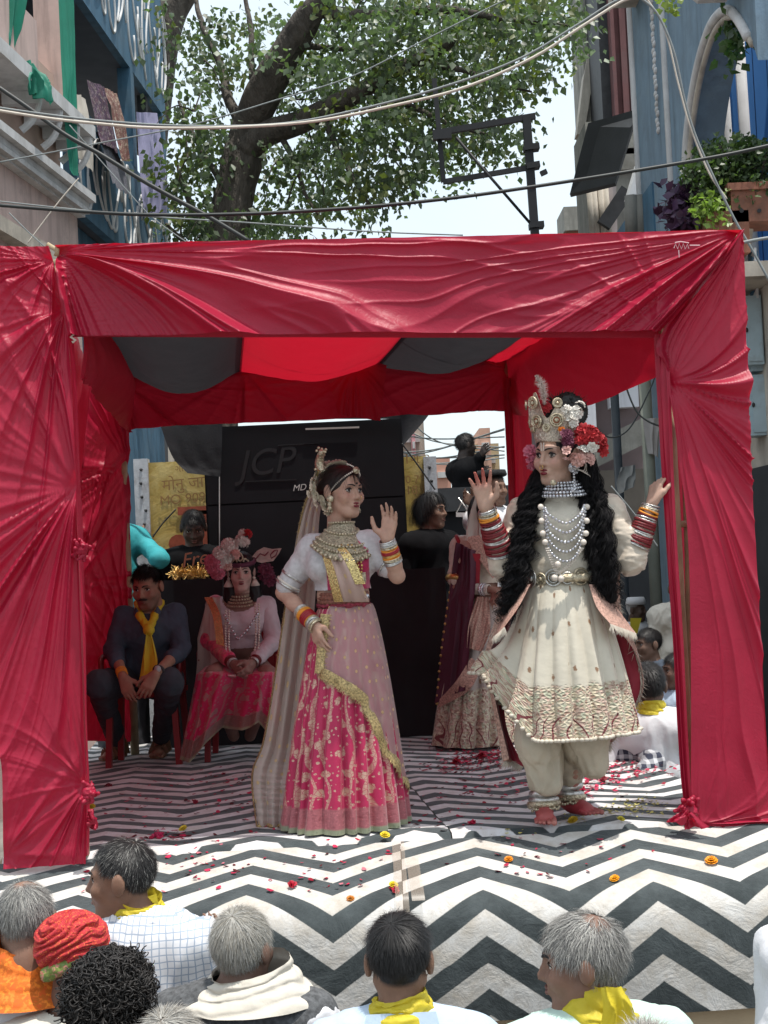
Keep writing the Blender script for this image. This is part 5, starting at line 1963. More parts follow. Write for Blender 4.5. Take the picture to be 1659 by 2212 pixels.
YA = 6.36
A_ = lambda a, b_, dy=0.0: at(a, b_, YA + dy)
fa = onz(742, 1786, STZ + .012)
pinkw = thing('person', 'person dancing in a magenta brocade skirt and pale veil, one hand on the hip', 'person', fa)
hA = Head(A_(741, 1062, .0), 42, 2, 2, .95)
J = dict(neck=A_(733, 1152, .02), chest=A_(736, 1205, .0), waist=A_(741, 1285, .0), pelvis=A_(742, 1345, .02), sa=A_(672, 1183, .03), sb=A_(798, 1175, -.02), fwd=np.array([.3, -1, 0]))
elA, wrA = A_(612, 1280, .05), A_(676, 1346, -.11)
elB, wrB = A_(858, 1244, -.10), A_(836, 1168, -.16)
tone = (.50, .295, .22)
pr = hA.prims(True) + torso(J, True) + arm(J['sa'], elA, wrA, .9) + arm(J['sb'], elB, wrB, .9)
pr += [cone(J['neck'] + (0, 0, -.02), hA(0, .03, -.10), .048, .046, .03)]
pr += hand(wrA, A_(699, 1412, -.16) - wrA, (.8, .6, .0), (.5, -1, .2), .22, .08, .92)
pr += hand(wrB, A_(846, 1095, -.17) - wrB, (-.5, -.85, .1), (-1, .3, .3), .18, .20, .98, thumb=1.0)
pr += leg(A_(715, 1360, .02), A_(712, 1560, -.02), fa + (-.08, .05, .09), .95) + leg(A_(770, 1360, .02), A_(772, 1560, -.02), fa + (.08, .05, .09), .95)
pr += foot(fa + (-.08, .05, .085), (0, -1, 0), .9) + foot(fa + (.08, .05, .085), (.2, -1, 0), .9)
skin(pinkw, pr, skin_tone(tone, hA, (.40, .16, .12)), .0052)
hA.face(pinkw, m_lipred)
# hair drawn back with a centre parting, and a bun
V, F = sdf_mesh([hA.ell((0, .016, .040), (.081, .098, .086), .02), hA.cone((0, .11, .01), (0, .12, -.02), .055, .05, .03),
                 hA.ell((0, -.105, -.028), (.078, .085, .105), .012, 'sub'), hA.cone((0, .02, -.10), (0, .0, -.2), .07, .07, .02, 'sub'),
                 hA.cone((-.09, -.03, -.06), (.09, -.03, -.06), .05, .05, .02, 'sub'), hA.cone((0, -.075, .118), (0, .06, .131), .0035, .0025, .006, 'sub')], .004)
mk('hair', V, F, m_hair, pinkw, cols=np.array([.016, .011, .010]) * (1 + .5 * fbm(V * 60, 2)[:, None]))
rs_h = lambda p: (hairline(p) > .6)
hair(pinkw, hA, 1500, .10, (.018, .012, .010), 21, whorl=(0, -.06, .13), inflate=1.075, lift=.02, grav=.1, jit=.03, width=.0016, name='hair_strands')
# jasmine garland round the bun and the crown comb
m_jas = plain('jasmine', (.66, .60, .48), .7, .12, 30, 0)
m_ros = plain('rose_petals_pink', (.60, .34, .32), .7, .15, 30, 0)
gq = MB()
random.seed(4)
for i in range(58):
    t_ = i / 57
    a = -.5 + t_ * 4.0
    c_ = hA(-.050 + .02 * math.sin(9 * t_) - .055 * math.sin(a * .8), .075 + .055 * math.cos(a) * .6, .135 - .235 * t_) + rng.normal(size=3) * .010
    rosette(c_, unit(c_ - hA(.02, .03, .02)), .019, gq, 6)
for i in range(22):
    a = i / 21
    c_ = hA(.055 - .115 * a, .045 - .02 * math.sin(a * 3.1), .118 + .018 * math.sin(a * 3.14))
    rosette(c_ + rng.normal(size=3) * .004, unit(c_ - hA(0, 0, 0)), .017, gq, 6)
gq.build('jasmine_garland', m_jas, pinkw)
fq = MB()
for c_ in (hA(.0, .05, .137), hA(-.03, .06, .132), hA(.03, .05, .132)):
    rosette(c_, hA.R @ np.array([0, .3, 1.0]), .028, fq, 8)
fq.build('hair_flower', m_ros, pinkw)
cb = MB()
cpts = spline([hA(-.05, .085, .09), hA(-.06, .10, .13), hA(-.068, .085, .165), hA(-.082, .06, .185), hA(-.098, .052, .178), hA(-.094, .058, .165)], 30)
cb.tube(cpts, np.interp(np.linspace(0, 1, 30), [0, .4, 1], [.026, .017, .004]), 8)
for i in range(0, 26):
    cb.ball(cpts[i] + rng.normal(size=3) * .012, .007, 6, 4)
cb.build('hair_ornament', m_antq, pinkw, smooth=True)
# forehead chain with pendant, bindi, earrings, nose ring
bl = [hA(.066, -.03, .062), hA(.045, -.066, .075), hA(.02, -.088, .088), hA(0, -.09, .098), hA(-.02, -.088, .088), hA(-.047, -.066, .066), hA(-.068, -.035, .035), hA(-.076, -.005, .005)]
bead_line('forehead_chain', spline(bl, 60), .0042, m_pearl, pinkw)
bead_line('forehead_chain', spline([hA(0, -.09, .098), hA(0, -.07, .115), hA(0, -.03, .128)], 20), .004, m_pearl, pinkw)
q = MB()
q.tube([hA(.0, -.087, .094), hA(.0, -.099, .097)], .0165 * .95, 14)
q.tube([hA(.0, -.095, .0955), hA(.0, -.103, .098)], .009, 12)
q.build('forehead_pendant', m_antq, pinkw, smooth=True)
MB().tube([hA(0, -.096, .036), hA(0, -.101, .0362)], .0035, 8).build('bindi', m_kajal, pinkw)
for sx in (-1, 1):
    q = MB()
    q.tube([hA(sx * .080, -.004, -.036), hA(sx * .088, -.010, -.036)], .016, 12)
    q.ball(hA(sx * .086, -.006, -.062), (.010, .010, .014))
    q.tube([hA(sx * .086, -.006, -.066), hA(sx * .086, -.006, -.088)], [.006, .016], 10)
    for k in range(6):
        q.ball(hA(sx * .086 + .012 * math.cos(k), -.006 + .012 * math.sin(k), -.094), .004, 6, 4)
    q.build('earring', m_antq, pinkw, smooth=True)
V, F = ring(hA(.013, -.103, -.030), hA.R @ np.array([1, .3, 0]), .011, .0012, 20, 6)
mk('nose_ring', V, F, m_gold, pinkw)
# blouse: white figured sleeves and back, magenta front
m_blouse = plain('white_figured_silk', (.56, .53, .53), .55, .14, 40, .3, 90, sheen=.2)
m_magenta = plain('magenta_silk', (.42, .012, .085), .45, .25, 18, .3, 60, sheen=.2)
dU = elA - J['sa']
gp = torso(J, True, .009) + [cone(J['sa'], J['sa'] + dU * .5, .054, .049, .03), cone(J['sa'] + dU * .5, J['sa'] + dU * .84, .049, .052, .03),
                             cone(J['sb'], J['sb'] + (elB - J['sb']) * .7, .055, .050, .03)]
nk = J['neck']
zb = J['waist'][2] + .02


def bl_cols(V):
    c = np.repeat(np.array([[.56, .53, .54]]), len(V), 0)
    d_ = (V - J['chest'])
    w = (d_[:, 0] > -.06) & (d_[:, 0] < .125) & (d_[:, 1] < .02) & (d_[:, 2] < .10)
    w &= np.linalg.norm(V - J['sb'], axis=1) > .085
    c[w] = (.46, .012, .09)
    return c * (1 + .12 * fbm(V * 40, 2)[:, None])


m_blattr = attr_mat('blouse_silk', .5, .4, .2, 60, .25, sheen=.2)
garment('blouse', gp, m_blattr, pinkw, .006, .004, (16, 16, 9), keep=lambda V: (V[:, 2] > zb) & (np.linalg.norm(V - (nk + (0.01, -.02, .05)), axis=1) > .088), cols=bl_cols)
for f_, rr_, mt_ in ((.84, .056, m_silver), (.80, .055, m_pearl), (.64, .054, m_silver)):
    V, F = ring(J['sa'] + dU * f_, dU, rr_, .0055, 30, 6)
    mk('sleeve_trim', V, F, mt_, pinkw)
V, F = ring(J['sb'] + (elB - J['sb']) * .7, elB - J['sb'], .056, .005, 30, 6)
mk('sleeve_trim', V, F, m_silver, pinkw)
# broad beaded collar: a shaped bib closed by rows of beads
rows = ((.046, .053), (.032, .057), (.016, .070), (.000, .088), (-.016, .104), (-.032, .117), (-.050, .127))


def bib_row(dz, R_, k, a):
    return np.stack([nk[0] + .012 + R_ * np.sin(a + .35) * 1.06, nk[1] - .018 - R_ * np.cos(a + .35) * 1.05 - .008 * k, nk[2] + dz - .012 * k * np.clip(np.cos(a), 0, 1)], -1)


a = np.linspace(-2.5, 2.5, 80)
G = np.stack([bib_row(z_, r_, k, a) for k, (z_, r_) in enumerate(rows)], 1)
G = np.stack([spline(G[i], 24) for i in range(80)])
G[:, -1, 2] -= .012 * np.abs(np.sin(np.arange(80) * .8))
m_bib = plain('beaded_collar_work', (.46, .40, .29), .38, .6, 110, 1.0, 140, metal=.55, bdist=.012)
mk('collar_necklace', G.reshape(-1, 3), grid_faces(80, 24), m_bib, pinkw)
for k, r_ in ((0, .006), (2, .0065), (4, .008), (5, .0065), (6, .009)):
    bead_line('necklace', bib_row(*rows[k], k, a) + (0, -.006, 0), r_, m_antq, pinkw, step=r_ * (1.9 if k < 6 else 2.6))
q = MB()
q.box(A_(778, 1248, -.135), (.05, .014, .045))
q.build('pendant', m_antq, pinkw)
for dx_ in (0, 16, 30):
    bead_line('necklace', spline([A_(742 + dx_ * .6, 1178, -.125), A_(762 + dx_ * .6, 1215, -.15), A_(774 + dx_ * .2, 1243, -.145)], 20), .006, m_gold, pinkw)
# bangles
up_ = lambda a, b_, t: a + (b_ - a) * t
bangles(pinkw, up_(elA, wrA, .60), up_(elA, wrA, 1.12), [(m_silver, .007), (m_antq, .006), (m_orange_b, .007), (m_orange_b, .006), (m_red_b, .010), (m_red_b, .010), (m_orange_b, .004), (m_antq, .008), (m_silver, .008), (m_antq, .008)], .033, .030)
bangles(pinkw, up_(elB, wrB, .38), up_(elB, wrB, 1.02), [(m_silver, .007), (m_antq, .008), (m_orange_b, .006), (m_gold, .006), (m_red_b, .009), (m_orange_b, .006), (m_antq, .007), (m_silver, .007), (m_silver, .006)], .037, .032)
# belt with mirrors
m_rust = plain('rust_embroidery', (.22, .085, .06), .75, .5, 90, .8, 120)
V_, F_ = [], []
wc = J['waist'] + (0, 0, -.02)
bt = MB()
for dz, r_ in ((.025, .010), (.010, .012), (-.008, .012)):
    V, F = ring(wc + (0, 0, dz), (0, 0, 1), .123, r_, 40, 6, .82)
    bt.add(V, F)
bt.build('belt', m_rust, pinkw, smooth=True)
fr_ = MB()
V, F = ring(wc + (0, 0, -.024), (0, 0, 1), .128, .008, 60, 5, .84)
V = np.array(V) + rng.normal(size=(len(V), 3)) * .004
fr_.add(V, F)
fr_.build('belt_frill', plain('red_frill', (.24, .03, .05), .8, .4, 90, .5), pinkw)
for dx_ in (728, 768, 792):
    MB().tube([A_(dx_, 1288, -.13), A_(dx_, 1288, -.142)], .0125, 14).build('belt_mirror', m_crystal, pinkw, smooth=True)
# skirt
m_leh = brocade('magenta_brocade', (.42, .007, .070), (.56, .34, .26), (.42, .12, .14), 12.5, .885, .975, (.24, .26, .17))
wtop = A_(742, 1312, .0)
sb_ = np.array([fa[0], fa[1] + .02, STZ + .022])
_, SK = skirt('skirt', wtop, .112, sb_, .275, m_leh, pinkw, pleats=22, amp=.042, seed=2.0, prof=.72, hem_w=.006)
# sheer half sari wrapped over the skirt, gold edged
m_veil = sheer('pale_pink_organza', (.66, .46, .45), .56, .10, 15)
m_veil2 = sheer('pale_veil_organza', (.66, .56, .49), .78, .10, 9)
m_zari = plain('gold_zari_border', (.46, .34, .16), .45, .6, 120, .9, 180, metal=.45)
vc_x = np.radians([-28, -18, 8, 24, 40, 62, 85, 130, 200])
vc_y = [.30, .31, .37, .42, .60, .74, .84, .92, .92]
vc = lambda A: np.interp(A, vc_x, vc_y)
_, VP = skirt('half_sari', wtop + (0, 0, .012), .118, sb_ + (0, 0, .0), .282, m_veil, pinkw, nu=150, nv=70, pleats=15, amp=.022, seed=2.4, prof=.72, a0=np.radians(-28), a1=np.radians(200), off=.010, vcut=vc)
edge_ = VP[:, -1]
bd = MB()
for i in range(len(edge_) - 1):
    pass
eb = np.concatenate([VP[0, 8::6], edge_[::2]])


def border(name, E, w, mat, parent, out=.004, c0=None, fringe=True, dirn=None):
    """embroidered band along an edge, with a short fringe"""
    E = np.asarray(E, float)
    T = np.gradient(E, axis=0)
    T /= np.linalg.norm(T, axis=1, keepdims=True) + 1e-9
    cc = E.mean(0) if c0 is None else c0
    N = E - cc
    N[:, 2] = 0
    N /= np.linalg.norm(N, axis=1, keepdims=True) + 1e-9
    B = np.cross(T, N)
    B[B[:, 2] > 0] *= -1 if dirn is None else 1
    if dirn is not None:
        B = np.where((B @ np.array(dirn))[:, None] > 0, B, -B)
    a, b_, c_ = E - B * w * .7 + N * out, E + N * (out + .006), E + B * w * .3 + N * out
    V = np.stack([a, b_, c_], 1).reshape(-1, 3)
    o = mk(name, V, grid_faces(len(E), 3), mat, parent)
    if fringe:
        q = MB()
        for i in range(len(E) - 1):
            for s_ in (0, .33, .66):
                p = c_[i] * (1 - s_) + c_[i + 1] * s_
                d = B[i] * w * random.uniform(.25, .55) + rng.normal(size=3) * .004
                q.add([p - T[i] * .0022, p + T[i] * .0022, p + d], [(0, 1, 2)])
        q.build('fringe', mat, parent)
    return o


ctrS = (wtop + sb_) / 2
border('zari_border', spline(eb, 150), .042, m_zari, pinkw, .006, ctrS)
# long veil from the crown down the back to the floor
vl = [hA(-.075, .09, .10), A_(652, 1105, .12), A_(628, 1240, .16), A_(598, 1450, .18), A_(572, 1600, .2), A_(548, 1672, .2), A_(558, 1772, .16)]
vr = [hA(.0, .11, .08), A_(690, 1120, .16), A_(684, 1250, .2), A_(668, 1450, .22), A_(650, 1600, .2), A_(636, 1690, .16), A_(620, 1790, .10)]
vr[-1][2] = vl[-1][2] = STZ + .012
nu_, nv_ = 60, 120
Lc, Rc_ = spline(vl, nv_), spline(vr, nv_)
U, Vv = np.meshgrid(np.linspace(0, 1, nu_), np.linspace(0, 1, nv_), indexing='ij')
P = Lc[None] * (1 - U[..., None]) + Rc_[None] * U[..., None]
P[..., 1] -= (.045 * np.abs(np.sin(U * 9 + 1.5 * fbm(np.stack([U * 2, Vv * 2, 0 * U], -1), 2))) * np.clip(Vv * 1.6, .2, 1))
mk('veil', P.reshape(-1, 3), grid_faces(nu_, nv_), m_veil2, pinkw, uv=np.stack([U * .35, Vv * 1.7], -1).reshape(-1, 2))
border('zari_border', np.concatenate([P[0, ::3], P[::5, -1]]), .022, m_zari, pinkw, .003, P.mean((0, 1)), dirn=(-.5, -.2, -1))
# veil pleated across the chest with sequinned edges
cl = spline([A_(688, 1172, -.05), A_(702, 1200, -.115), A_(716, 1250, -.13), A_(728, 1300, -.12)], 40)
cr = spline([A_(718, 1160, -.07), A_(752, 1200, -.15), A_(778, 1250, -.155), A_(798, 1300, -.125)], 40)
U, Vv = np.meshgrid(np.linspace(0, 1, 36), np.linspace(0, 1, 40), indexing='ij')
P = cl[None] * (1 - U[..., None]) + cr[None] * U[..., None]
P[..., 1] -= .018 * np.abs(np.sin(U * 7)) + .02 * np.sin(np.pi * U) * np.sin(np.pi * np.clip(Vv * 1.0, 0, 1)) + .02 * np.sin(np.pi * Vv ** 3)
m_veil3 = sheer('peach_veil_organza', (.64, .47, .40), .9, .10, 12)
mk('veil_pleats', P.reshape(-1, 3), grid_faces(36, 40), m_veil3, pinkw, uv=np.stack([U * .2, Vv * .3], -1).reshape(-1, 2))
m_seq = plain('gold_sequins', (.66, .46, .20), .25, .7, 160, 1.0, 150, metal=.8)
mk('sequin_band', np.concatenate([P[0] + (-.012, -.012, 0), P[4] + (0.012, -.014, 0)]), [(i, i + 1, 41 + i, 40 + i) for i in range(39)], m_seq, pinkw)
mk('sequin_band', np.concatenate([P[30] + (-.012, -.014, 0), P[35] + (.014, -.012, 0)]), [(i, i + 1, 41 + i, 40 + i) for i in range(29)], m_seq, pinkw)
# ------------------------------------------------------------------ the dancer in white with the crown
YB = 6.16
B_ = lambda a, b_, dy=0.0: at(a, b_, YB + dy)
fb1 = onz(1180, 1782, STZ + .012)
fb2 = onz(1246, 1768, STZ + .012)
manw = thing('person', 'person dancing in a cream embroidered flared dress, jewelled crown and long black curls', 'person', fb1)
hB = Head(B_(1204, 983, .0), -44, 4, 3, 1.06)
JB = dict(neck=B_(1214, 1066, .03), chest=B_(1222, 1135, .02), waist=B_(1216, 1225, .02), pelvis=B_(1212, 1290, .03), sa=B_(1128, 1105, .05), sb=B_(1318, 1100, .02), fwd=np.array([-.1, -1, 0]))
eA, wA = B_(1090, 1222, .0), B_(1050, 1098, -.10)
eB, wB = B_(1362, 1212, -.02), B_(1408, 1088, -.04)
toneB = (.50, .315, .24)
prB = hB.prims(True) + torso(JB, False, 0, .88) + arm(JB['sa'], eA, wA, .95) + arm(JB['sb'], eB, wB, .95)
prB += [cone(JB['neck'] + (0, 0, -.02), hB(0, .03, -.10), .054, .05, .03)]
prB += hand(wA, B_(1037, 1030, -.12) - wA, (-.25, -1, .1), (1, -.1, .2), .10, .30, 1.02, thumb=.8)
prB += hand(wB, B_(1422, 1028, -.02) - wB, (.9, .5, 0), (-.5, -.9, .3), .42, .05, .95, thumb=.5)
an1, an2 = fb1 + (0, .06, .10), fb2 + (-.02, .07, .10)
prB += leg(B_(1175, 1330, .03), B_(1170, 1560, -.04), an1, .9) + leg(B_(1255, 1330, .05), B_(1262, 1560, .0), an2, .9)
prB += foot(an1, (-.06, -1, 0), .98) + foot(an2, (.75, -1, 0), .95)
alta = (.36, .045, .055)
skin(manw, prB, skin_tone(toneB, hB, (.50, .24, .20), hands=[(fb1, .15, alta), (fb2, .16, alta), (B_(1037, 1020, -.12), .06, (.40, .10, .08))]), .005)
hB.face(manw, m_lipred)
# flute-less painted face marks: forehead mark and nose ring
MB().tube([hB(-.004, -.099, .022), hB(-.006, -.096, .055)], .0022, 6).build('forehead_mark', m_pearl, manw)
MB().tube([hB(.006, -.099, .022), hB(.008, -.096, .055)], .0022, 6).build('forehead_mark', m_pearl, manw)
V, F = ring(hB(.0, -.110, -.044), hB.R @ np.array([.2, 1, 0]), .010, .0016, 20, 6)
mk('nose_ring', V, F, m_gold, manw)
# long black curls, two falls over the chest and a mass behind


m_wig = attr_mat('wig_hair', .75, .2, .2, 60, 0)


def curls(name, parent, spine, rad, nl, seed, col=(.010, .009, .010), per=34):
    """long wavy hair: locks that wind down a path, each a bundle of fine ribbons"""
    rs = np.random.default_rng(seed)
    m_ = 64
    sp = spline(spine, m_)
    rd = np.interp(np.linspace(0, 1, m_), np.linspace(0, 1, len(rad)), rad)
    T = np.gradient(sp, axis=0)
    T /= np.linalg.norm(T, axis=1, keepdims=True)
    e1 = np.cross(T, [0.2, 1, 0.1])
    e1 /= np.linalg.norm(e1, axis=1, keepdims=True)
    e2 = np.cross(T, e1)
    V, F = sdf_mesh([cone(sp[i], sp[i + 6], rd[i] * .5, rd[min(i + 6, m_ - 1)] * .5, .02) for i in range(0, m_ - 12, 6)], .009)
    V = wrinkle(V, F, .014, (26, 26, 9), seed=seed)
    mk(name + '_mass', V, F, m_wig, parent, cols=np.repeat(np.array([col]) * .5, len(V), 0))
    s = np.linspace(0, 1, m_)
    Vs, cs, ln = [], [], np.linalg.norm(np.diff(sp, axis=0), axis=1).sum()
    for k in range(nl):
        a0, R_ = rs.uniform(0, 6.28), math.sqrt(rs.uniform(.1, 1.0))
        end = rs.uniform(.62, 1.06)
        drift = rs.uniform(-.7, .7)
        per_l, ph = rs.uniform(.055, .10), rs.uniform(0, 6.28)
        am = rs.uniform(.007, .016)
        tt = s * end
        idx = np.clip(tt * (m_ - 1), 0, m_ - 1.001)
        i = idx.astype(int)
        f = (idx - i)[:, None]
        c = sp[i] * (1 - f) + sp[np.minimum(i + 1, m_ - 1)] * f
        r_ = rd[i] * R_
        a = a0 + drift * s
        w = 2 * np.pi * tt * ln / per_l + ph + .8 * np.sin(tt * 9 + ph)
        g = am * np.clip(s * 3, .2, 1)
        c = c + e1[i] * (r_ * np.cos(a) + g * np.cos(w))[:, None] + e2[i] * (r_ * np.sin(a) + g * np.sin(w))[:, None]
        shade = rs.uniform(.5, 1.7)
        for q in range(per):
            o1, o2 = rs.normal(size=2) * .0042
            sp_ = 1 + 1.6 * s ** 2.5
            wob = .0022 * np.stack([np.sin(s * rs.uniform(10, 30) + rs.uniform(0, 6)) for _ in range(3)], -1)
            p = c + e1[i] * (o1 * sp_)[:, None] + e2[i] * (o2 * sp_)[:, None] + wob
            cut = int(m_ * rs.uniform(.8, 1.0))
            if cut < m_:
                p[cut:] = p[cut - 1]
            sd = unit(rs.normal(size=3)) * .0008
            Vs.append(np.stack([p - sd, p + sd], 1).reshape(-1, 3))
            cs.append(np.repeat(np.array([col]) * shade * rs.uniform(.7, 1.5), 2 * m_, 0))
    n = len(Vs)
    base = np.arange(n)[:, None, None] * 2 * m_ + np.arange(m_ - 1)[None, :, None] * 2
    F = (base + np.array([0, 1, 3, 2])[None, None]).reshape(-1, 4)
    return mk(name, np.concatenate(Vs), F, m_wig, parent, smooth=False, cols=np.concatenate(cs))


curls('hair', manw, [hB(-.05, .07, .0), B_(1150, 1080, -.02), B_(1132, 1150, -.06), B_(1118, 1230, -.09), B_(1100, 1300, -.08), B_(1084, 1352, -.06)], [.055, .052, .052, .052, .05, .036], 42, 31)
curls('hair', manw, [hB(.06, .07, -.02), B_(1272, 1062, -.02), B_(1288, 1120, -.07), B_(1298, 1200, -.10), B_(1310, 1270, -.09), B_(1330, 1318, -.06)], [.062, .066, .066, .064, .06, .04], 58, 32)
V, F = sdf_mesh([hB.ell((0, .02, .045), (.084, .10, .092), .02), hB.cone((0, .10, -.03), (0, .11, -.14), .085, .08, .04), hB.ell((0, -.105, -.03), (.076, .085, .105), .012, 'sub')], .006)
V = wrinkle(V, F, .008, (30, 30, 30), seed=3)
mk('hair_cap', V, F, m_hair, manw, cols=np.repeat(np.array([[.010, .009, .011]]), len(V), 0))
# crown: an upstanding beaded plate with paisley discs
m_crown = plain('crown_beadwork', (.56, .49, .41), .35, .45, 120, 1.0, 130, metal=.55)
m_rustfelt = plain('rust_felt', (.34, .10, .05), .85, .2, 40, .3)
nu_, nv_ = 60, 24
a = np.linspace(-1.75, 1.55, nu_)
hgt = .060 + .075 * np.exp(-((a + .10) / .30) ** 2) + .04 * np.exp(-((a - .75) / .28) ** 2) + .045 * np.exp(-((a + .95) / .25) ** 2) - .015
cv = []
for v in np.linspace(0, 1, nv_):
    R_ = .090 + .020 * v
    cv.append(np.stack([R_ * np.sin(a) * .90, .012 - R_ * np.cos(a) * 1.12, (.060 + .028 * np.abs(a) * -.3 + hgt * v * 1.65)], -1))
P = np.stack(cv, 1)
out = P * np.array([1.07, 1.05, 1])
Vc = np.concatenate([P.reshape(-1, 3), out.reshape(-1, 3)])
gf = grid_faces(nu_, nv_)
rim = []
o_ = nu_ * nv_
for i in range(nu_ - 1):
    rim.append([i * nv_ + nv_ - 1, (i + 1) * nv_ + nv_ - 1, (i + 1) * nv_ + nv_ - 1 + o_, i * nv_ + nv_ - 1 + o_])
    rim.append([i * nv_, (i + 1) * nv_, (i + 1) * nv_ + o_, i * nv_ + o_])
mk('crown', np.array([hB(*q) for q in Vc]), np.concatenate([gf, gf + o_, np.array(rim)]), m_crown, manw)


def crown_pt(aa, v, o=.012):
    R_ = (.090 + .020 * v) * 1.06 + o
    return np.array([R_ * math.sin(aa) * .90, .012 - R_ * math.cos(aa) * 1.12, (.060 - .008 * abs(aa) + .05 + .125 * v)])


for (aa, v, R_) in ((-.1, .25, .026), (-.12, .85, .024), (.72, .3, .026), (.78, .85, .018), (-.95, .3, .024), (-.9, .85, .018), (1.3, .2, .02), (.3, .05, .015), (-.5, .05, .015)):
    q = MB()
    c_ = hB(crown_pt(aa, v))
    nrm_ = hB.R @ np.array([math.sin(aa), -math.cos(aa), 0])
    for rr_, r_ in ((R_, .0045), (R_ * .66, .0035)):
        V, F = ring(c_, nrm_, rr_, r_, 18, 5)
        q.add(V, F)
    q.ball(c_, R_ * .4, 8, 5)
    for k in range(10):
        e = unit(np.cross(nrm_, [.2, .1, 1]))
        f_ = np.cross(nrm_, e)
        q.ball(c_ + (e * math.cos(k * .628) + f_ * math.sin(k * .628)) * R_ * .83, .0042, 6, 4)
    q.build('crown_disc', m_antq, manw, smooth=True)
    MB().tube([c_ - nrm_ * .004, c_ - nrm_ * .001], R_ * .95, 16).build('crown_backing', m_rustfelt, manw)
for k in range(9):
    aa = -1.2 + k * .28
    c_ = hB(crown_pt(aa, -.18, .004))
    MB().ball(c_, (.005, .005, .010), 6, 5).build('crown_drop', m_pearl, manw, smooth=True)
# black fluffy top bun, feather
rs = np.random.default_rng(8)
bc = hB(.02, .05, .185)
V, F = sdf_mesh([sph(bc, .062, .03), sph(bc + (.03, 0, -.02), .05, .03), sph(bc + (-.045, 0, -.015), .04, .03)], .006)
V = wrinkle(V, F, .014, (40, 40, 40), seed=6)
mk('top_bun', V, F, m_hair, manw, cols=np.repeat(np.array([[.012, .013, .012]]), len(V), 0))
q = MB()
for _ in range(420):
    d = unit(rs.normal(size=3) + (0, 0, .4))
    p = bc + d * .055 + np.array([rs.uniform(-.04, .03), 0, rs.uniform(-.02, .01)])
    e = unit(np.cross(d, rs.normal(size=3))) * .0025
    q.add([p - e, p + e, p + d * rs.uniform(.015, .04) + e * 3], [(0, 1, 2)])
o = q.build('bun_fluff', m_hair, manw, cols=np.repeat(np.array([[.02, .022, .018]]), q.n, 0))
m_feather = plain('pale_feather', (.66, .55, .50), .9, .1, 40, 0)
q = MB()
fp = spline([B_(1176, 872, -.08), B_(1174, 850, -.08), B_(1168, 828, -.08), B_(1158, 812, -.08)], 30)
for i in range(30):
    for _ in range(26):
        d = unit(rs.normal(size=3) + (0, 0, .5))
        e = unit(np.cross(d, rs.normal(size=3))) * .0018
        L_ = rs.uniform(.016, .038) * math.sin(math.pi * (i + 4) / 36)
        q.add([fp[i] - e, fp[i] + e, fp[i] + d * L_], [(0, 1, 2)])
q.build('feather', m_feather, manw)
# flowers at the side of the crown
m_fl = {'white': plain('white_silk_flower', (.66, .63, .58), .75, .08, 40, 0), 'red': plain('red_silk_flower', (.38, .02, .025), .7, .3, 40, 0),
        'plum': plain('plum_silk_flower', (.14, .03, .06), .7, .3, 40, 0), 'blush': plain('blush_silk_flower', (.58, .34, .30), .7, .15, 40, 0),
        'orange': plain('orange_bloom', (.70, .20, .02), .7, .2, 40, 0), 'pink': plain('pink_silk_flower', (.52, .14, .20), .7, .25, 40, 0)}


def bouquet(parent, items, nrm):
    for (col, c_, R_, n_) in items:
        q = MB()
        for k in range(n_):
            d = unit(rng.normal(size=3) + np.array(nrm) * 1.1)
            rosette(np.array(c_) + d * R_ * .62, d, R_ * .62, q, 7)
        q.build('flower', m_fl[col], parent)


random.seed(12)
fl = lambda a, b_, dy: B_(a, b_, dy)
bouquet(manw, [('white', fl(1222, 888, -.10), .030, 5), ('white', fl(1244, 893, -.10), .034, 6), ('white', fl(1236, 912, -.12), .030, 5), ('white', fl(1252, 878, -.09), .026, 5), ('white', fl(1228, 902, -.11), .026, 5),
               ('red', fl(1272, 945, -.12), .055, 14), ('red', fl(1290, 955, -.09), .045, 12), ('red', fl(1262, 935, -.11), .045, 12), ('red', fl(1300, 972, -.08), .035, 9), ('red', fl(1252, 950, -.13), .035, 8),
               ('plum', fl(1222, 942, -.14), .035, 9), ('plum', fl(1228, 955, -.14), .03, 7), ('blush', fl(1226, 978, -.15), .034, 5), ('blush', fl(1250, 990, -.13), .040, 7), ('white', fl(1258, 975, -.14), .030, 5), ('white', fl(1278, 962, -.14), .034, 5),
               ('blush', fl(1268, 992, -.12), .036, 7), ('orange', fl(1213, 928, -.13), .016, 6), ('pink', fl(1148, 978, .06), .04, 9), ('pink', fl(1150, 1000, .06), .035, 8), ('red', fl(1178, 882, -.05), .03, 7)], (.2, -1, .1))
# earring, choker, necklaces
ec = hB(.082, -.012, -.052)
q = MB()
q.tube([ec, ec + hB.R @ np.array([.012, -.01, 0])], .022, 14)
for k in range(10):
    q.ball(ec + hB.R @ np.array([.014, .024 * math.cos(k * .63), .024 * math.sin(k * .63)]), .006, 6, 4)
q.build('earring', m_crystal, manw, smooth=True)
for k in range(5):
    bead_line('ear_chain', spline([ec + (.005, -.02, .0), ec + (.045 + .006 * k, -.01, -.015 - .006 * k), ec + (.06, .01, .03 - .018 * k)], 14), .0024, m_pearl, manw)
bead_line('ear_chain', spline([ec + (0, -.03, -.03), ec + (-.005, -.05, -.10), JB['neck'] + (.02, -.10, .02)], 14), .006, m_crystal, manw)
V, F = ring(hB(0, .02, -.135), (0, 0, 1), .056, .013, 30, 8)
mk('choker', V, F, plain('black_velvet', (.012, .012, .013), .9, .1, 10, 0), manw)
MB().tube([B_(1195, 1043, -.09), B_(1195, 1043, -.105)], .013, 14).build('choker_medal', m_antq, manw, smooth=True)
nk = JB['neck'] + (0.0, -.02, .015)
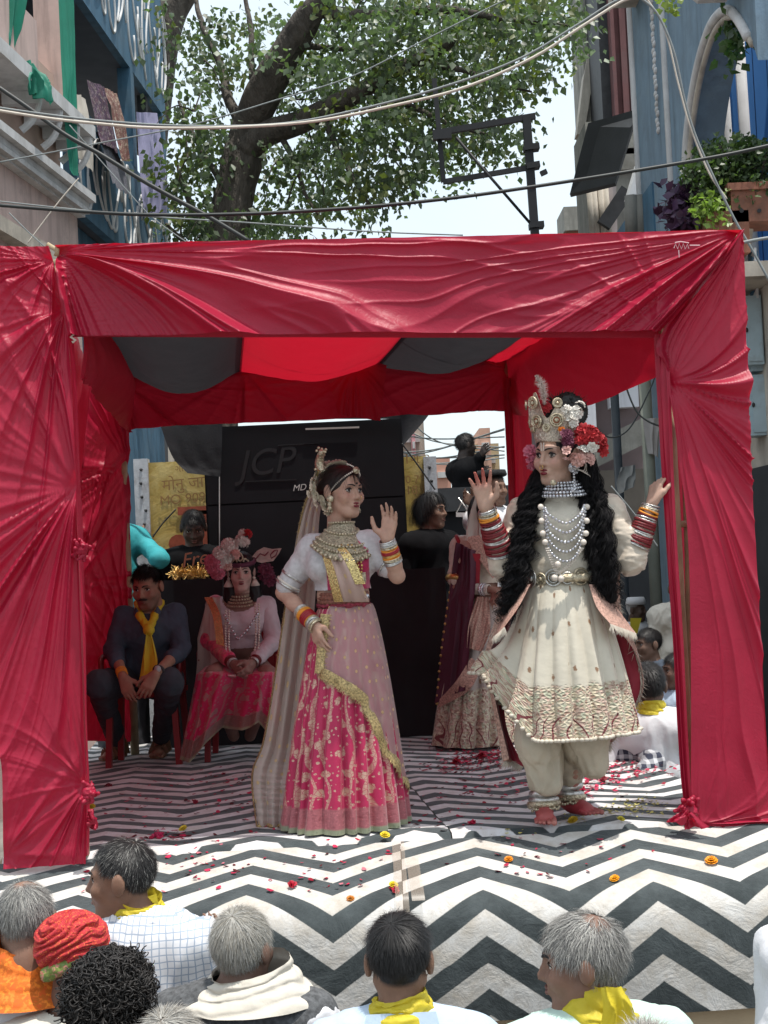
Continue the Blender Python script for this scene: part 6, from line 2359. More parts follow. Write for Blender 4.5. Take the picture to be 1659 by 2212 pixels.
for k, (dz, R_, r_) in enumerate(((.036, .066, .007), (.023, .077, .0075), (.009, .088, .008), (-.006, .098, .008), (-.021, .106, .008))):
    a = np.linspace(-2.2, 2.2, 54)
    P_ = np.stack([nk[0] + R_ * np.sin(a) * 1.02, nk[1] - R_ * np.cos(a) * 1.0 - .012, nk[2] + dz - .010 * np.cos(a)], -1)
    bead_line('crystal_collar', P_, r_, m_crystal, manw, step=r_ * 1.8)
for k in range(5):
    dr = k * 18
    bead_line('crystal_strand', spline([B_(1178 - k * 1, 1098, -.12), B_(1186, 1112 + dr, -.165), B_(1222, 1130 + dr * 1.15, -.185), B_(1252, 1112 + dr, -.165), B_(1262 + k, 1092, -.12)], 40), .0068, m_crystal, manw)
pl = [B_(1168, 1095, -.12), B_(1172, 1150, -.16), B_(1182, 1185, -.17), B_(1196, 1220, -.17), B_(1204, 1238, -.165)]
pr_ = [B_(1268, 1095, -.12), B_(1266, 1150, -.16), B_(1256, 1185, -.17), B_(1228, 1222, -.17), B_(1206, 1238, -.165)]
for side in (pl, pr_):
    for o in (-.006, 0, .006):
        bead_line('pearl_strand', spline([p + (o, 0, 0) for p in side[2:]], 24), .0042, m_pearl, manw)
    for t_ in (0, .28, .56, .84):
        p = spline(side[:3], 20)[int(t_ * 19)]
        MB().ball(p, .013, 10, 8).build('pompom', m_pearl, manw, smooth=True)
for (x_, y_) in ((1205, 1219), (1198, 1248), (1212, 1250)):
    MB().ball(B_(x_, y_, -.18), .014, 10, 8).build('pompom', m_pearl, manw, smooth=True)
# bodice and sleeves of cream satin, skirt, cape
m_satin = plain('cream_satin', (.56, .48, .39), .38, .16, 10, .3, 30, sheen=.2, dirt=(.46, .36, .27))
m_bodice = plain('stained_cream_silk', (.52, .47, .39), .5, .18, 9, .4, 60, dirt=(.34, .27, .19))
zwB = JB['waist'][2] - .03
nkB = JB['neck'] + (0, -.02, .06)
garment('bodice', torso(JB, False, .013, .88), m_bodice, manw, .007, .004, (9, 9, 22), keep=lambda V: (V[:, 2] > zwB) & (np.linalg.norm(V - nkB, axis=1) > .085))
for (s_, e_, w_, nm) in ((JB['sa'], eA, wA, 'a'), (JB['sb'], eB, wB, 'b')):
    pq = [cone(s_, s_ + (e_ - s_) * .5, .062, .058, .03), cone(s_ + (e_ - s_) * .5, e_, .058, .056, .03), cone(e_, e_ + (w_ - e_) * .55, .056, .045, .03)]
    garment('sleeve', pq, m_satin, manw, .006, .0075, (13, 13, 30), seed=len(nm) + e_[0])
m_maroon_b = plain('maroon_beads', (.16, .012, .016), .45, .3, 90, .5, 160)
specB = [(m_silver, .006), (m_antq, .007), (m_orange_b, .008), (m_maroon_b, .007), (m_silver, .007), (m_maroon_b, .011), (m_maroon_b, .011), (m_silver, .008), (m_maroon_b, .011), (m_maroon_b, .009), (m_silver, .006)]
bangles(manw, up_(wA, eA, .02), up_(wA, eA, .78), specB, .034, .058)
bangles(manw, up_(wB, eB, .02), up_(wB, eB, .74), specB, .034, .056)
bl_ = JB['waist'] + (0, 0, -.045)
for k in range(11):
    aa = -1.9 + k * .38
    R_ = .125
    c_ = bl_ + np.array([.158 * math.sin(aa), -.122 * math.cos(aa) - .012, .0 if k % 2 else .004])
    nrm_ = np.array([math.sin(aa), -math.cos(aa), 0])
    big = .034 if k % 2 == 0 else .024
    q = MB()
    for rr_, r_ in ((big, .0045), (big * .62, .0035)):
        V, F = ring(c_, nrm_, rr_, r_, 18, 5)
        q.add(V, F)
    q.ball(c_, big * .42, 8, 5)
    q.build('belt_medallion', m_silver if k % 3 else m_antq, manw, smooth=True)
V, F = ring(bl_, (0, 0, 1), .148, .016, 40, 8, .78)
mk('belt', V, F, m_antq, manw)


def dress_mat(name, ground, v0, rough=.42):
    """cream silk with small sprigs and a dense embroidered lower border"""
    mt, t, b = new_mat(name)
    tc = _n(t, 'ShaderNodeTexCoord')
    uv = tc.outputs['UV']
    sx = _n(t, 'ShaderNodeSeparateXYZ')
    t.links.new(uv, sx.inputs[0])
    mp = _n(t, 'ShaderNodeMapping')
    mp.inputs['Scale'].default_value = (1, .42, 1)
    t.links.new(uv, mp.inputs[0])
    base = ramp(t, noise(t, uv, 7, 5), [(.35, tuple(np.array(ground) * .86)), (.65, ground)])
    d = voronoi(t, mp.outputs[0], 9, rand=.35, dim='2D')
    nz = noise(t, uv, 60, 2)
    sp = ramp(t, math_n(t, 'ADD', d, math_n(t, 'MULTIPLY', math_n(t, 'SUBTRACT', nz, .5), .16)), [(.055, 1.0), (.085, 0.0)])
    c = mix(t, sp, base, (.25, .14, .075))
    # border
    e1 = voronoi(t, uv, 46, feature='DISTANCE_TO_EDGE', dim='2D')
    e2 = voronoi(t, uv, 62, out='Color', dim='2D')
    s2 = _n(t, 'ShaderNodeSeparateXYZ')
    t.links.new(e2, s2.inputs[0])
    pal = ramp(t, s2.outputs[0], [(0, (.42, .34, .22)), (.2, (.30, .17, .12)), (.36, (.46, .28, .22)), (.5, (.50, .44, .32)), (.66, (.24, .10, .06)), (.8, (.34, .36, .24)), (.9, (.60, .50, .34))], 'CONSTANT')
    ln = ramp(t, e1, [(.02, 1.0), (.06, 0.0)])
    bc_ = mix(t, .8, ground, pal)
    bc_ = mix(t, math_n(t, 'MULTIPLY', ln, .75), bc_, (.50, .46, .36))
    wv = _n(t, 'ShaderNodeTexWave')
    wv.inputs['Scale'].default_value = 5.5
    wv.inputs['Distortion'].default_value = 12
    wv.inputs['Detail'].default_value = 1.2
    t.links.new(uv, wv.inputs['Vector'])
    pais = ramp(t, wv.outputs[0], [(.93, 0.0), (.965, 1.0)])
    low = ramp(t, sx.outputs[1], [(v0 + .55 * (1 - v0), 0.0), (v0 + .6 * (1 - v0), 1.0)])
    bc_ = mix(t, math_n(t, 'MULTIPLY', pais, low), bc_, (.15, .02, .025))
    vv_ = math_n(t, 'ADD', sx.outputs[1], math_n(t, 'MULTIPLY', math_n(t, 'SUBTRACT', noise(t, uv, 22, 2), .5), .09))
    f = ramp(t, vv_, [(v0, 0.0), (v0 + .02, 1.0)])
    c = mix(t, f, c, bc_)
    t.links.new(c, b.inputs['Base Color'])
    t.links.new(mix(t, f, (rough,) * 3, (.6,) * 3), b.inputs['Roughness'])
    b.inputs['Sheen Weight'].default_value = .2
    bump(t, b, mix(t, f, noise(t, uv, 20, 4, .6), math_n(t, 'MULTIPLY', e1, 6)), .5, .004)
    return mt


m_dress = dress_mat('cream_embroidered_silk', (.60, .545, .44), .66)
wtB = B_(1212, 1252, .03)
hbB = B_(1222, 1580, .02)


def flareB(A, v):
    a = (A + np.pi) % (2 * np.pi) - np.pi
    return v ** 1.6 * (.07 * np.exp(-((a + 1.75) / .45) ** 2) + .02 * np.exp(-((a - 1.3) / .6) ** 2))


_, DP = skirt('flared_skirt', wtB, .125, hbB, .285, m_dress, manw, nu=320, nv=90, pleats=19, amp=.026, seed=5.0, prof=.62, hem_w=.02, flare=flareB, squash=.95)
# left side of the flare swings up
o = bpy.data.objects[[ob.name for ob in manw.children if ob.name.startswith('flared_skirt')][0]]
co = np.empty(len(o.data.vertices) * 3)
o.data.vertices.foreach_get('co', co)
co = co.reshape(-1, 3)
loc = wtB - fb1
dx_ = co[:, 0] - loc[0]
dn = np.clip((loc[2] - co[:, 2]) / .62, 0, 1)
co[:, 2] += .26 * np.clip((-dx_ - .17) / .16, 0, 1) ** 1.3 * dn
co[:, 0] -= .03 * np.clip((-dx_ - .2) / .1, 0, 1) * dn
o.data.vertices.foreach_set('co', co.ravel())
o.data.update()
# scalloped hem trim
hem = (co + fb1).reshape(320, 90, 3)[:, -1]
q = MB()
for i in range(0, 320, 3):
    q.ball(hem[i], (.013, .013, .009), 6, 4)
q.build('scalloped_hem', m_bodice, manw, smooth=True)['kind'] = 'stuff'
# dhoti trousers
m_dhoti = plain('stained_cream_cotton', (.46, .40, .31), .65, .15, 7, .4, 40, dirt=(.33, .26, .17))
pq = [cone(B_(1172, 1470, .03), B_(1162, 1600, -.02), .09, .080, .05), cone(B_(1162, 1600, -.02), B_(1170, 1690, .0), .078, .048, .05), cone(B_(1178, 1660, .02), an1 + (0, 0, .035), .055, .038, .04),
      cone(B_(1190, 1600, .04), B_(1195, 1690, .0), .045, .04, .04)]
garment('dhoti', pq, m_dhoti, manw, .007, .014, (20, 20, 4.5), seed=3)
pq = [cone(B_(1255, 1470, .05), B_(1265, 1580, .0), .10, .085, .05), cone(B_(1265, 1580, .0), B_(1282, 1650, .02), .075, .055, .05), cone(B_(1245, 1600, .06), an2 + (0, 0, .04), .065, .042, .05)]
garment('dhoti', pq, m_dhoti, manw, .007, .014, (20, 20, 4.5), seed=9)
# heavy anklets
for an, r_ in ((an1, .05), (an2, .05)):
    for k, (dz, mt_, rr_) in enumerate(((.028, m_silver, .014), (.0, m_silver, .012), (-.018, m_antq, .013))):
        V, F = ring(an + (0, -.005, dz), (rng.normal() * .06, .12, 1), r_ + .006 * k, rr_, 26, 8)
        mk('anklet', V, F, mt_, manw)
    q = MB()
    for k in range(34):
        a = k * 2 * math.pi / 34
        for dz in (-.012, -.032):
            q.ball(an + np.array([(r_ + .014) * math.cos(a), (r_ + .014) * math.sin(a) - .01, dz + rng.normal() * .003]), .0075, 6, 4)
    q.build('ankle_bells', m_antq, manw, smooth=True)
# maroon cape with embroidered band and pale fringe, behind
m_cape = plain('crimson_cape', (.26, .012, .030), .6, .15, 8, .3, 40, sheen=.3)
m_capeb = plain('pink_embroidered_band', (.40, .24, .19), .7, .5, 110, .8, 120)
m_fringe = plain('cream_fringe', (.56, .50, .42), .9, .15, 40, 0)


def cape(Lp, Rp, seed, bw, nu=40, nv=80, dirn=(1, 0, -.5)):
    L_, R_ = spline(Lp, nv), spline(Rp, nv)
    U, Vv = np.meshgrid(np.linspace(0, 1, nu), np.linspace(0, 1, nv), indexing='ij')
    P = L_[None] * (1 - U[..., None]) + R_[None] * U[..., None]
    P[..., 1] += .03 * np.sin(U * 6 + seed) * Vv + .02 * fbm(np.stack([U * 3, Vv * 3, 0 * U + seed], -1), 2)
    mk('cape', P.reshape(-1, 3), grid_faces(nu, nv), m_cape, manw)
    E = np.concatenate([P[-1, ::2], P[::-2, -1]])
    border('cape_border', E, bw, m_capeb, manw, .008, P.mean((0, 1)), dirn=dirn, fringe=False)
    q = MB()
    T = np.gradient(E, axis=0)
    for i in range(len(E) - 1):
        for _ in range(9):
            p = E[i] + (E[i + 1] - E[i]) * random.random()
            d = unit(np.array([dirn[0] * .5, -.15, -.8]) + rng.normal(size=3) * .35) * random.uniform(.02, .05)
            e = unit(np.cross(d, [0, 1, .1])) * .0016
            q.add([p - e, p + e, p + d], [(0, 1, 2)])
    q.build('fringe', m_fringe, manw)


cape([B_(1300, 1110, .12), B_(1270, 1250, .14), B_(1268, 1320, .16), B_(1290, 1420, .2), B_(1300, 1540, .18), B_(1270, 1622, .15)],
     [B_(1345, 1110, .10), B_(1332, 1240, .0), B_(1338, 1330, .02), B_(1372, 1410, .08), B_(1382, 1500, .10), B_(1318, 1610, .12)], 1, .045)
cape([B_(1100, 1200, .14), B_(1110, 1300, .16), B_(1090, 1420, .2), B_(1092, 1560, .2), B_(1130, 1655, .16)],
     [B_(1098, 1180, .10), B_(1085, 1300, .06), B_(1052, 1420, .12), B_(1068, 1520, .14), B_(1090, 1640, .12)], 5, .03, dirn=(-1, 0, -.5))
# embroidered front panels of the over-skirt at the hips
for pts_l, pts_r in (([(1272, 1262), (1285, 1310), (1310, 1345)], [(1296, 1262), (1330, 1310), (1374, 1368)]), ([(1146, 1262), (1118, 1310), (1085, 1352)], [(1132, 1262), (1096, 1310), (1066, 1375)])):
    L_, R_ = spline(px(pts_l, YB - .13), 30), spline(px(pts_r, YB - .06), 30)
    U, Vv = np.meshgrid(np.linspace(0, 1, 14), np.linspace(0, 1, 30), indexing='ij')
    P = L_[None] * (1 - U[..., None]) + R_[None] * U[..., None]
    P[..., 1] -= .02 * np.sin(np.pi * U) + .10 * Vv * (1 - U)
    mk('embroidered_panel', P.reshape(-1, 3), grid_faces(14, 30), m_capeb, manw)
    q = MB()
    for i in range(13):
        for _ in range(16):
            p = P[i, -1] + (P[i + 1, -1] - P[i, -1]) * random.random()
            d = np.array([rng.normal() * .01, -.01, -random.uniform(.02, .04)])
            q.add([p - (.0016, 0, 0), p + (.0016, 0, 0), p + d], [(0, 1, 2)])
    q.build('fringe', m_fringe, manw)

# ------------------------------------------------------------------ red plastic chairs and the two seated people
m_chair = plain('red_plastic', (.22, .012, .016), .4, .1, 10, .05)
m_navy = plain('navy_cotton', (.044, .060, .086), .85, .2, 6, .4, 60)
m_jean = plain('charcoal_denim', (.040, .048, .060), .85, .2, 9, .4, 90)
m_yel = thin_cloth('yellow_scarf', (.66, .53, .03), (.8, .65, .05), .2, rough=.6, crinkle=.3)


def chair(label, c, yaw):
    t_ = thing('plastic_chair', label, 'chair', c, 'red plastic chairs on the stage')
    R = rotm(yaw)
    L = lambda x, y, z: np.array(c) + R @ np.array([x, y, z])
    for sx in (-1, 1):
        for sy in (-1, 1):
            MB().bar(L(sx * .21, sy * .20, 0.0), L(sx * .19, sy * .18, .42), .045, .035).build('leg', m_chair, t_)
    MB().box(L(0, 0, .43), (.44, .42, .03), R.T).build('seat', m_chair, t_)
    MB().box(L(0, .215, .66), (.42, .03, .42), R.T).build('backrest', m_chair, t_)
    for sx in (-1, 1):
        MB().tube(spline([L(sx * .22, -.18, .43), L(sx * .235, -.19, .64), L(sx * .235, 0, .66), L(sx * .21, .21, .66)], 12), .018, 6).build('armrest', m_chair, t_, smooth=True)


YC = 8.55
C_ = lambda a, b_, dy=0.0: at(a, b_, YC + dy)
pC = C_(322, 1468, .20)
chair('red plastic chair under the seated person in a navy shirt', (pC[0] - .02, pC[1] + .02, STZ + .008), 0)
sC = onz(335, 1636, STZ + .01)
sC2 = onz(240, 1642, STZ + .01)
manc = thing('person', 'person seated in a navy shirt, dark jeans and sandals with a knotted yellow scarf', 'person', pC * (1, 1, 0) + (0, 0, STZ))
hC = Head(C_(318, 1268, .02), -14, 14, -2, 1.02)
JC = dict(neck=C_(322, 1322, .08), chest=C_(322, 1362, .08), waist=C_(322, 1430, .13), pelvis=pC, sa=C_(268, 1332, .08), sb=C_(378, 1326, .10), fwd=np.array([0, -1, -.1]))
eCa, wCa = C_(246, 1404, -.02), C_(266, 1462, -.30)
eCb, wCb = C_(392, 1402, .0), C_(336, 1456, -.34)
toneC = (.34, .185, .125)
knA, anA = C_(214, 1478, -.26), sC2 + (0.02, .12, .09)
knB, anB = C_(366, 1474, -.26), sC + (.02, .10, .09)
pr = hC.prims() + torso(JC) + arm(JC['sa'], eCa, wCa) + arm(JC['sb'], eCb, wCb) + [cone(JC['neck'] + (0, 0, -.03), hC(0, .03, -.11), .056, .054, .03)]
pr += hand(wCa, C_(282, 1510, -.34) - wCa, (.3, .9, -.2), (1, 0, .2), .30, .08, 1.02) + hand(wCb, C_(308, 1502, -.38) - wCb, (-.1, .9, -.3), (-1, -.1, .2), .30, .08, 1.02)
pr += leg(pC + (-.09, 0, 0), knA, anA) + leg(pC + (.09, 0, 0), knB, anB) + foot(anA, (-.35, -1, 0), 1.02) + foot(anB, (0, -1, 0), 1.02)
skin(manc, pr, skin_tone(toneC, hC, (.25, .12, .085), scalp=(.02, .018, .017), stubble=(.09, .055, .045)), .006)
hC.face(manc, m_lipnat, fem=False)
MB().tube(spline([hC(-.026, -.088, -.054), hC(-.01, -.099, -.050), hC(.01, -.099, -.050), hC(.026, -.088, -.054)], 14), .0055, 6).build('moustache', m_kajal, manc, smooth=True)
hair(manc, hC, 4200, .036, (.016, .013, .012), 51, whorl=(.02, .05, .12), inflate=1.05, lift=.25, grav=.05, jit=.15, width=.003, sweep=(.3, -.7, 0))
zC = JC['pelvis'][2] - .05
gp = torso(JC, False, .010, .95) + [cone(JC['sa'], eCa, .060, .052, .02), cone(eCa, up_(eCa, wCa, .45), .052, .044, .02), cone(JC['sb'], eCb, .060, .052, .02), cone(eCb, up_(eCb, wCb, .35), .052, .046, .02)]
cn = JC['neck'] + (0, -.07, .0)
garment('shirt', gp, m_navy, manc, .008, .010, (11, 11, 8), keep=lambda V: (np.linalg.norm(V - JC['neck'] - (0, -.02, .055), axis=1) > .082), seed=2)
for sx in (-1, 1):
    MB().prism([JC['neck'] + (sx * .02, -.105, -.03), JC['neck'] + (sx * .065, -.07, .035), JC['neck'] + (sx * .085, -.06, .0), JC['neck'] + (sx * .06, -.115, -.05)], (0, -.012, 0)).build('collar', m_navy, manc)
gp = [cone(pC + (-.09, 0, 0), knA, .098, .075, .04), cone(knA, up_(knA, anA, .9), .074, .052, .03), cone(pC + (.09, 0, 0), knB, .098, .075, .04), cone(knB, up_(knB, anB, .9), .074, .052, .03), cone(pC + (-.08, .02, 0), pC + (.08, .02, 0), .115, .115, .05)]
garment('jeans', gp, m_jean, manc, .009, .009, (10, 10, 10), seed=4)
# scarf: round the neck, knot and hanging tail
nC = JC['neck']
sc_ = [cone(nC + (-.075, .02, .055), nC + (-.04, -.10, -.02), .016, .018, .02), cone(nC + (-.04, -.10, -.02), C_(322, 1360, -.10), .018, .02, .02),
       cone(nC + (.075, .02, .055), nC + (.05, -.09, -.02), .016, .018, .02), cone(nC + (.05, -.09, -.02), C_(322, 1360, -.10), .018, .02, .02), sph(C_(322, 1362, -.11), .026, .02)]
V, F = sdf_mesh(sc_, .006)
V = wrinkle(V, F, .006, (24, 24, 24))
mk('scarf', V, F, m_yel, manc)
drape('scarf_tail', [C_(318, 1364, -.11), C_(310, 1410, -.14), C_(304, 1450, -.20), C_(300, 1474, -.28)], [C_(326, 1364, -.11), C_(338, 1410, -.14), C_(342, 1440, -.20), C_(332, 1462, -.28)], m_yel, nu=24, nv=50, vfold=.03, vk=4, seed=3, parent=manc, amp=.004)
V, F = ring(up_(wCb, eCb, .12), eCb - wCb, .030, .009, 24, 8)
mk('watch_strap', V, F, m_darksteel, manc)
MB().tube([up_(wCb, eCb, .12) + (-.0, -.032, .012), up_(wCb, eCb, .12) + (0, -.044, .017)], .019, 16).build('watch_face', plain('pale_dial', (.4, .42, .42), .3, .1, 10, 0), manc, smooth=True)
bangles(manc, up_(wCa, eCa, .05), up_(wCa, eCa, .22), [(m_orange_b, .005), (m_orange_b, .004), (m_orange_b, .005)], .028, .03)
m_sandal = plain('tan_leather', (.17, .095, .05), .6, .2, 14, .3, 60)
for an, d in ((anA, (-.35, -1, 0)), (anB, (0, -1, 0))):
    d = unit(np.array(d, float))
    t_ = np.array([-d[1], d[0], 0])
    b0 = an * (1, 1, 0) + (0, 0, STZ + .012)
    q = MB()
    q.prism([b0 - d * .06 - t_ * .035, b0 - d * .06 + t_ * .035, b0 + d * .08 + t_ * .048, b0 + d * .17 + t_ * .042, b0 + d * .185, b0 + d * .16 - t_ * .042, b0 + d * .07 - t_ * .045], (0, 0, .016))
    q.build('sandal_sole', m_sandal, manc)
    for s0 in (.10, .03, -.035):
        P_ = [b0 + d * s0 - t_ * .046 + (0, 0, .02), b0 + d * s0 - t_ * .03 + (0, 0, .06 + (.1 - s0) * .25), b0 + d * s0 + t_ * .03 + (0, 0, .065 + (.1 - s0) * .25), b0 + d * s0 + t_ * .05 + (0, 0, .02)]
        q = MB()
        P_ = spline(P_, 12)
        for i in range(11):
            q.bar(P_[i], P_[i + 1] + (P_[i + 1] - P_[i]) * .1, .034, .006, up=(0, 0, 1) if i in (4, 5, 6) else d)
        q.build('sandal_strap', m_sandal, manc)

# seated woman
YD = 8.7
D_ = lambda a, b_, dy=0.0: at(a, b_, YD + dy)
pD = D_(522, 1440, .15)
chair('red plastic chair under the seated person with the flower headdress', (pD[0], pD[1] + .02, STZ + .008), 0)
womd = thing('person', 'person seated in a magenta and gold jacket and skirt with a white flower headdress', 'person', pD * (1, 1, 0) + (0, 0, STZ))
hD = Head(D_(521, 1236, .0), 4, 4, 0, .92)
JD = dict(neck=D_(520, 1296, .05), chest=D_(520, 1330, .06), waist=D_(521, 1392, .1), pelvis=pD, sa=D_(466, 1306, .06), sb=D_(576, 1306, .06), fwd=np.array([0, -1, 0]))
eDa, wDa = D_(452, 1382, .0), D_(502, 1432, -.26)
eDb, wDb = D_(592, 1384, .0), D_(548, 1430, -.26)
kD1, kD2 = D_(462, 1458, -.28), D_(578, 1458, -.28)
toneD = (.28, .155, .125)
pr = hD.prims(True) + torso(JD, True) + arm(JD['sa'], eDa, wDa, .9) + arm(JD['sb'], eDb, wDb, .9) + [cone(JD['neck'] + (0, 0, -.03), hD(0, .03, -.11), .047, .045, .03)]
pr += hand(wDa, D_(526, 1462, -.33) - wDa, (.5, .6, .2), (.4, -.5, .6), .5, .04, .95) + hand(wDb, D_(528, 1460, -.34) - wDb, (-.5, .6, .2), (-.4, -.5, .6), .5, .04, .95)
pr += leg(pD + (-.08, 0, 0), kD1, D_(505, 1590, .12)) + leg(pD + (.08, 0, 0), kD2, D_(540, 1590, .12))
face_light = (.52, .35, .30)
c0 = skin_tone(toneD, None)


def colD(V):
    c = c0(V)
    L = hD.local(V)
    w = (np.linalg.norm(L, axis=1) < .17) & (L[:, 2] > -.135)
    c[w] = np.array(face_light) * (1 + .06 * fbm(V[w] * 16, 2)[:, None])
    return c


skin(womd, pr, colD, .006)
hD.face(womd, m_lipred)
MB().tube([hD(0, -.098, .025), hD(0, -.094, .062)], .003, 6).build('forehead_mark', m_pearl, womd)
V, F = sdf_mesh([hD.ell((0, .02, .045), (.086, .10, .090), .02), hD.cone((-.07, .05, -.05), (-.085, .04, -.24), .05, .045, .03), hD.cone((.07, .05, -.05), (.085, .04, -.24), .05, .045, .03), hD.ell((0, -.11, -.03), (.070, .085, .11), .012, 'sub')], .007)
V = wrinkle(V, F, .006, (30, 30, 12))
mk('hair', V, F, m_hair, womd, cols=np.repeat(np.array([[.010, .008, .009]]), len(V), 0))
V, F = ring(hD(0, .0, .072), hD.R @ np.array([0, -.25, 1]), .083, .013, 36, 8)
mk('head_band', V, F, plain('plum_band', (.10, .025, .055), .6, .2, 30, .3), womd)
q = MB()
for pts in ([(0, -.105, .08), (-.018, -.108, .10), (0, -.11, .135), (.018, -.108, .10), (0, -.105, .08)], [(-.055, -.085, .075), (-.03, -.10, .095), (-.02, -.105, .075)], [(.055, -.085, .075), (.03, -.10, .095), (.02, -.105, .075)]):
    q.tube(spline([hD(*p) for p in pts], 16), .005, 6)
q.build('tiara', m_antq, womd, smooth=True)
random.seed(3)
fD = lambda a, b_, dy=-.08: D_(a, b_, dy)
bouquet(womd, [('white', fD(494, 1178, -.1), .05, 9), ('white', fD(476, 1196, -.1), .05, 9), ('blush', fD(508, 1198, -.12), .035, 6), ('pink', fD(458, 1214, -.1), .05, 12), ('white', fD(500, 1192), 0.056, 10), ('white', fD(486, 1202), 0.056, 10), ('white', fD(512, 1180), 0.044, 8), ('white', fD(478, 1218), 0.044, 9), ('pink', fD(464, 1222), 0.062, 16), ('pink', fD(470, 1236), 0.050, 12),
               ('blush', fD(490, 1222), 0.037, 8), ('red', fD(534, 1154, -.05), 0.033, 10), ('white', fD(524, 1152, -.05), 0.030, 8), ('white', fD(520, 1166, -.07), 0.037, 8), ('white', fD(528, 1172, -.06), 0.037, 8), ('plum', fD(572, 1236, .05), 0.062, 12), ('plum', fD(580, 1252, .05), 0.050, 10)], (-.2, -1, .3))
pf = MB()
fq_ = px([(545, 1202), (555, 1190), (570, 1182), (588, 1186), (608, 1184), (602, 1196), (590, 1212), (565, 1216), (550, 1212)], YD + .02)
pf.prism(fq_, (0, .012, 0))
pf.build('feather_fan', plain('pale_peach_fan', (.50, .40, .36), .7, .2, 40, .3), womd)
fo = MB()
fo.tube(px([(552, 1208), (562, 1196), (572, 1200), (580, 1192)], YD), .004, 5)
fo.tube(px([(584, 1198), (592, 1190), (600, 1188), (596, 1200), (586, 1206), (584, 1198)], YD), .004, 5)
fo.build('fan_outline', plain('wine_ink', (.16, .03, .05), .7, .1, 10, 0), womd)
for sx in (-1, 1):
    q = MB()
    q.ball(hD(sx * .083, -.01, -.04), .010)
    q.tube([hD(sx * .086, -.01, -.05), hD(sx * .088, -.01, -.092)], [.010, .030], 12)
    q.build('earring', m_pearl, womd, smooth=True)
for k, (dz, R_) in enumerate(((.03, .055), (.012, .062), (-.006, .072), (-.026, .082))):
    a = np.linspace(-2, 2, 40)
    bead_line('necklace', np.stack([JD['neck'][0] + R_ * np.sin(a), JD['neck'][1] - .02 - R_ * np.cos(a) * 1.15, JD['neck'][2] + dz - .01 * np.cos(a)], -1), .0075, m_antq, womd)
for pts in ([(486, 1330), (500, 1358), (512, 1378)], [(556, 1326), (540, 1352), (516, 1380)]):
    bead_line('mirror_trim', spline(px(pts, YD - .16), 24), .010, m_crystal, womd)
for o in (-4, 3):
    bead_line('pearl_garland', spline([D_(492 + o, 1320, -.12), D_(492 + o, 1400, -.20), D_(505 + o, 1428, -.22), D_(525, 1438, -.24), D_(545 + o, 1425, -.22), D_(556 + o, 1390, -.2), D_(556 + o, 1305, -.12)], 60), .0075, m_pearl, womd)
m_lil = plain('lilac_satin', (.54, .45, .48), .5, .15, 9, .3, 50)
m_magj = brocade('magenta_jacket_brocade', (.36, .012, .055), (.52, .30, .24), (.40, .2, .14), 9, 2, 3)
m_magj2 = plain('magenta_gold_silk', (.56, .03, .11), .42, .6, 26, .4, 60, sheen=.2, dirt=(.46, .26, .18))
garment('bodice', torso(JD, True, .012), m_lil, womd, .008, .006, (12, 12, 16), keep=lambda V: (V[:, 2] > JD['waist'][2] - .02) & (np.linalg.norm(V - JD['neck'] - (0, -.05, .03), axis=1) > .105))
garment('sleeve', [cone(JD['sa'], eDa, .055, .050, .03), cone(eDa, up_(eDa, wDa, .8), .050, .043, .03)], m_magj2, womd, .007, .006, (14, 14, 14))
garment('sleeve', [cone(JD['sb'], eDb, .054, .050, .03), cone(eDb, up_(eDb, wDb, .8), .050, .043, .03)], m_lil, womd, .007, .006, (14, 14, 14))
drape('veil', [D_(446, 1292, .0), D_(436, 1370, .0), D_(428, 1470, -.05)], [D_(476, 1290, -.06), D_(484, 1360, -.13), D_(492, 1420, -.16)], m_veil2, nu=40, nv=70, vfold=.03, vk=5, seed=4, parent=womd)
bd_ = spline([D_(452, 1290, -.05), D_(470, 1330, -.12), D_(478, 1390, -.15), D_(482, 1420, -.16)], 40)
V = np.concatenate([bd_ + (-.03, 0, 0), bd_ + (.02, -.015, 0)])
mk('sequin_band', V, [(i, i + 1, 41 + i, 40 + i) for i in range(39)], m_seq, womd)
for (w_, e_) in ((wDa, eDa), (wDb, eDb)):
    bangles(womd, up_(w_, e_, -.05), up_(w_, e_, .3), [(m_silver, .006), (m_maroon_b, .006), (m_maroon_b, .006), (m_pearl, .006), (m_maroon_b, .006), (m_antq, .006)], .030, .034)
# her skirt: over the knees and down to the floor, dipping between them
nu_, nv_ = 120, 80
U, Vv = np.meshgrid(np.linspace(-1, 1, nu_), np.linspace(0, 1, nv_), indexing='ij')
hemx = np.interp(U, [-1, -.6, 0, .35, 1], [388, 410, 480, 540, 600])
kx = np.interp(U, [-1, -.55, 0, .55, 1], [425, 462, 520, 578, 606])
px_ = np.where(Vv < .35, (522 + (kx - 522) * (.55 + .45 * Vv / .35)), kx + (hemx - kx) * (Vv - .35) / .65)
hemy = np.interp(U, [-1, -.6, -.3, 0, .25, .55, 1], [1640, 1648, 1605, 1572, 1578, 1560, 1610])
py_ = np.where(Vv < .35, 1418 + 37 * Vv / .35 + 14 * np.exp(-(U / .3) ** 2) - 6 * np.cos(U * 9) * Vv, 1455 + (hemy - 1455) * (Vv - .35) / .65)
dpt = np.where(Vv < .35, .0 - .42 * Vv / .35, -.42 + .10 * (Vv - .35) / .65) + .16 * np.exp(-(U / .22) ** 2) * np.clip(Vv * 2, 0, 1) + .14 * np.abs(U) ** 2.2
dpt += .022 * np.sin(U * 22 + 2 * fbm(np.stack([U * 2, Vv, 0 * U], -1), 2)) * np.clip(Vv * 1.5 - .3, 0, 1)
P = np.stack([D_(px_.ravel()[i], py_.ravel()[i], dpt.ravel()[i]) for i in range(px_.size)])
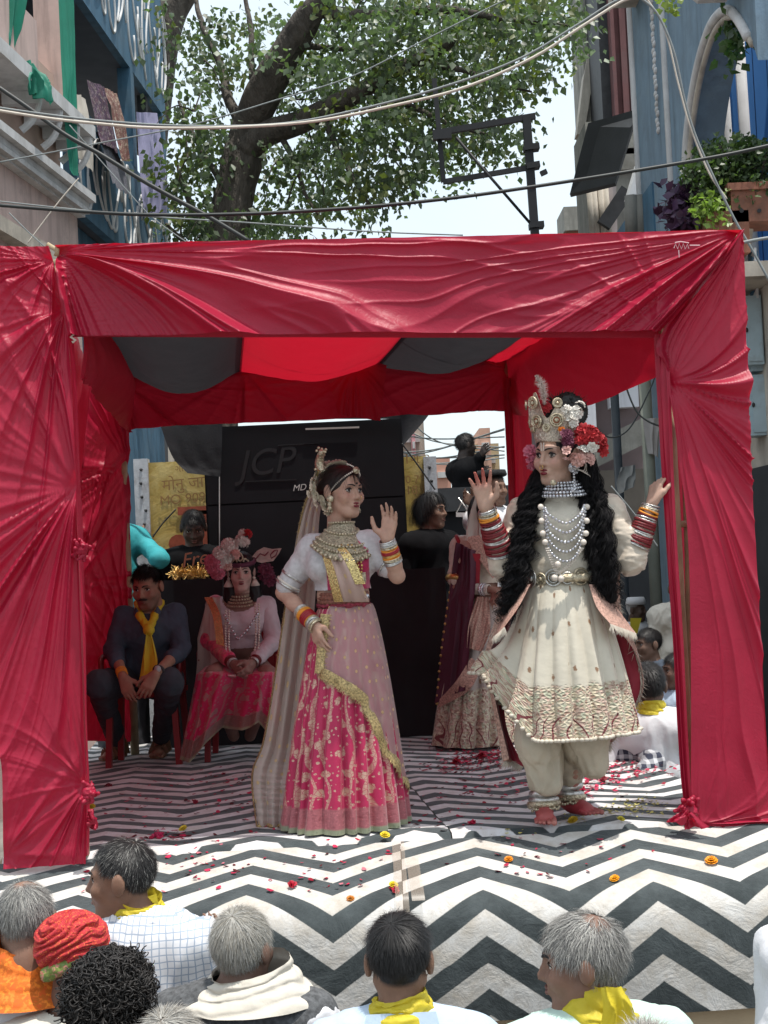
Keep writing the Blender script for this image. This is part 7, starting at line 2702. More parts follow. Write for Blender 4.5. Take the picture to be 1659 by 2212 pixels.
m_leh2 = brocade('crimson_brocade', (.60, .016, .10), (.50, .27, .24), (.36, .16, .14), 8.0, .84, .97, (.34, .28, .18))
mk('skirt', P, grid_faces(nu_, nv_), m_leh2, womd, uv=np.stack([U * .45, Vv], -1).reshape(-1, 2))

# ------------------------------------------------------------------ woman at the rear right of the stage
YE = 8.85
E_ = lambda a, b_, dy=0.0: at(a, b_, YE + dy)
fE = onz(1022, 1612, STZ + .01)
wome = thing('person', 'person standing behind in a pale skirt with a maroon drape, back of the stage', 'person', fE)
hE = Head(E_(1046, 1106, .0), 30, 6, 0, .92)
JE = dict(neck=E_(1040, 1160, .03), chest=E_(1038, 1200, .02), waist=E_(1034, 1262, .02), pelvis=E_(1034, 1315, .03), sa=E_(996, 1180, .04), sb=E_(1086, 1178, .0), fwd=np.array([.3, -1, 0]))
eEa, wEa = E_(984, 1268, -.02), E_(1058, 1274, -.16)
eEb, wEb = E_(1100, 1262, .0), E_(1088, 1280, -.15)
pr = hE.prims(True) + torso(JE, True) + arm(JE['sa'], eEa, wEa, .9) + arm(JE['sb'], eEb, wEb, .9) + [cone(JE['neck'] + (0, 0, -.03), hE(0, .03, -.11), .047, .045, .03)]
pr += hand(wEa, (1, -.1, -.02), (.0, .2, -1), (.2, -1, .2), .4, .05, .92) + hand(wEb, (-.5, -.5, -.2), (0, .2, -1), (0, -1, 0), .4, .05, .92)
pr += leg(E_(1015, 1330, .03), E_(1012, 1470, 0), fE + (-.06, 0, .09)) + leg(E_(1050, 1330, .03), E_(1045, 1470, 0), fE + (.07, 0, .09)) + foot(fE + (-.06, 0, .085), (0, -1, 0), .9) + foot(fE + (.07, 0, .085), (0, -1, 0), .9)
skin(wome, pr, skin_tone((.30, .17, .125), hE), .007)
hE.face(wome, m_lipred)
V, F = sdf_mesh([hE.ell((0, .02, .04), (.083, .10, .088), .02), hE.cone((0, .1, 0), (0, .1, -.15), .06, .05, .03), hE.ell((0, -.11, -.03), (.075, .085, .11), .012, 'sub')], .007)
mk('hair', V, F, m_hair, wome, cols=np.repeat(np.array([[.012, .009, .009]]), len(V), 0))
drape('head_veil', [hE(-.08, -.02, .10), E_(1012, 1130, -.06), E_(1008, 1170, -.08)], [hE(.05, .0, .12), E_(1056, 1130, .0), E_(1060, 1168, -.05)], m_veil2, nu=30, nv=40, vfold=.03, vk=4, seed=7, parent=wome, nrm=(-.3, -1, .3))
garment('blouse', torso(JE, True, .012) + [cone(JE['sa'], up_(JE['sa'], eEa, .8), .060, .056, .03), cone(JE['sb'], up_(JE['sb'], eEb, .8), .06, .056, .03)], m_satin, wome, .007, .006, (14, 14, 14),
        keep=lambda V: (V[:, 2] > JE['waist'][2]) & (np.linalg.norm(V - JE['neck'] - (0.01, -.03, .04), axis=1) > .085))
V, F = ring(up_(JE['sa'], eEa, .80), eEa - JE['sa'], .056, .016, 24, 8)
mk('sleeve_trim', V, F, m_gold, wome)
bangles(wome, up_(wEa, eEa, .02), up_(wEa, eEa, .42), [(m_pearl, .006), (m_silver, .006), (m_crystal, .013), (m_pearl, .005), (m_pearl, .006), (m_pearl, .006)], .028, .031)
m_pskirt = dress_mat('pale_pink_embroidered', (.38, .31, .28), .60, .6)
skirt('skirt', E_(1034, 1290, .02), .115, fE + (0, .03, .016), .245, m_pskirt, wome, nu=160, nv=60, pleats=15, amp=.03, seed=8, prof=.7)
m_wine = thin_cloth('wine_drape', (.075, .010, .030), (.1, .01, .03), .12, rough=.6)
drape('drape', [E_(992, 1172, -.08), E_(975, 1280, .0), E_(955, 1420, -.02), E_(946, 1520, -.04)], [E_(1030, 1190, -.14), E_(1030, 1290, -.15), E_(1022, 1400, -.22), E_(1010, 1492, -.26)], m_wine, nu=40, nv=90, vfold=.045, vk=5, seed=9, parent=wome)
drape('drape_border', [E_(1018, 1420, -.24), E_(986, 1470, -.25), E_(950, 1510, -.12)], [E_(1042, 1440, -.25), E_(1012, 1492, -.27), E_(946, 1530, -.13)], m_capeb, nu=12, nv=40, seed=10, parent=wome)
drape('sash', [E_(1006, 1160, -.1), E_(1030, 1200, -.15), E_(1064, 1250, -.14)], [E_(1036, 1156, -.09), E_(1058, 1190, -.15), E_(1084, 1236, -.12)], m_capeb, nu=12, nv=40, seed=11, parent=wome)
m_crims = plain('crimson_yoke', (.30, .015, .03), .6, .2, 20, .3)
drape('front_panel', [E_(1016, 1196, -.15), E_(1018, 1262, -.12)], [E_(1038, 1196, -.16), E_(1036, 1262, -.12)], m_crims, nu=10, nv=20, seed=12, parent=wome)
drape('overlay', [E_(1030, 1290, -.16), E_(1012, 1350, -.2), E_(1008, 1400, -.22)], [E_(1056, 1290, -.15), E_(1058, 1360, -.2), E_(1040, 1408, -.24)], m_capeb, nu=20, nv=40, vfold=.02, seed=14, parent=wome)
V, F = ring(JE['sa'] + (.0, 0, -.0), JE['sa'] - JE['neck'], .068, .012, 24, 6)
mk('shoulder_trim', V, F, m_crims, wome)
bead_line('gold_tassel_edge', spline([E_(990, 1180, -.08), E_(972, 1280, -.03), E_(952, 1420, -.04), E_(944, 1520, -.06)], 60), .010, m_gold, wome, step=.045)['kind'] = 'stuff'
# ------------------------------------------------------------------ counter, cabinet and painted truck behind the tent
m_blkcloth = plain('black_counter_cloth', (.016, .016, .018), .9, .25, 3, .3, 30)
m_cab = plain('black_cabinet_board', (.007, .007, .009), .55, .3, 2, .1, 30, spec=.2)
m_trim = plain('bright_edge', (.5, .48, .46), .4, .1, 5, 0)
mt, t, b = new_mat('worn_yellow_paint')
v_ = coords(t, 'Object')
n1 = noise(t, v_, 3.2, 7, .68, .6)
n2 = noise(t, v_, 9, 5, .6)
c_ = ramp(t, n1, [(.34, (.20, .13, .035)), (.48, (.40, .28, .07)), (.62, (.50, .38, .14))])
c_ = mix(t, ramp(t, n2, [(.60, 0.0), (.70, .7)]), c_, (.14, .09, .04))
t.links.new(c_, b.inputs['Base Color'])
b.inputs['Roughness'].default_value = .45
bump(t, b, n1, .4, .03)
m_yellow = mt
m_rustw = plain('flaking_white_paint', (.42, .43, .45), .7, .15, 10, .4, 60, dirt=(.10, .06, .04))


def text(body, p, right, up, size, mat, parent, name='lettering', ext=.0005, font_shear=0):
    cu = bpy.data.curves.new(name, 'FONT')
    cu.body = body
    cu.size = size
    cu.extrude = ext
    cu.shear = font_shear
    cu.align_x = 'LEFT'
    o = bpy.data.objects.new(name, cu)
    C.objects.link(o)
    cu.materials.append(mat)
    r, u = unit(right), unit(up)
    n = np.cross(r, u)
    M = Matrix.Identity(4)
    org = ORIG.get(parent.name, np.zeros(3)) if parent else np.zeros(3)
    for i in range(3):
        M[i][0], M[i][1], M[i][2], M[i][3] = r[i], u[i], n[i], p[i] - org[i]
    bpy.context.view_layer.update()
    me = bpy.data.meshes.new_from_object(o)
    bpy.data.objects.remove(o)
    me.transform(M)
    o = bpy.data.objects.new(name, me)
    C.objects.link(o)
    o.parent = parent
    return o


X1, Z1 = np.array([1.0, 0, 0]), np.array([0, 0, 1.0])
truck = thing('parked_truck', 'truck body painted yellow with hand lettering and flaking white corner posts', 'truck', (-.2, 10.7, 0))
for (p0, p1, y0, y1) in ((318, 480, 992, 1262), (860, 920, 985, 1240)):
    a, b_ = at(p0, y1, 10.5), at(p1, y0, 10.5)
    MB().box(((a[0] + b_[0]) / 2, 10.54, (.6 + b_[2]) / 2), (b_[0] - a[0], .06, b_[2] - .6)).build('body_panel', m_yellow, truck)
for (p0, p1, y0) in ((291, 317, 990), (920, 942, 985)):
    a, b_ = at(p0, 1100, 10.45), at(p1, y0, 10.45)
    MB().box(((a[0] + b_[0]) / 2, 10.52, (.5 + b_[2]) / 2), (b_[0] - a[0], .10, b_[2] - .5)).build('corner_post', m_rustw, truck)
    for k in range(6):
        MB().ball(((a[0] + b_[0]) / 2 + rng.normal() * .01, 10.465, b_[2] - .08 - .1 * k), (.012, .01, .012), 6, 4).build('bolt', m_darksteel, truck, smooth=True)
MB().box((-.2, 11.5, .9), (2.0, 1.8, .3)).build('chassis', m_darksteel, truck)
for sx in (-1, 1):
    V, F = tube_geo([(-.2 + sx * .75 - .12, 11.6, .45), (-.2 + sx * .75 + .12, 11.6, .45)], .45, 20)
    mk('wheel', V, F, m_darksteel, truck)
m_ink = plain('brown_paint_lettering', (.24, .13, .045), .7, .2, 20, 0)
text('मोनु जाट', at(350, 1060, 10.49), X1 + .05 * Z1, Z1, .115, m_ink, truck)
text('MO 9093 3 0', at(345, 1092, 10.49), X1 + .05 * Z1, Z1, .10, m_ink, truck)
text('ગામ', at(378, 1020, 10.49), X1 + .05 * Z1, Z1, .07, m_ink, truck)
text('1ગ ૩', at(872, 1002, 10.48), X1, Z1, .10, m_ink, truck)
text('0 7', at(876, 1044, 10.48), X1, Z1, .08, m_ink, truck)
text('18 1', at(876, 1068, 10.48), X1, Z1, .09, m_ink, truck)
rl = plain('faded_red_lettering', (.28, .06, .03), .7, .2, 20, 0)
MB().box(at(440, 1102, 10.5) + (.03, -.004, 0), (.44, .006, .06)).build('lettering', rl, truck)
MB().box(at(455, 1140, 10.5) + (.0, -.004, 0), (.16, .006, .26)).build('lettering', rl, truck)
MB().tube([at(385, 1175, 10.48), at(385, 1175, 10.47)], .07, 14).build('lettering', rl, truck)
MB().tube(spline([at(380, 1100, 10.4), at(352, 1130, 10.4), at(330, 1160, 10.4)], 20), .006, 5).build('chain', m_darksteel, truck, smooth=True)

cab = thing('equipment_cabinet', 'tall black panelled equipment cabinet with faint lettering behind the two dancers', 'cabinet', (-.45, 10.1, STZ))
a, b_ = at(466, 1600, 10.0), at(868, 903, 10.0)
ym = at(600, 1085, 10.0)[2]
zb_ = STZ + .01
MB().box(((a[0] + b_[0]) / 2, 10.2, (zb_ + b_[2]) / 2), (b_[0] - a[0], .36, b_[2] - zb_)).build('casing', m_cab, cab)
for (z0, z1) in ((zb_ + .02, ym - .006), (ym + .006, b_[2] - .03)):
    MB().box(((a[0] + b_[0]) / 2, 10.005, (z0 + z1) / 2), (b_[0] - a[0] - .03, .03, z1 - z0)).build('panel', m_cab, cab)
MB().tube([at(474, 930, 9.98), at(474, 1240, 9.98)], .004, 5).build('edge_strip', m_trim, cab)
MB().bar(at(660, 927, 9.97), at(776, 923, 9.97), .012).build('edge_strip', m_trim, cab)
m_dim = plain('dull_grey_print', (.011, .011, .013), .55, .2, 20, 0)
text('JCP', at(515, 1030, 9.985), X1 + .05 * Z1, Z1, .26, m_dim, cab, font_shear=.25)
text('MD Co', at(632, 1061, 9.985), X1 + .05 * Z1, Z1, .062, m_trim, cab, font_shear=.25)
for (q0, q1) in (((600, 962), (690, 957)), ((530, 1040), (640, 1036))):
    MB().bar(at(*q0, 9.985), at(*q1, 9.985), .006).build('pinstripe', m_dim, cab)

cnt = thing('counter', 'long low counter draped in black cloth across the back of the stage', 'counter', (-.5, 9.5, STZ))
a, b_ = at(340, 1240, 9.42), at(962, 1240, 9.42)
zc_ = (at(650, 1240, 9.42)[2])
drape('cloth_front', [(a[0], 9.42, zc_), (a[0], 9.42, STZ + .012)], [(b_[0], 9.42, zc_), (b_[0], 9.42, STZ + .012)], m_blkcloth, nu=140, nv=50, vfold=.02, vk=9, amp=.01, seed=3, parent=cnt)
MB().box(((a[0] + b_[0]) / 2, 9.63, zc_ - .02), (b_[0] - a[0], .40, .03)).build('top', m_cab, cnt)
MB().box(((a[0] + b_[0]) / 2, 9.66, (zc_ + STZ) / 2 - .02), (b_[0] - a[0] - .04, .3, zc_ - STZ - .06)).build('frame', m_cab, cnt)
tn = MB()
rs = np.random.default_rng(6)
for _ in range(420):
    c0 = at(rs.uniform(372, 446), rs.uniform(1240, 1246), 9.48 + rs.uniform(0, .1)) + (0, 0, abs(rs.normal()) * .018)
    d = unit(rs.normal(size=3)) * rs.uniform(.02, .05)
    e = unit(np.cross(d, rs.normal(size=3))) * .002
    tn.add([c0 - d - e, c0 - d + e, c0 + d + e, c0 + d - e], [(0, 1, 2, 3)])
o = tn.build('tinsel_heap', m_gold, loc=at(410, 1244, 9.5))
tag(o, 'heap of gold tinsel lying on the black counter', 'tinsel', kind='stuff')
# dark tarpaulin slung behind the rear valance
tp = thing('tarpaulin', 'dark tarpaulin slung behind the rear valance above the black cabinet', 'tarpaulin', at(630, 880, 9.6))
drape('sheet', px([(330, 860), (345, 915), (372, 985), (405, 1022)], 9.75), px([(480, 860), (480, 930), (478, 1000), (476, 1030)], 9.85), m_blackcloth, nu=40, nv=50, amp=.02, seed=4, parent=tp)
drape('sheet', px([(470, 860), (470, 905)], 9.85), px([(880, 860), (880, 905)], 9.85), m_blackcloth, nu=60, nv=20, amp=.01, seed=5, parent=tp)
drape('sheet', px([(850, 862), (866, 905), (868, 962)], 9.85), px([(940, 862), (928, 893), (872, 962)], 9.75), m_blackcloth, nu=30, nv=40, amp=.008, seed=6, parent=tp)
wire([(868, 958), (905, 1008), (940, 1058)], 9.7, .006, m_wire_k, 'taut black guy rope running down from the tarpaulin')
# pale frame stand and dark lorry cab beyond the counter
stf = thing('folding_stand', 'thin pale metal folding stand beside the long haired person', 'stand', at(1012, 1130, 9.9))
q = lambda *p: MB().tube(px(list(p), 9.9), .006, 6).build('strut', m_silver, stf, smooth=True)
q((985, 1108), (1010, 1062), (1034, 1100))
q((990, 1075), (1022, 1118))
q((1030, 1075), (998, 1118))
q((1010, 1062), (1010, 1120))
MB().bar(at(985, 1112, 9.9), at(1036, 1112, 9.9), .03).build('shelf', m_white, stf)
MB().bar(at(1010, 1120, 9.9), at(1012, 1300, 9.9), .02).build('post', m_silver, stf)
lor = thing('lorry_cab', 'flat topped dark lorry cab on which the climbing person sits', 'lorry', at(1010, 1200, 12.3) * (1, 1, 0))
a, b_ = at(936, 1090, 12), at(1110, 1046, 12)
MB().box(((a[0] + b_[0]) / 2, 12.9, b_[2] - .1), (b_[0] - a[0], 1.6, .2)).build('roof', m_darksteel, lor)
MB().box(((a[0] + b_[0]) / 2, 12.95, b_[2] / 2 - .1), (b_[0] - a[0] - .1, 1.5, b_[2] - .21)).build('cab', m_cab, lor)
for k, (xx, zz, s_, c__) in enumerate(((.62, 3.05, .5, m_cream), (.55, 3.3, .3, m_white), (.78, 2.95, .35, m_mauve))):
    pass

# ------------------------------------------------------------------ bystanders
m_blk_shirt = plain('black_jersey', (.007, .007, .008), .95, .2, 8, .3, 60, spec=.1)  # black deepened to stand for the shade under the tarpaulin
m_teal = plain('teal_cotton', (.03, .30, .33), .8, .12, 6, .4, 50)
m_whitec = plain('white_cotton', (.62, .62, .64), .85, .06, 6, .35, 60)
m_kurta = plain('cream_kurta', (.56, .52, .45), .85, .08, 6, .35, 60)
m_maroonc = plain('maroon_cotton', (.09, .016, .022), .85, .15, 8, .3, 60)
m_lblue = plain('pale_blue_cotton', (.42, .52, .64), .85, .06, 6, .3, 60)
m_mint = plain('pale_mint_cotton', (.46, .60, .54), .85, .08, 6, .3, 60)
m_vest = plain('grey_tweed', (.085, .088, .092), .95, .45, 70, .6, 130)
m_orange = print_cloth('orange_printed_scarf', [(.72, .16, .01), (.80, .22, .02), (.62, .10, .01), (.75, .18, .02)], 50)
m_trous = plain('dark_trousers', (.03, .03, .035), .9, .15, 8, .2)


def check_mat(name, base, line, cell, w, axis_w=(1, 1), second=None):
    mt, t, b = new_mat(name)
    v = coords(t, 'Object')
    s_ = _n(t, 'ShaderNodeSeparateXYZ')
    t.links.new(v, s_.inputs[0])
    wob = math_n(t, 'MULTIPLY', noise(t, v, 6, 2), cell * 1.2)
    fs = []
    for o_ in (s_.outputs[0], s_.outputs[2]):
        f = math_n(t, 'FRACT', math_n(t, 'DIVIDE', math_n(t, 'ADD', o_, wob), cell))
        fs.append(ramp(t, f, [(w, 1.0), (w + .04, 0.0)]))
    f = mix(t, 1.0, fs[0], fs[1], 'LIGHTEN') if second is None else mix(t, .5, fs[0], fs[1])
    c = mix(t, f, base, line)
    t.links.new(c, b.inputs['Base Color'])
    b.inputs['Roughness'].default_value = .85
    bump(t, b, noise(t, v, 50, 3), .3, .004)
    return mt


m_check = check_mat('white_check_cotton', (.63, .64, .67), (.30, .36, .45), .021, .14)
m_plaid = check_mat('navy_plaid', (.02, .024, .045), (.45, .46, .48), .05, .42, second=True)


def spectator(label, hx, hy, Y, yaw, tone, shirt, byaw=None, pitch=0, roll=0, hs=.97, sw=.19, group=None, arms='down', armb=None, vox=.0075, lean=(0, 0), hairk=None, scalp=(.02, .018, .017), sleeve=.95, nr=.052,
              trousers=None, feat=False, vneck=.082, seed=1, wr=.007, body=True, arm_px=None, ngap=.145, stand=0.0):
    byaw = yaw if byaw is None else byaw
    c = at(hx, hy, Y)
    f = np.array([math.sin(math.radians(byaw)), -math.cos(math.radians(byaw)), 0])
    fh = np.array([math.sin(math.radians(yaw)), -math.cos(math.radians(yaw)), 0])
    lat = np.array([-f[1], f[0], 0])
    if lat[0] < 0:
        lat = -lat
    nk = c - fh * .02 + np.array([lean[0] * .15, lean[1] * .15, -ngap])
    ch = nk + np.array([lean[0] * .3, lean[1] * .3, -.10])
    wa = nk + np.array([lean[0], lean[1], -.34])
    pe = nk + np.array([lean[0] * 1.2, lean[1] * 1.2, -.50])
    t_ = thing('person', label, 'person', (pe[0], pe[1], stand), group)
    h = Head(c, yaw, pitch, roll, hs)
    J_ = dict(neck=nk, chest=ch, waist=wa, pelvis=pe, sa=nk - lat * sw + (0, 0, -.065), sb=nk + lat * sw + (0, 0, -.065), fwd=f)
    arms_ = {}
    for s_, sg in (('a', -1), ('b', 1)):
        sh_ = J_['s' + s_]
        el = sh_ + lat * sg * .05 - f * .02 + np.array([0, 0, -.28])
        wr_ = el + f * .08 + np.array([0, 0, -.24])
        if arm_px and s_ in arm_px:
            el, wr_ = arm_px[s_]
        arms_[s_] = (sh_, el, wr_)
    pr = h.prims() + torso(J_) + [cone(nk + (0, 0, -.03), h(0, .03, -.11), nr + .002, nr, .03)]
    for s_ in 'ab':
        pr += arm(*arms_[s_])
        d = unit(arms_[s_][2] - arms_[s_][1])
        pr += hand(arms_[s_][2], d, f if arms == 'down' else -f, lat * (1 if s_ == 'a' else -1) + f, .25, .08, 1.0)
    kz = stand + (pe[2] - stand) * .52
    legs = []
    for sg in (-1, 1):
        hp = pe + lat * sg * .09
        kn = np.array([pe[0], pe[1], kz]) + lat * sg * .10 + f * .02
        an = np.array([pe[0], pe[1], stand + .09]) + lat * sg * .11
        pr += leg(hp, kn, an) + foot(an, f, 1.0, toes=False)
        legs.append((hp, kn, an))
    skin(t_, pr, skin_tone(tone, h, None, scalp=scalp), vox)
    if feat:
        h.face(t_, m_lipnat, fem=False)
    gp = torso(J_, False, .014)
    for s_ in 'ab':
        sh_, el, wr_ = arms_[s_]
        gp += [cone(sh_ + (0, 0, -.012), el, .056, .056, .04)]
        if sleeve > .5:
            gp += [cone(el, up_(el, wr_, (sleeve - .5) * 2), .060, .050, .03)]
    gp += [cone(pe - lat * .08, pe + lat * .08, .125, .125, .05), cone(pe - lat * .08 + (0, 0, -.12), pe + lat * .08 + (0, 0, -.12), .12, .12, .05)]
    nkc = nk + (0, 0, .065)
    garment('shirt', gp, shirt, t_, .009, wr, (11, 11, 5), keep=lambda V: np.linalg.norm(V - nkc, axis=1) > vneck, seed=seed)
    gp = []
    for hp, kn, an in legs:
        gp += [cone(hp, kn, .10, .08, .04), cone(kn, an + (0, 0, .02), .08, .065, .03)]
    garment('trousers', gp, trousers or m_trous, t_, .012, .01, (8, 8, 5), seed=seed + 3)
    if hairk:
        hair(t_, h, **hairk)
    return t_, h, J_, f, lat


def collar(parent, nk, mat, R=.075, r=.016, tilt=(0, 0, 1), dz=.02, name='collar', sq=1.0):
    V, F = ring(nk + (0, 0, dz), tilt, R, r, 36, 8, sq)
    V = wrinkle(np.array(V), np.array(F), .006, (20, 20, 20), seed=R)
    return mk(name, V, np.array(F), mat, parent)


def wrap(parent, nk, mat, R0=.060, R1=.105, h=.075, dz=.0, tilt=.0, name='scarf', seed=0.0, sx=1.0, folds=2.2, back=.0):
    """a thin cloth wound loosely round the neck, spreading on the shoulders"""
    nu, nv = 120, 30
    A, v = np.meshgrid(np.linspace(0, 2 * np.pi, nu, endpoint=False), np.linspace(0, 1, nv), indexing='ij')
    n_ = fbm(np.stack([np.cos(A) * 1.3 + seed, np.sin(A) * 1.3, v * 2.2], -1), 3)
    n2 = fbm(np.stack([np.cos(A) * 4 + seed, np.sin(A) * 4, v * 6 + 9], -1), 2)
    w = v * folds + .35 * np.sin(A + seed) + .5 * n_
    r = R0 + .006 + (R1 - R0) * v ** 1.4 + .009 * np.abs(np.sin(np.pi * w)) + .004 * n2 + .006 * n_
    z = dz + h * (1 - v) * (1 + .25 * np.sin(A - 1 + seed)) + .012 * n_ + tilt * np.cos(A)
    P = np.stack([nk[0] + r * np.cos(A) * sx, nk[1] + back + r * np.sin(A) * .95, nk[2] + z], -1)
    return mk(name, P.reshape(-1, 3), grid_faces(nu, nv, wrap=True), mat, parent)


BLK = dict(n=5000, L=.042, col=(.016, .014, .014), seed=3, inflate=1.045, width=.0025, lift=.10, jit=.12, grav=.2)
# back of the stage
tF, hF, JF, fF, lF = spectator('person in a black printed t-shirt sitting behind the counter before the yellow truck', 418, 1140, 9.85, 8, (.10, .06, .045), m_blk_shirt, pitch=24, hs=1.0, hairk=dict(BLK, L=.05), sleeve=.45, feat=True, seed=4, stand=.0)  # skin tone darkened because this face is backlit
text('Freebi', at(392, 1226, 9.70), X1 + .12 * Z1, Z1, .135, plain('rust_shirt_print', (.22, .07, .04), .8, .2, 20, 0), tF, font_shear=.2)
MB().tube(spline([at(398, 1232, 9.69), at(425, 1231, 9.69), at(455, 1224, 9.69)], 12), .006, 5).build('underline_print', bpy.data.materials['rust_shirt_print'], tF)
Yt = 9.75
tT, hT, JT, fT, lT = spectator('person in a bright teal shirt half hidden by the crimson side curtain, arm raised', 250, 1094, Yt, 60, (.20, .11, .07), m_teal, hairk=dict(BLK, n=2500), byaw=40, seed=5, arm_px={'b': (at(345, 1208, Yt - .1), at(318, 1165, Yt + .35))}, sleeve=.62)
tL, hL, JL, fL, lL = spectator('black clad person with shaggy long hair behind the counter, arm stretched out', 932, 1104, 9.8, 62, (.20, .115, .08), m_blk_shirt, byaw=40, hairk=dict(BLK, n=6500, L=.12, grav=.9, lift=.10, jit=.2, inflate=1.06, steps=8, lenfn=lambda P: np.where(P[:, 1] < -.01, .35, 1.1)), seed=6, feat=True)
tK, hK, JK, fK, lK = spectator('person in a black cap behind the raised hand of the crowned dancer', 1066, 1056, 10.0, 40, (.20, .115, .08), m_whitec, hairk=dict(BLK, n=3000, L=.03), seed=7, arm_px={'a': (at(1050, 1110, 9.9), at(1022, 1088, 9.8))}, sleeve=.85)
V, F = tube_geo([hK(0, .01, .085), hK(0, .012, .10), hK(0, .012, .135)], [.104, .108, .098], 24)
mk('cap', V, F, plain('black_astrakhan', (.014, .014, .015), .9, .6, 70, .9, 90), tK)
# climbing silhouette: its backlit darkness is put into the skin colour
tS, hS, JS, fS, lS = spectator('person in dark clothes sitting up on the lorry cab with both arms reaching right', 1006, 962, 13.4, 115, (.05, .035, .03), m_blk_shirt, byaw=125, hairk=dict(BLK, n=3500, L=.06, curl=.5), seed=8, trousers=m_jean, stand=1.9,  hs=.92, sw=.16,
                           arm_px={'b': (at(1026, 1003, 13.3), at(1038, 985, 13.2)), 'a': (at(1022, 1024, 13.4), at(1036, 1019, 13.3))})
# crowd on the street beyond the right edge of the stage
gr = 'onlookers beyond the right edge of the stage'
tq, hq, Jq, fq, lq = spectator('onlooker in a white cap, white shirt and yellow scarf far back in the shade', 1374, 1318, 14.5, 60, (.10, .06, .045), m_whitec, byaw=30, group=gr, seed=9, scalp=(.4, .4, .4))
V, F = tube_geo([hq(0, .0, .06), hq(0, .0, .10), hq(0, .0, .135)], [.105, .10, .085], 20)
mk('cap', V, F, m_whitec, tq)
drape('scarf', px([(1362, 1335), (1360, 1380), (1358, 1405)], 14.2), px([(1386, 1335), (1374, 1380), (1368, 1405)], 14.2), m_yel, nu=12, nv=20, parent=tq)
spectator('onlooker in a cream shirt seen from behind beside the right tent leg', 1466, 1272, 12.0, 175, (.12, .07, .05), m_kurta, group=gr, hairk=dict(BLK, n=2500), seed=10, wr=.02)
spectator('young onlooker with a black crop in profile, navy shirt, shaded by the stage', 1400, 1392, 10.8, -70, (.15, .085, .06), m_navy, byaw=-30, group=gr, hairk=dict(BLK, n=3000, L=.05), seed=11, hs=1.0, feat=True)
spectator('onlooker with dark hair in profile half hidden by the right tent leg', 1462, 1448, 9.6, -80, (.16, .09, .065), m_lblue, byaw=-40, group=gr, hairk=dict(BLK, n=3000, L=.05), seed=12, feat=True)
spectator('onlooker wrapped in a dull brown shawl, just behind the crimson cape', 1356, 1400, 11.5, -60, (.10, .065, .05), plain('brown_shawl', (.12, .10, .085), .9, .15, 6, .3), byaw=-20, group=gr, hairk=dict(BLK, n=2500, L=.06, col=(.06, .05, .04)), seed=13)
tw, hw, Jw, fw, lw = spectator('onlooker in a white shirt and yellow collar scarf closest to the stage edge', 1402, 1482, 8.0, 175, (.13, .075, .055), m_whitec, group=gr, hairk=dict(BLK, n=4500, L=.05), seed=14, sw=.21, hs=1.05)
wrap(tw, Jw['neck'], m_yel, .066, .090, .06, seed=4.0)
tp_, hp_, Jp_, fp_, lp_ = spectator('onlooker in a navy and white plaid shirt bent low behind the crowned dancer', 1318, 1540, 8.1, 150, (.13, .075, .055), m_plaid, group=gr, hairk=dict(BLK, n=2500), seed=15,
                                 arm_px={'b': (at(1412, 1650, 7.8), at(1375, 1690, 7.6))}, sleeve=.9)

# ------------------------------------------------------------------ the audience in front of the stage
ga = 'audience in front of the stage'
# 1 balding man with orange scarf
GREY = (.16, .155, .15)


def bald_at(cx_, cy_, cz_, r_, keep=.06):
    def fn(p, rs):
        d = np.linalg.norm(p - np.array([cx_, cy_, cz_]), axis=1)
        return (d > r_ * (1 + .25 * rs.normal(size=len(p)))) | (rs.random(len(p)) < keep)
    return fn


def scalp_bald(base_c, tone):
    return tuple(np.array(base_c) * .5 + np.array(tone) * .5)


t1, h1, J1, f1, l1 = spectator('old balding person with white cropped hair and a bright orange printed scarf', 55, 1992, 4.15, -165, (.23, .125, .085), m_whitec, pitch=14, group=ga, seed=21, scalp=(.24, .14, .10), hs=.95, sw=.19,
                               hairk=dict(n=14000, L=.040, col=GREY, seed=21, bald=bald_at(-.005, .03, .125, .055), inflate=1.03, width=.0013, lift=.10, jit=.16, white=.55, grav=.2))
wrap(t1, J1['neck'] + (0, 0, -.05), m_orange, .072, .185, .13, seed=6.0, folds=3.5)
# 2 man in the checked shirt, turned to the left
t2, h2, J2, f2, l2 = spectator('person in a white checked shirt and yellow neck scarf turned in profile to the left', 263, 1898, 4.55, -97, (.22, .12, .08), m_check, byaw=165, pitch=2, group=ga, seed=22, hs=1.0, sw=.205, feat=True, lean=(.14, -.04), wr=.011, ngap=.12,
                               hairk=dict(n=17000, L=.030, col=(.022, .02, .02), seed=22, inflate=1.035, width=.0013, lift=.10, jit=.14, grav=.15, white=.07, bald=bald_at(0, .04, .125, .02, .4)),
                               arm_px={'b': (at(452, 2120, 4.62), at(456, 2052, 4.75))}, sleeve=.72, scalp=(.05, .04, .035), arms='up')
wrap(t2, J2['neck'] + (.01, 0, -.005), m_yel, .058, .088, .07, seed=1.0, tilt=-.01)
drape('scarf_tail', px([(318, 1938), (330, 1950)], 4.42), px([(338, 1930), (342, 1956)], 4.42), m_yel, nu=10, nv=12, parent=t2)
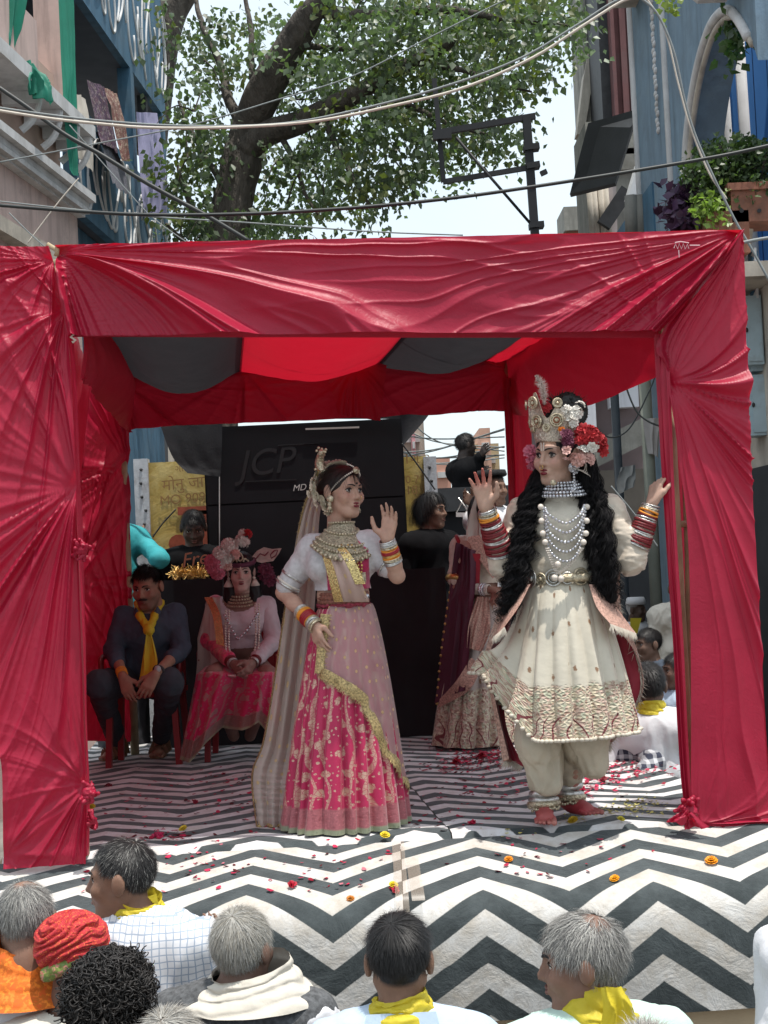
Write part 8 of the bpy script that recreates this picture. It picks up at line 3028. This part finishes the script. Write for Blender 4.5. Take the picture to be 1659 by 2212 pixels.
# 3 turban
t3, h3, J3, f3, l3 = spectator('person in a red and orange patterned turban and cream shirt, back turned', 160, 2078, 4.05, 168, (.15, .08, .055), m_kurta, byaw=200, group=ga, seed=23, sw=.20, hs=.86, scalp=(.05, .03, .03))
m_turban = print_cloth('turban_print', [(.46, .025, .03), (.56, .05, .03), (.50, .03, .05), (.62, .14, .04), (.48, .025, .03), (.38, .02, .02)], 190)
nu_, nv_ = 110, 90
A_t, v_t = np.meshgrid(np.linspace(0, 2 * np.pi, nu_, endpoint=False), np.linspace(0, 1, nv_), indexing='ij')
w_t = v_t * 6.5 + 2.0 * np.cos(A_t - .9) + .8 * np.sin(2 * A_t + .5) + .7 * fbm(np.stack([np.cos(A_t) * 2, np.sin(A_t) * 2, v_t * 3], -1), 2)
fd = np.abs(np.sin(np.pi * w_t)) ** .6
fine = fbm(np.stack([np.cos(A_t) * 1.5, np.sin(A_t) * 1.5, w_t * 7], -1), 3)
prof_r = np.interp(v_t, [0, .12, .35, .6, .8, .93, 1], [.088, .108, .120, .112, .085, .045, .0])
rr_ = prof_r * (1 + .0 * v_t) + (.014 * (fd - .6) + .009 * fine) * np.clip(prof_r / .05, 0, 1)
zz_ = -.005 + .175 * v_t ** .95 + .008 * (fd - .5) * (v_t > .6)
P = np.stack([rr_ * np.cos(A_t) * .96, .012 + rr_ * np.sin(A_t) * 1.1, zz_], -1).reshape(-1, 3)
mk('turban', np.array([h3(*q) for q in P]), grid_faces(nu_, nv_, wrap=True), m_turban, t3)
V, F = sdf_mesh([cone(h3(-.06, .10, .04), h3(-.01, .125, .015), .018, .014, .02), cone(h3(-.01, .125, .015), h3(.035, .12, -.005), .014, .02, .02)], .006)
mk('turban_tail', wrinkle(V, F, .004, (40, 40, 40)), F, print_cloth('green_pink_print', [(.20, .26, .06), (.45, .12, .10), (.16, .24, .08), (.5, .2, .16)], 90), t3)
# 4 curly head
t4, h4, J4, f4, l4 = spectator('person with thick black curls and a maroon shirt closest to the camera on the left', 243, 2178, 3.62, 172, (.19, .10, .07), m_maroonc, group=ga, seed=24, hs=1.0, sw=.19, scalp=(.012, .01, .01))
rs = np.random.default_rng(24)
Vs, Fs, cs, nb = [], [], [], 0
for _ in range(1500):
    while True:
        d = unit(rs.normal(size=3))
        p = np.array([0, .014, .040]) + d * np.array([.088, .107, .096])
        if hairline(p[None] * np.array([.85, .88, .88]))[0] > .4:
            break
    nr_ = unit(d / np.array([.088, .107, .096]))
    tg = unit(np.cross(nr_, rs.normal(size=3)) + .5 * (p - np.array([0, .03, .14])) / .1)
    e1 = np.cross(tg, nr_)
    L_, A_r = rs.uniform(.035, .075), rs.uniform(.005, .010)
    t = np.linspace(0, 1, 18)
    w = rs.uniform(0, 6.28) + 2 * np.pi * rs.uniform(1.2, 2.2) * t
    bow = np.sin(t * 2.2) * .012
    P_ = p + tg * (L_ * t)[:, None] + nr_ * (bow + A_r * np.cos(w) - .5 * (L_ * t) ** 2 / .1)[:, None] + e1 * (A_r * np.sin(w))[:, None]
    P_[:, 2] -= .10 * (L_ * t) ** 1.5 * 2
    V, F = tube_geo(np.array([h4(*q) for q in P_]), rs.uniform(.0014, .0028) * np.interp(t, [0, .2, .8, 1], [.7, 1, .8, .15]), 5, False)
    Vs.append(V)
    Fs.append(np.array(F) + nb)
    nb += len(V)
    cs.append(np.repeat(np.array([[.013, .011, .010]]) * rs.uniform(.5, 1.8), len(V), 0))
mk('hair', np.concatenate(Vs), np.concatenate(Fs), m_hair, t4, cols=np.concatenate(cs))
V, F = sdf_mesh([h4.ell((0, .016, .040), (.088, .108, .095), .02), h4.ell((0, -.12, -.04), (.08, .09, .11), .012, 'sub')], .008)
mk('hair_mass', wrinkle(V, F, .010, (40, 40, 40)), F, m_hair, t4, cols=np.repeat(np.array([[.008, .007, .007]]), len(V), 0))
# 5 grey haired man in the tweed waistcoat
t5, h5, J5, f5, l5 = spectator('grey haired person in a grey tweed waistcoat and white shawl, back turned', 524, 2050, 4.0, 158, (.19, .11, .08), m_vest, byaw=170, group=ga, seed=25, hs=.92, ngap=.105, sw=.195, sleeve=.4, scalp=(.25, .22, .19), wr=.006,
                               hairk=dict(n=20000, L=.050, col=(.27, .25, .21), seed=25, inflate=1.035, width=.0013, lift=.06, jit=.10, white=.5, whorl=(.0, .06, .118), grav=.2))
wrap(t5, J5['neck'] + (.03, 0, -.035), m_kurta, .075, .150, .10, name='shawl', seed=2.0, sx=1.25, folds=3.2)
sh_ = J5['sb']
garment('shirt_sleeve', [cone(sh_ + (.0, 0, -.02), sh_ + (.075, -.02, -.30), .074, .066, .03)], m_whitec, t5, .008, .010, (10, 10, 8))
# 6, 9 tops of two more grey heads at the lower edge
spectator('grey haired person whose crown only just shows between the curly head and the waistcoat', 372, 2290, 3.45, 175, (.2, .11, .08), m_whitec, group=ga, seed=26, scalp=(.2, .18, .16),
          hairk=dict(n=10000, L=.045, col=(.24, .22, .19), seed=26, inflate=1.04, width=.0014, lift=.08, jit=.14, white=.5))
spectator('grey haired person whose crown just shows below the yellow scarf on the right', 1398, 2335, 3.3, 180, (.2, .11, .08), m_whitec, group=ga, seed=27, scalp=(.2, .18, .16),
          hairk=dict(n=10000, L=.05, col=(.22, .20, .17), seed=27, inflate=1.05, width=.0014, lift=.2, jit=.25, white=.45, curl=.4))
# 7 boy
t7, h7, J7, f7, l7 = spectator('young person with short black hair and a yellow collar scarf, centre of the audience', 862, 2075, 3.62, 178, (.21, .115, .075), m_lblue, group=ga, seed=28, hs=.92, sw=.175, scalp=(.012, .011, .011),
                               hairk=dict(n=20000, L=.055, col=(.013, .012, .012), seed=28, inflate=1.05, width=.0014, lift=.08, jit=.09, whorl=(.015, .055, .115), grav=.3, colvar=.6,
                                          lenfn=lambda P: np.where(P[:, 2] < .02, .35, np.where(P[:, 2] > .09, 1.15, .8))), ngap=.135, nr=.044)
wrap(t7, J7['neck'] + (0, 0, .008), m_yel, .052, .084, .05, seed=3.0)
MB().prism([J7['neck'] + (-.085, -.06, .03), J7['neck'] + (.085, -.06, .03), J7['neck'] + (.10, -.085, -.03), J7['neck'] + (-.10, -.085, -.03)], (0, -.012, .004)).build('collar', m_lblue, t7)
# 8 balding man in profile
t8, h8, J8, f8, l8 = spectator('grey bearded balding person with a yellow scarf looking left, lower right', 1258, 2078, 3.62, -100, (.22, .12, .085), m_mint, byaw=-170, group=ga, seed=29, hs=.98, sw=.19, feat=True, scalp=(.20, .12, .09), pitch=4,
                               hairk=dict(n=15000, L=.055, col=(.15, .145, .14), seed=29, bald=bald_at(.02, .055, .115, .045), inflate=1.04, width=.0013, lift=.07, jit=.14, white=.5, curl=.4, cfreq=1.4, steps=8, grav=.3), ngap=.135)
rs = np.random.default_rng(4)
hair(t8, h8, 2600, .018, (.30, .29, .27), 30, region=lambda p: (p[:, 1] < .02) & (p[:, 2] < -.02), inflate=.93, lift=.5, grav=.3, width=.0016, white=.4, name='beard')
wrap(t8, J8['neck'] + (.01, 0, .0), m_yel, .060, .100, .08, seed=5.0)
drape('scarf_tail', px([(1296, 2132), (1300, 2180), (1290, 2230)], 3.50), px([(1338, 2128), (1362, 2180), (1372, 2235)], 3.52), m_yel, nu=24, nv=40, vfold=.02, vk=4, seed=6, parent=t8)
# 10 person at the right margin
spectator('person in a loose white kurta cut off by the right side of the picture', 1890, 1850, 3.5, 178, (.2, .11, .08), m_whitec, group=ga, seed=30, sw=.23, hairk=dict(BLK), wr=.012)

# ------------------------------------------------------------------ scattered flowers and petals
m_petal = attr_mat('petal', .55, .35, .1, 60, 0)


def apron_z(x, fw):
    """height of the carpet in front of the stage edge"""
    z = np.interp(fw, PROF[:, 0], PROF[:, 1])
    wav = fbm(np.array([[x * 1.7, fw * 1.6, 0]]) + 5, 3)[0]
    return STZ + z + np.clip(fw * 6, 0, 1) * .022 * wav - .02 * math.sin(x * 1.3) * np.clip(fw * 6, 0, 1) * fw


def on_carpet(px_, py_):
    p = onz(px_, py_, STZ + .004)
    if p[1] > yfront(p[0]) - .01:
        return p + (0, 0, .008)
    for z in np.linspace(STZ, STZ - .16, 33):
        p = onz(px_, py_, z)
        fw = yfront(p[0]) - p[1]
        if z <= apron_z(p[0], fw) + .003:
            return p + (0, 0, .004)
    return p


fl_list = [(1537, 1868, 'mari', .034, (.75, .28, .01), 'large orange marigold lying near the right end of the carpet front'),
           (1328, 1905, 'mari', .026, (.78, .33, .01), 'orange marigold lying above the head of the balding person'),
           (1099, 1863, 'mari', .024, (.75, .25, .01), 'orange marigold lying below the bare feet'),
           (757, 1948, 'mari', .022, (.55, .20, .03), 'withered orange marigold by the tape, lower left of it'),
           (832, 1813, 'mari', .028, (.80, .60, .03), 'yellow marigold at the top end of the tape'),
           (850, 1918, 'mari', .024, (.80, .60, .03), 'yellow marigold sitting on a red rose beside the tape'),
           (396, 1798, 'mari', .026, (.75, .58, .06), 'yellow marigold among the rose petals below the seated person'),
           (197, 1751, 'mari', .03, (.70, .55, .04), 'yellow marigold beside the left tent leg'),
           (1238, 1781, 'mari', .03, (.50, .32, .02), 'dull orange marigold between the bare feet and the right tent leg'),
           (1342, 1777, 'mari', .022, (.66, .55, .05), 'small yellow marigold on the stage edge near the right tent leg'),
           (630, 1918, 'rose', .032, (.42, .01, .03), 'crimson rose lying alone left of the tape'),
           (852, 1928, 'rose', .030, (.40, .01, .03), 'red rose under the yellow marigold beside the tape'),
           (616, 1787, 'rose', .032, (.42, .01, .06), 'pink red rose lying left of the magenta skirt hem'),
           (1017, 1785, 'rose', .032, (.46, .01, .05), 'bright pink rose lying between the two dancers'),
           (552, 1745, 'rose', .03, (.10, .01, .02), 'dark wilted rose left of the veil hem'),
           (420, 1738, 'rose', .026, (.24, .01, .03), 'wilted red rose below the seated headdress wearer'),
           (232, 1702, 'rose', .026, (.14, .01, .02), 'dark rose bud near the sandal'),
           (1255, 1712, 'rose', .03, (.40, .01, .05), 'pink rose just right of the anklets'),
           (1410, 1642, 'rose', .04, (.55, .05, .10), 'sunlit pink rose at the right edge of the stage floor'),
           (985, 1652, 'rose', .045, (.38, .01, .03), 'red rose heap behind the dancers, left one'),
           (1040, 1640, 'rose', .045, (.36, .01, .03), 'red rose heap behind the dancers, nearest the pale skirt'),
           (1303, 1690, 'rose', .03, (.20, .01, .02), 'dark red rose on the shaded stage floor at right'),
           (342, 1812, 'rose', .03, (.45, .02, .08), 'pink rose with loose petals at the stage edge, left'),
           (700, 1800, 'rose', .02, (.40, .01, .05), 'small red rose bud at the stage edge below the skirt')]
for (x_, y_, kd, R_, col, lb) in fl_list:
    p = on_carpet(x_, y_)
    R_ *= .78
    q = MB()
    random.seed(int(x_))
    nrm_ = unit([random.uniform(-.3, .3), -.4, 1])
    if kd == 'mari':
        rosette(p + (0, 0, R_ * .3), nrm_, R_, q, 12)
        rosette(p + (0, 0, R_ * .55), nrm_, R_ * .85, q, 11)
        rosette(p + (0, 0, R_ * .8), nrm_, R_ * .55, q, 9)
    else:
        for _ in range(4):
            rosette(p + rng.normal(size=3) * R_ * .35 * np.array([1, 1, .2]) + (0, 0, R_ * .3), unit(nrm_ + rng.normal(size=3) * .5), R_ * .7, q, 6)
    nv = q.n
    o = q.build('marigold' if kd == 'mari' else 'rose', m_petal, loc=p, cols=np.array(col)[None] * np.random.default_rng(int(x_)).uniform(.6, 1.3, (nv, 1)))
    tag(o, lb, 'flower', 'flowers thrown on the carpet')
rs = np.random.default_rng(77)
V, F, cc = [], [], []


def petal(p, s_, col):
    a = rs.uniform(0, 6.28)
    e = np.array([math.cos(a), math.sin(a), rs.uniform(-.1, .25)])
    f = np.array([-math.sin(a), math.cos(a), rs.uniform(-.1, .35)])
    b0 = len(V)
    for (u, v, w) in ((-1, 0, .25), (-.3, .62, .1), (.7, .5, .25), (1, 0, .35), (.7, -.5, .25), (-.3, -.62, .1), (0, 0, 0)):
        V.append(p + (e * u + f * v) * s_ + (0, 0, w * s_))
        cc.append(col)
    for i in range(6):
        F.append((b0 + 6, b0 + i, b0 + (i + 1) % 6))


PET = [((.45, .02, .07), .5), ((.30, .01, .03), .25), ((.10, .01, .015), .13), ((.50, .16, .20), .12)]
zones = [(350, 1808, 60, 14, 50), (600, 1790, 90, 12, 30), (480, 1740, 150, 30, 40), (420, 1690, 140, 40, 40), (730, 1795, 60, 12, 22), (1000, 1650, 80, 24, 170), (1060, 1636, 50, 14, 110), (940, 1610, 50, 12, 40),
         (1020, 1720, 100, 40, 40), (1300, 1680, 80, 28, 130), (1380, 1660, 60, 24, 90), (1250, 1710, 40, 20, 50), (960, 1780, 90, 18, 16), (450, 1870, 90, 50, 30), (700, 1880, 130, 50, 26), (1150, 1850, 130, 40, 16),
         (1100, 1680, 120, 40, 60), (1300, 1840, 150, 40, 6), (250, 1900, 120, 40, 10), (300, 1750, 60, 40, 14), (560, 1700, 80, 30, 14)]
for (cx_, cy_, rx, ry, n) in zones:
    for _ in range(int(n * 1.4)):
        p = on_carpet(cx_ + rs.normal() * rx * .6, cy_ + rs.normal() * ry * .6)
        r = rs.random()
        k = 0
        for (c_, w_) in PET:
            if r < w_:
                break
            r -= w_
        petal(p, rs.uniform(.008, .018), np.array(c_) * rs.uniform(.7, 1.2))
for (cx_, cy_, rx, ry, n) in [(1330, 1755, 90, 12, 110), (1400, 1740, 50, 16, 60), (1240, 1772, 40, 8, 20), (1100, 1800, 60, 10, 10), (1150, 1720, 60, 25, 10)]:
    for _ in range(n):
        p = on_carpet(cx_ + rs.normal() * rx * .6, cy_ + rs.normal() * ry * .6)
        petal(p, rs.uniform(.005, .012), np.array((.58, .52, .14)) * rs.uniform(.6, 1.1))
o = mk('petals', np.array(V), [tuple(f) for f in F], m_petal, loc=(0, 6.2, STZ), cols=np.array(cc))
tag(o, 'loose rose and marigold petals strewn over the carpet', 'petals', kind='stuff')
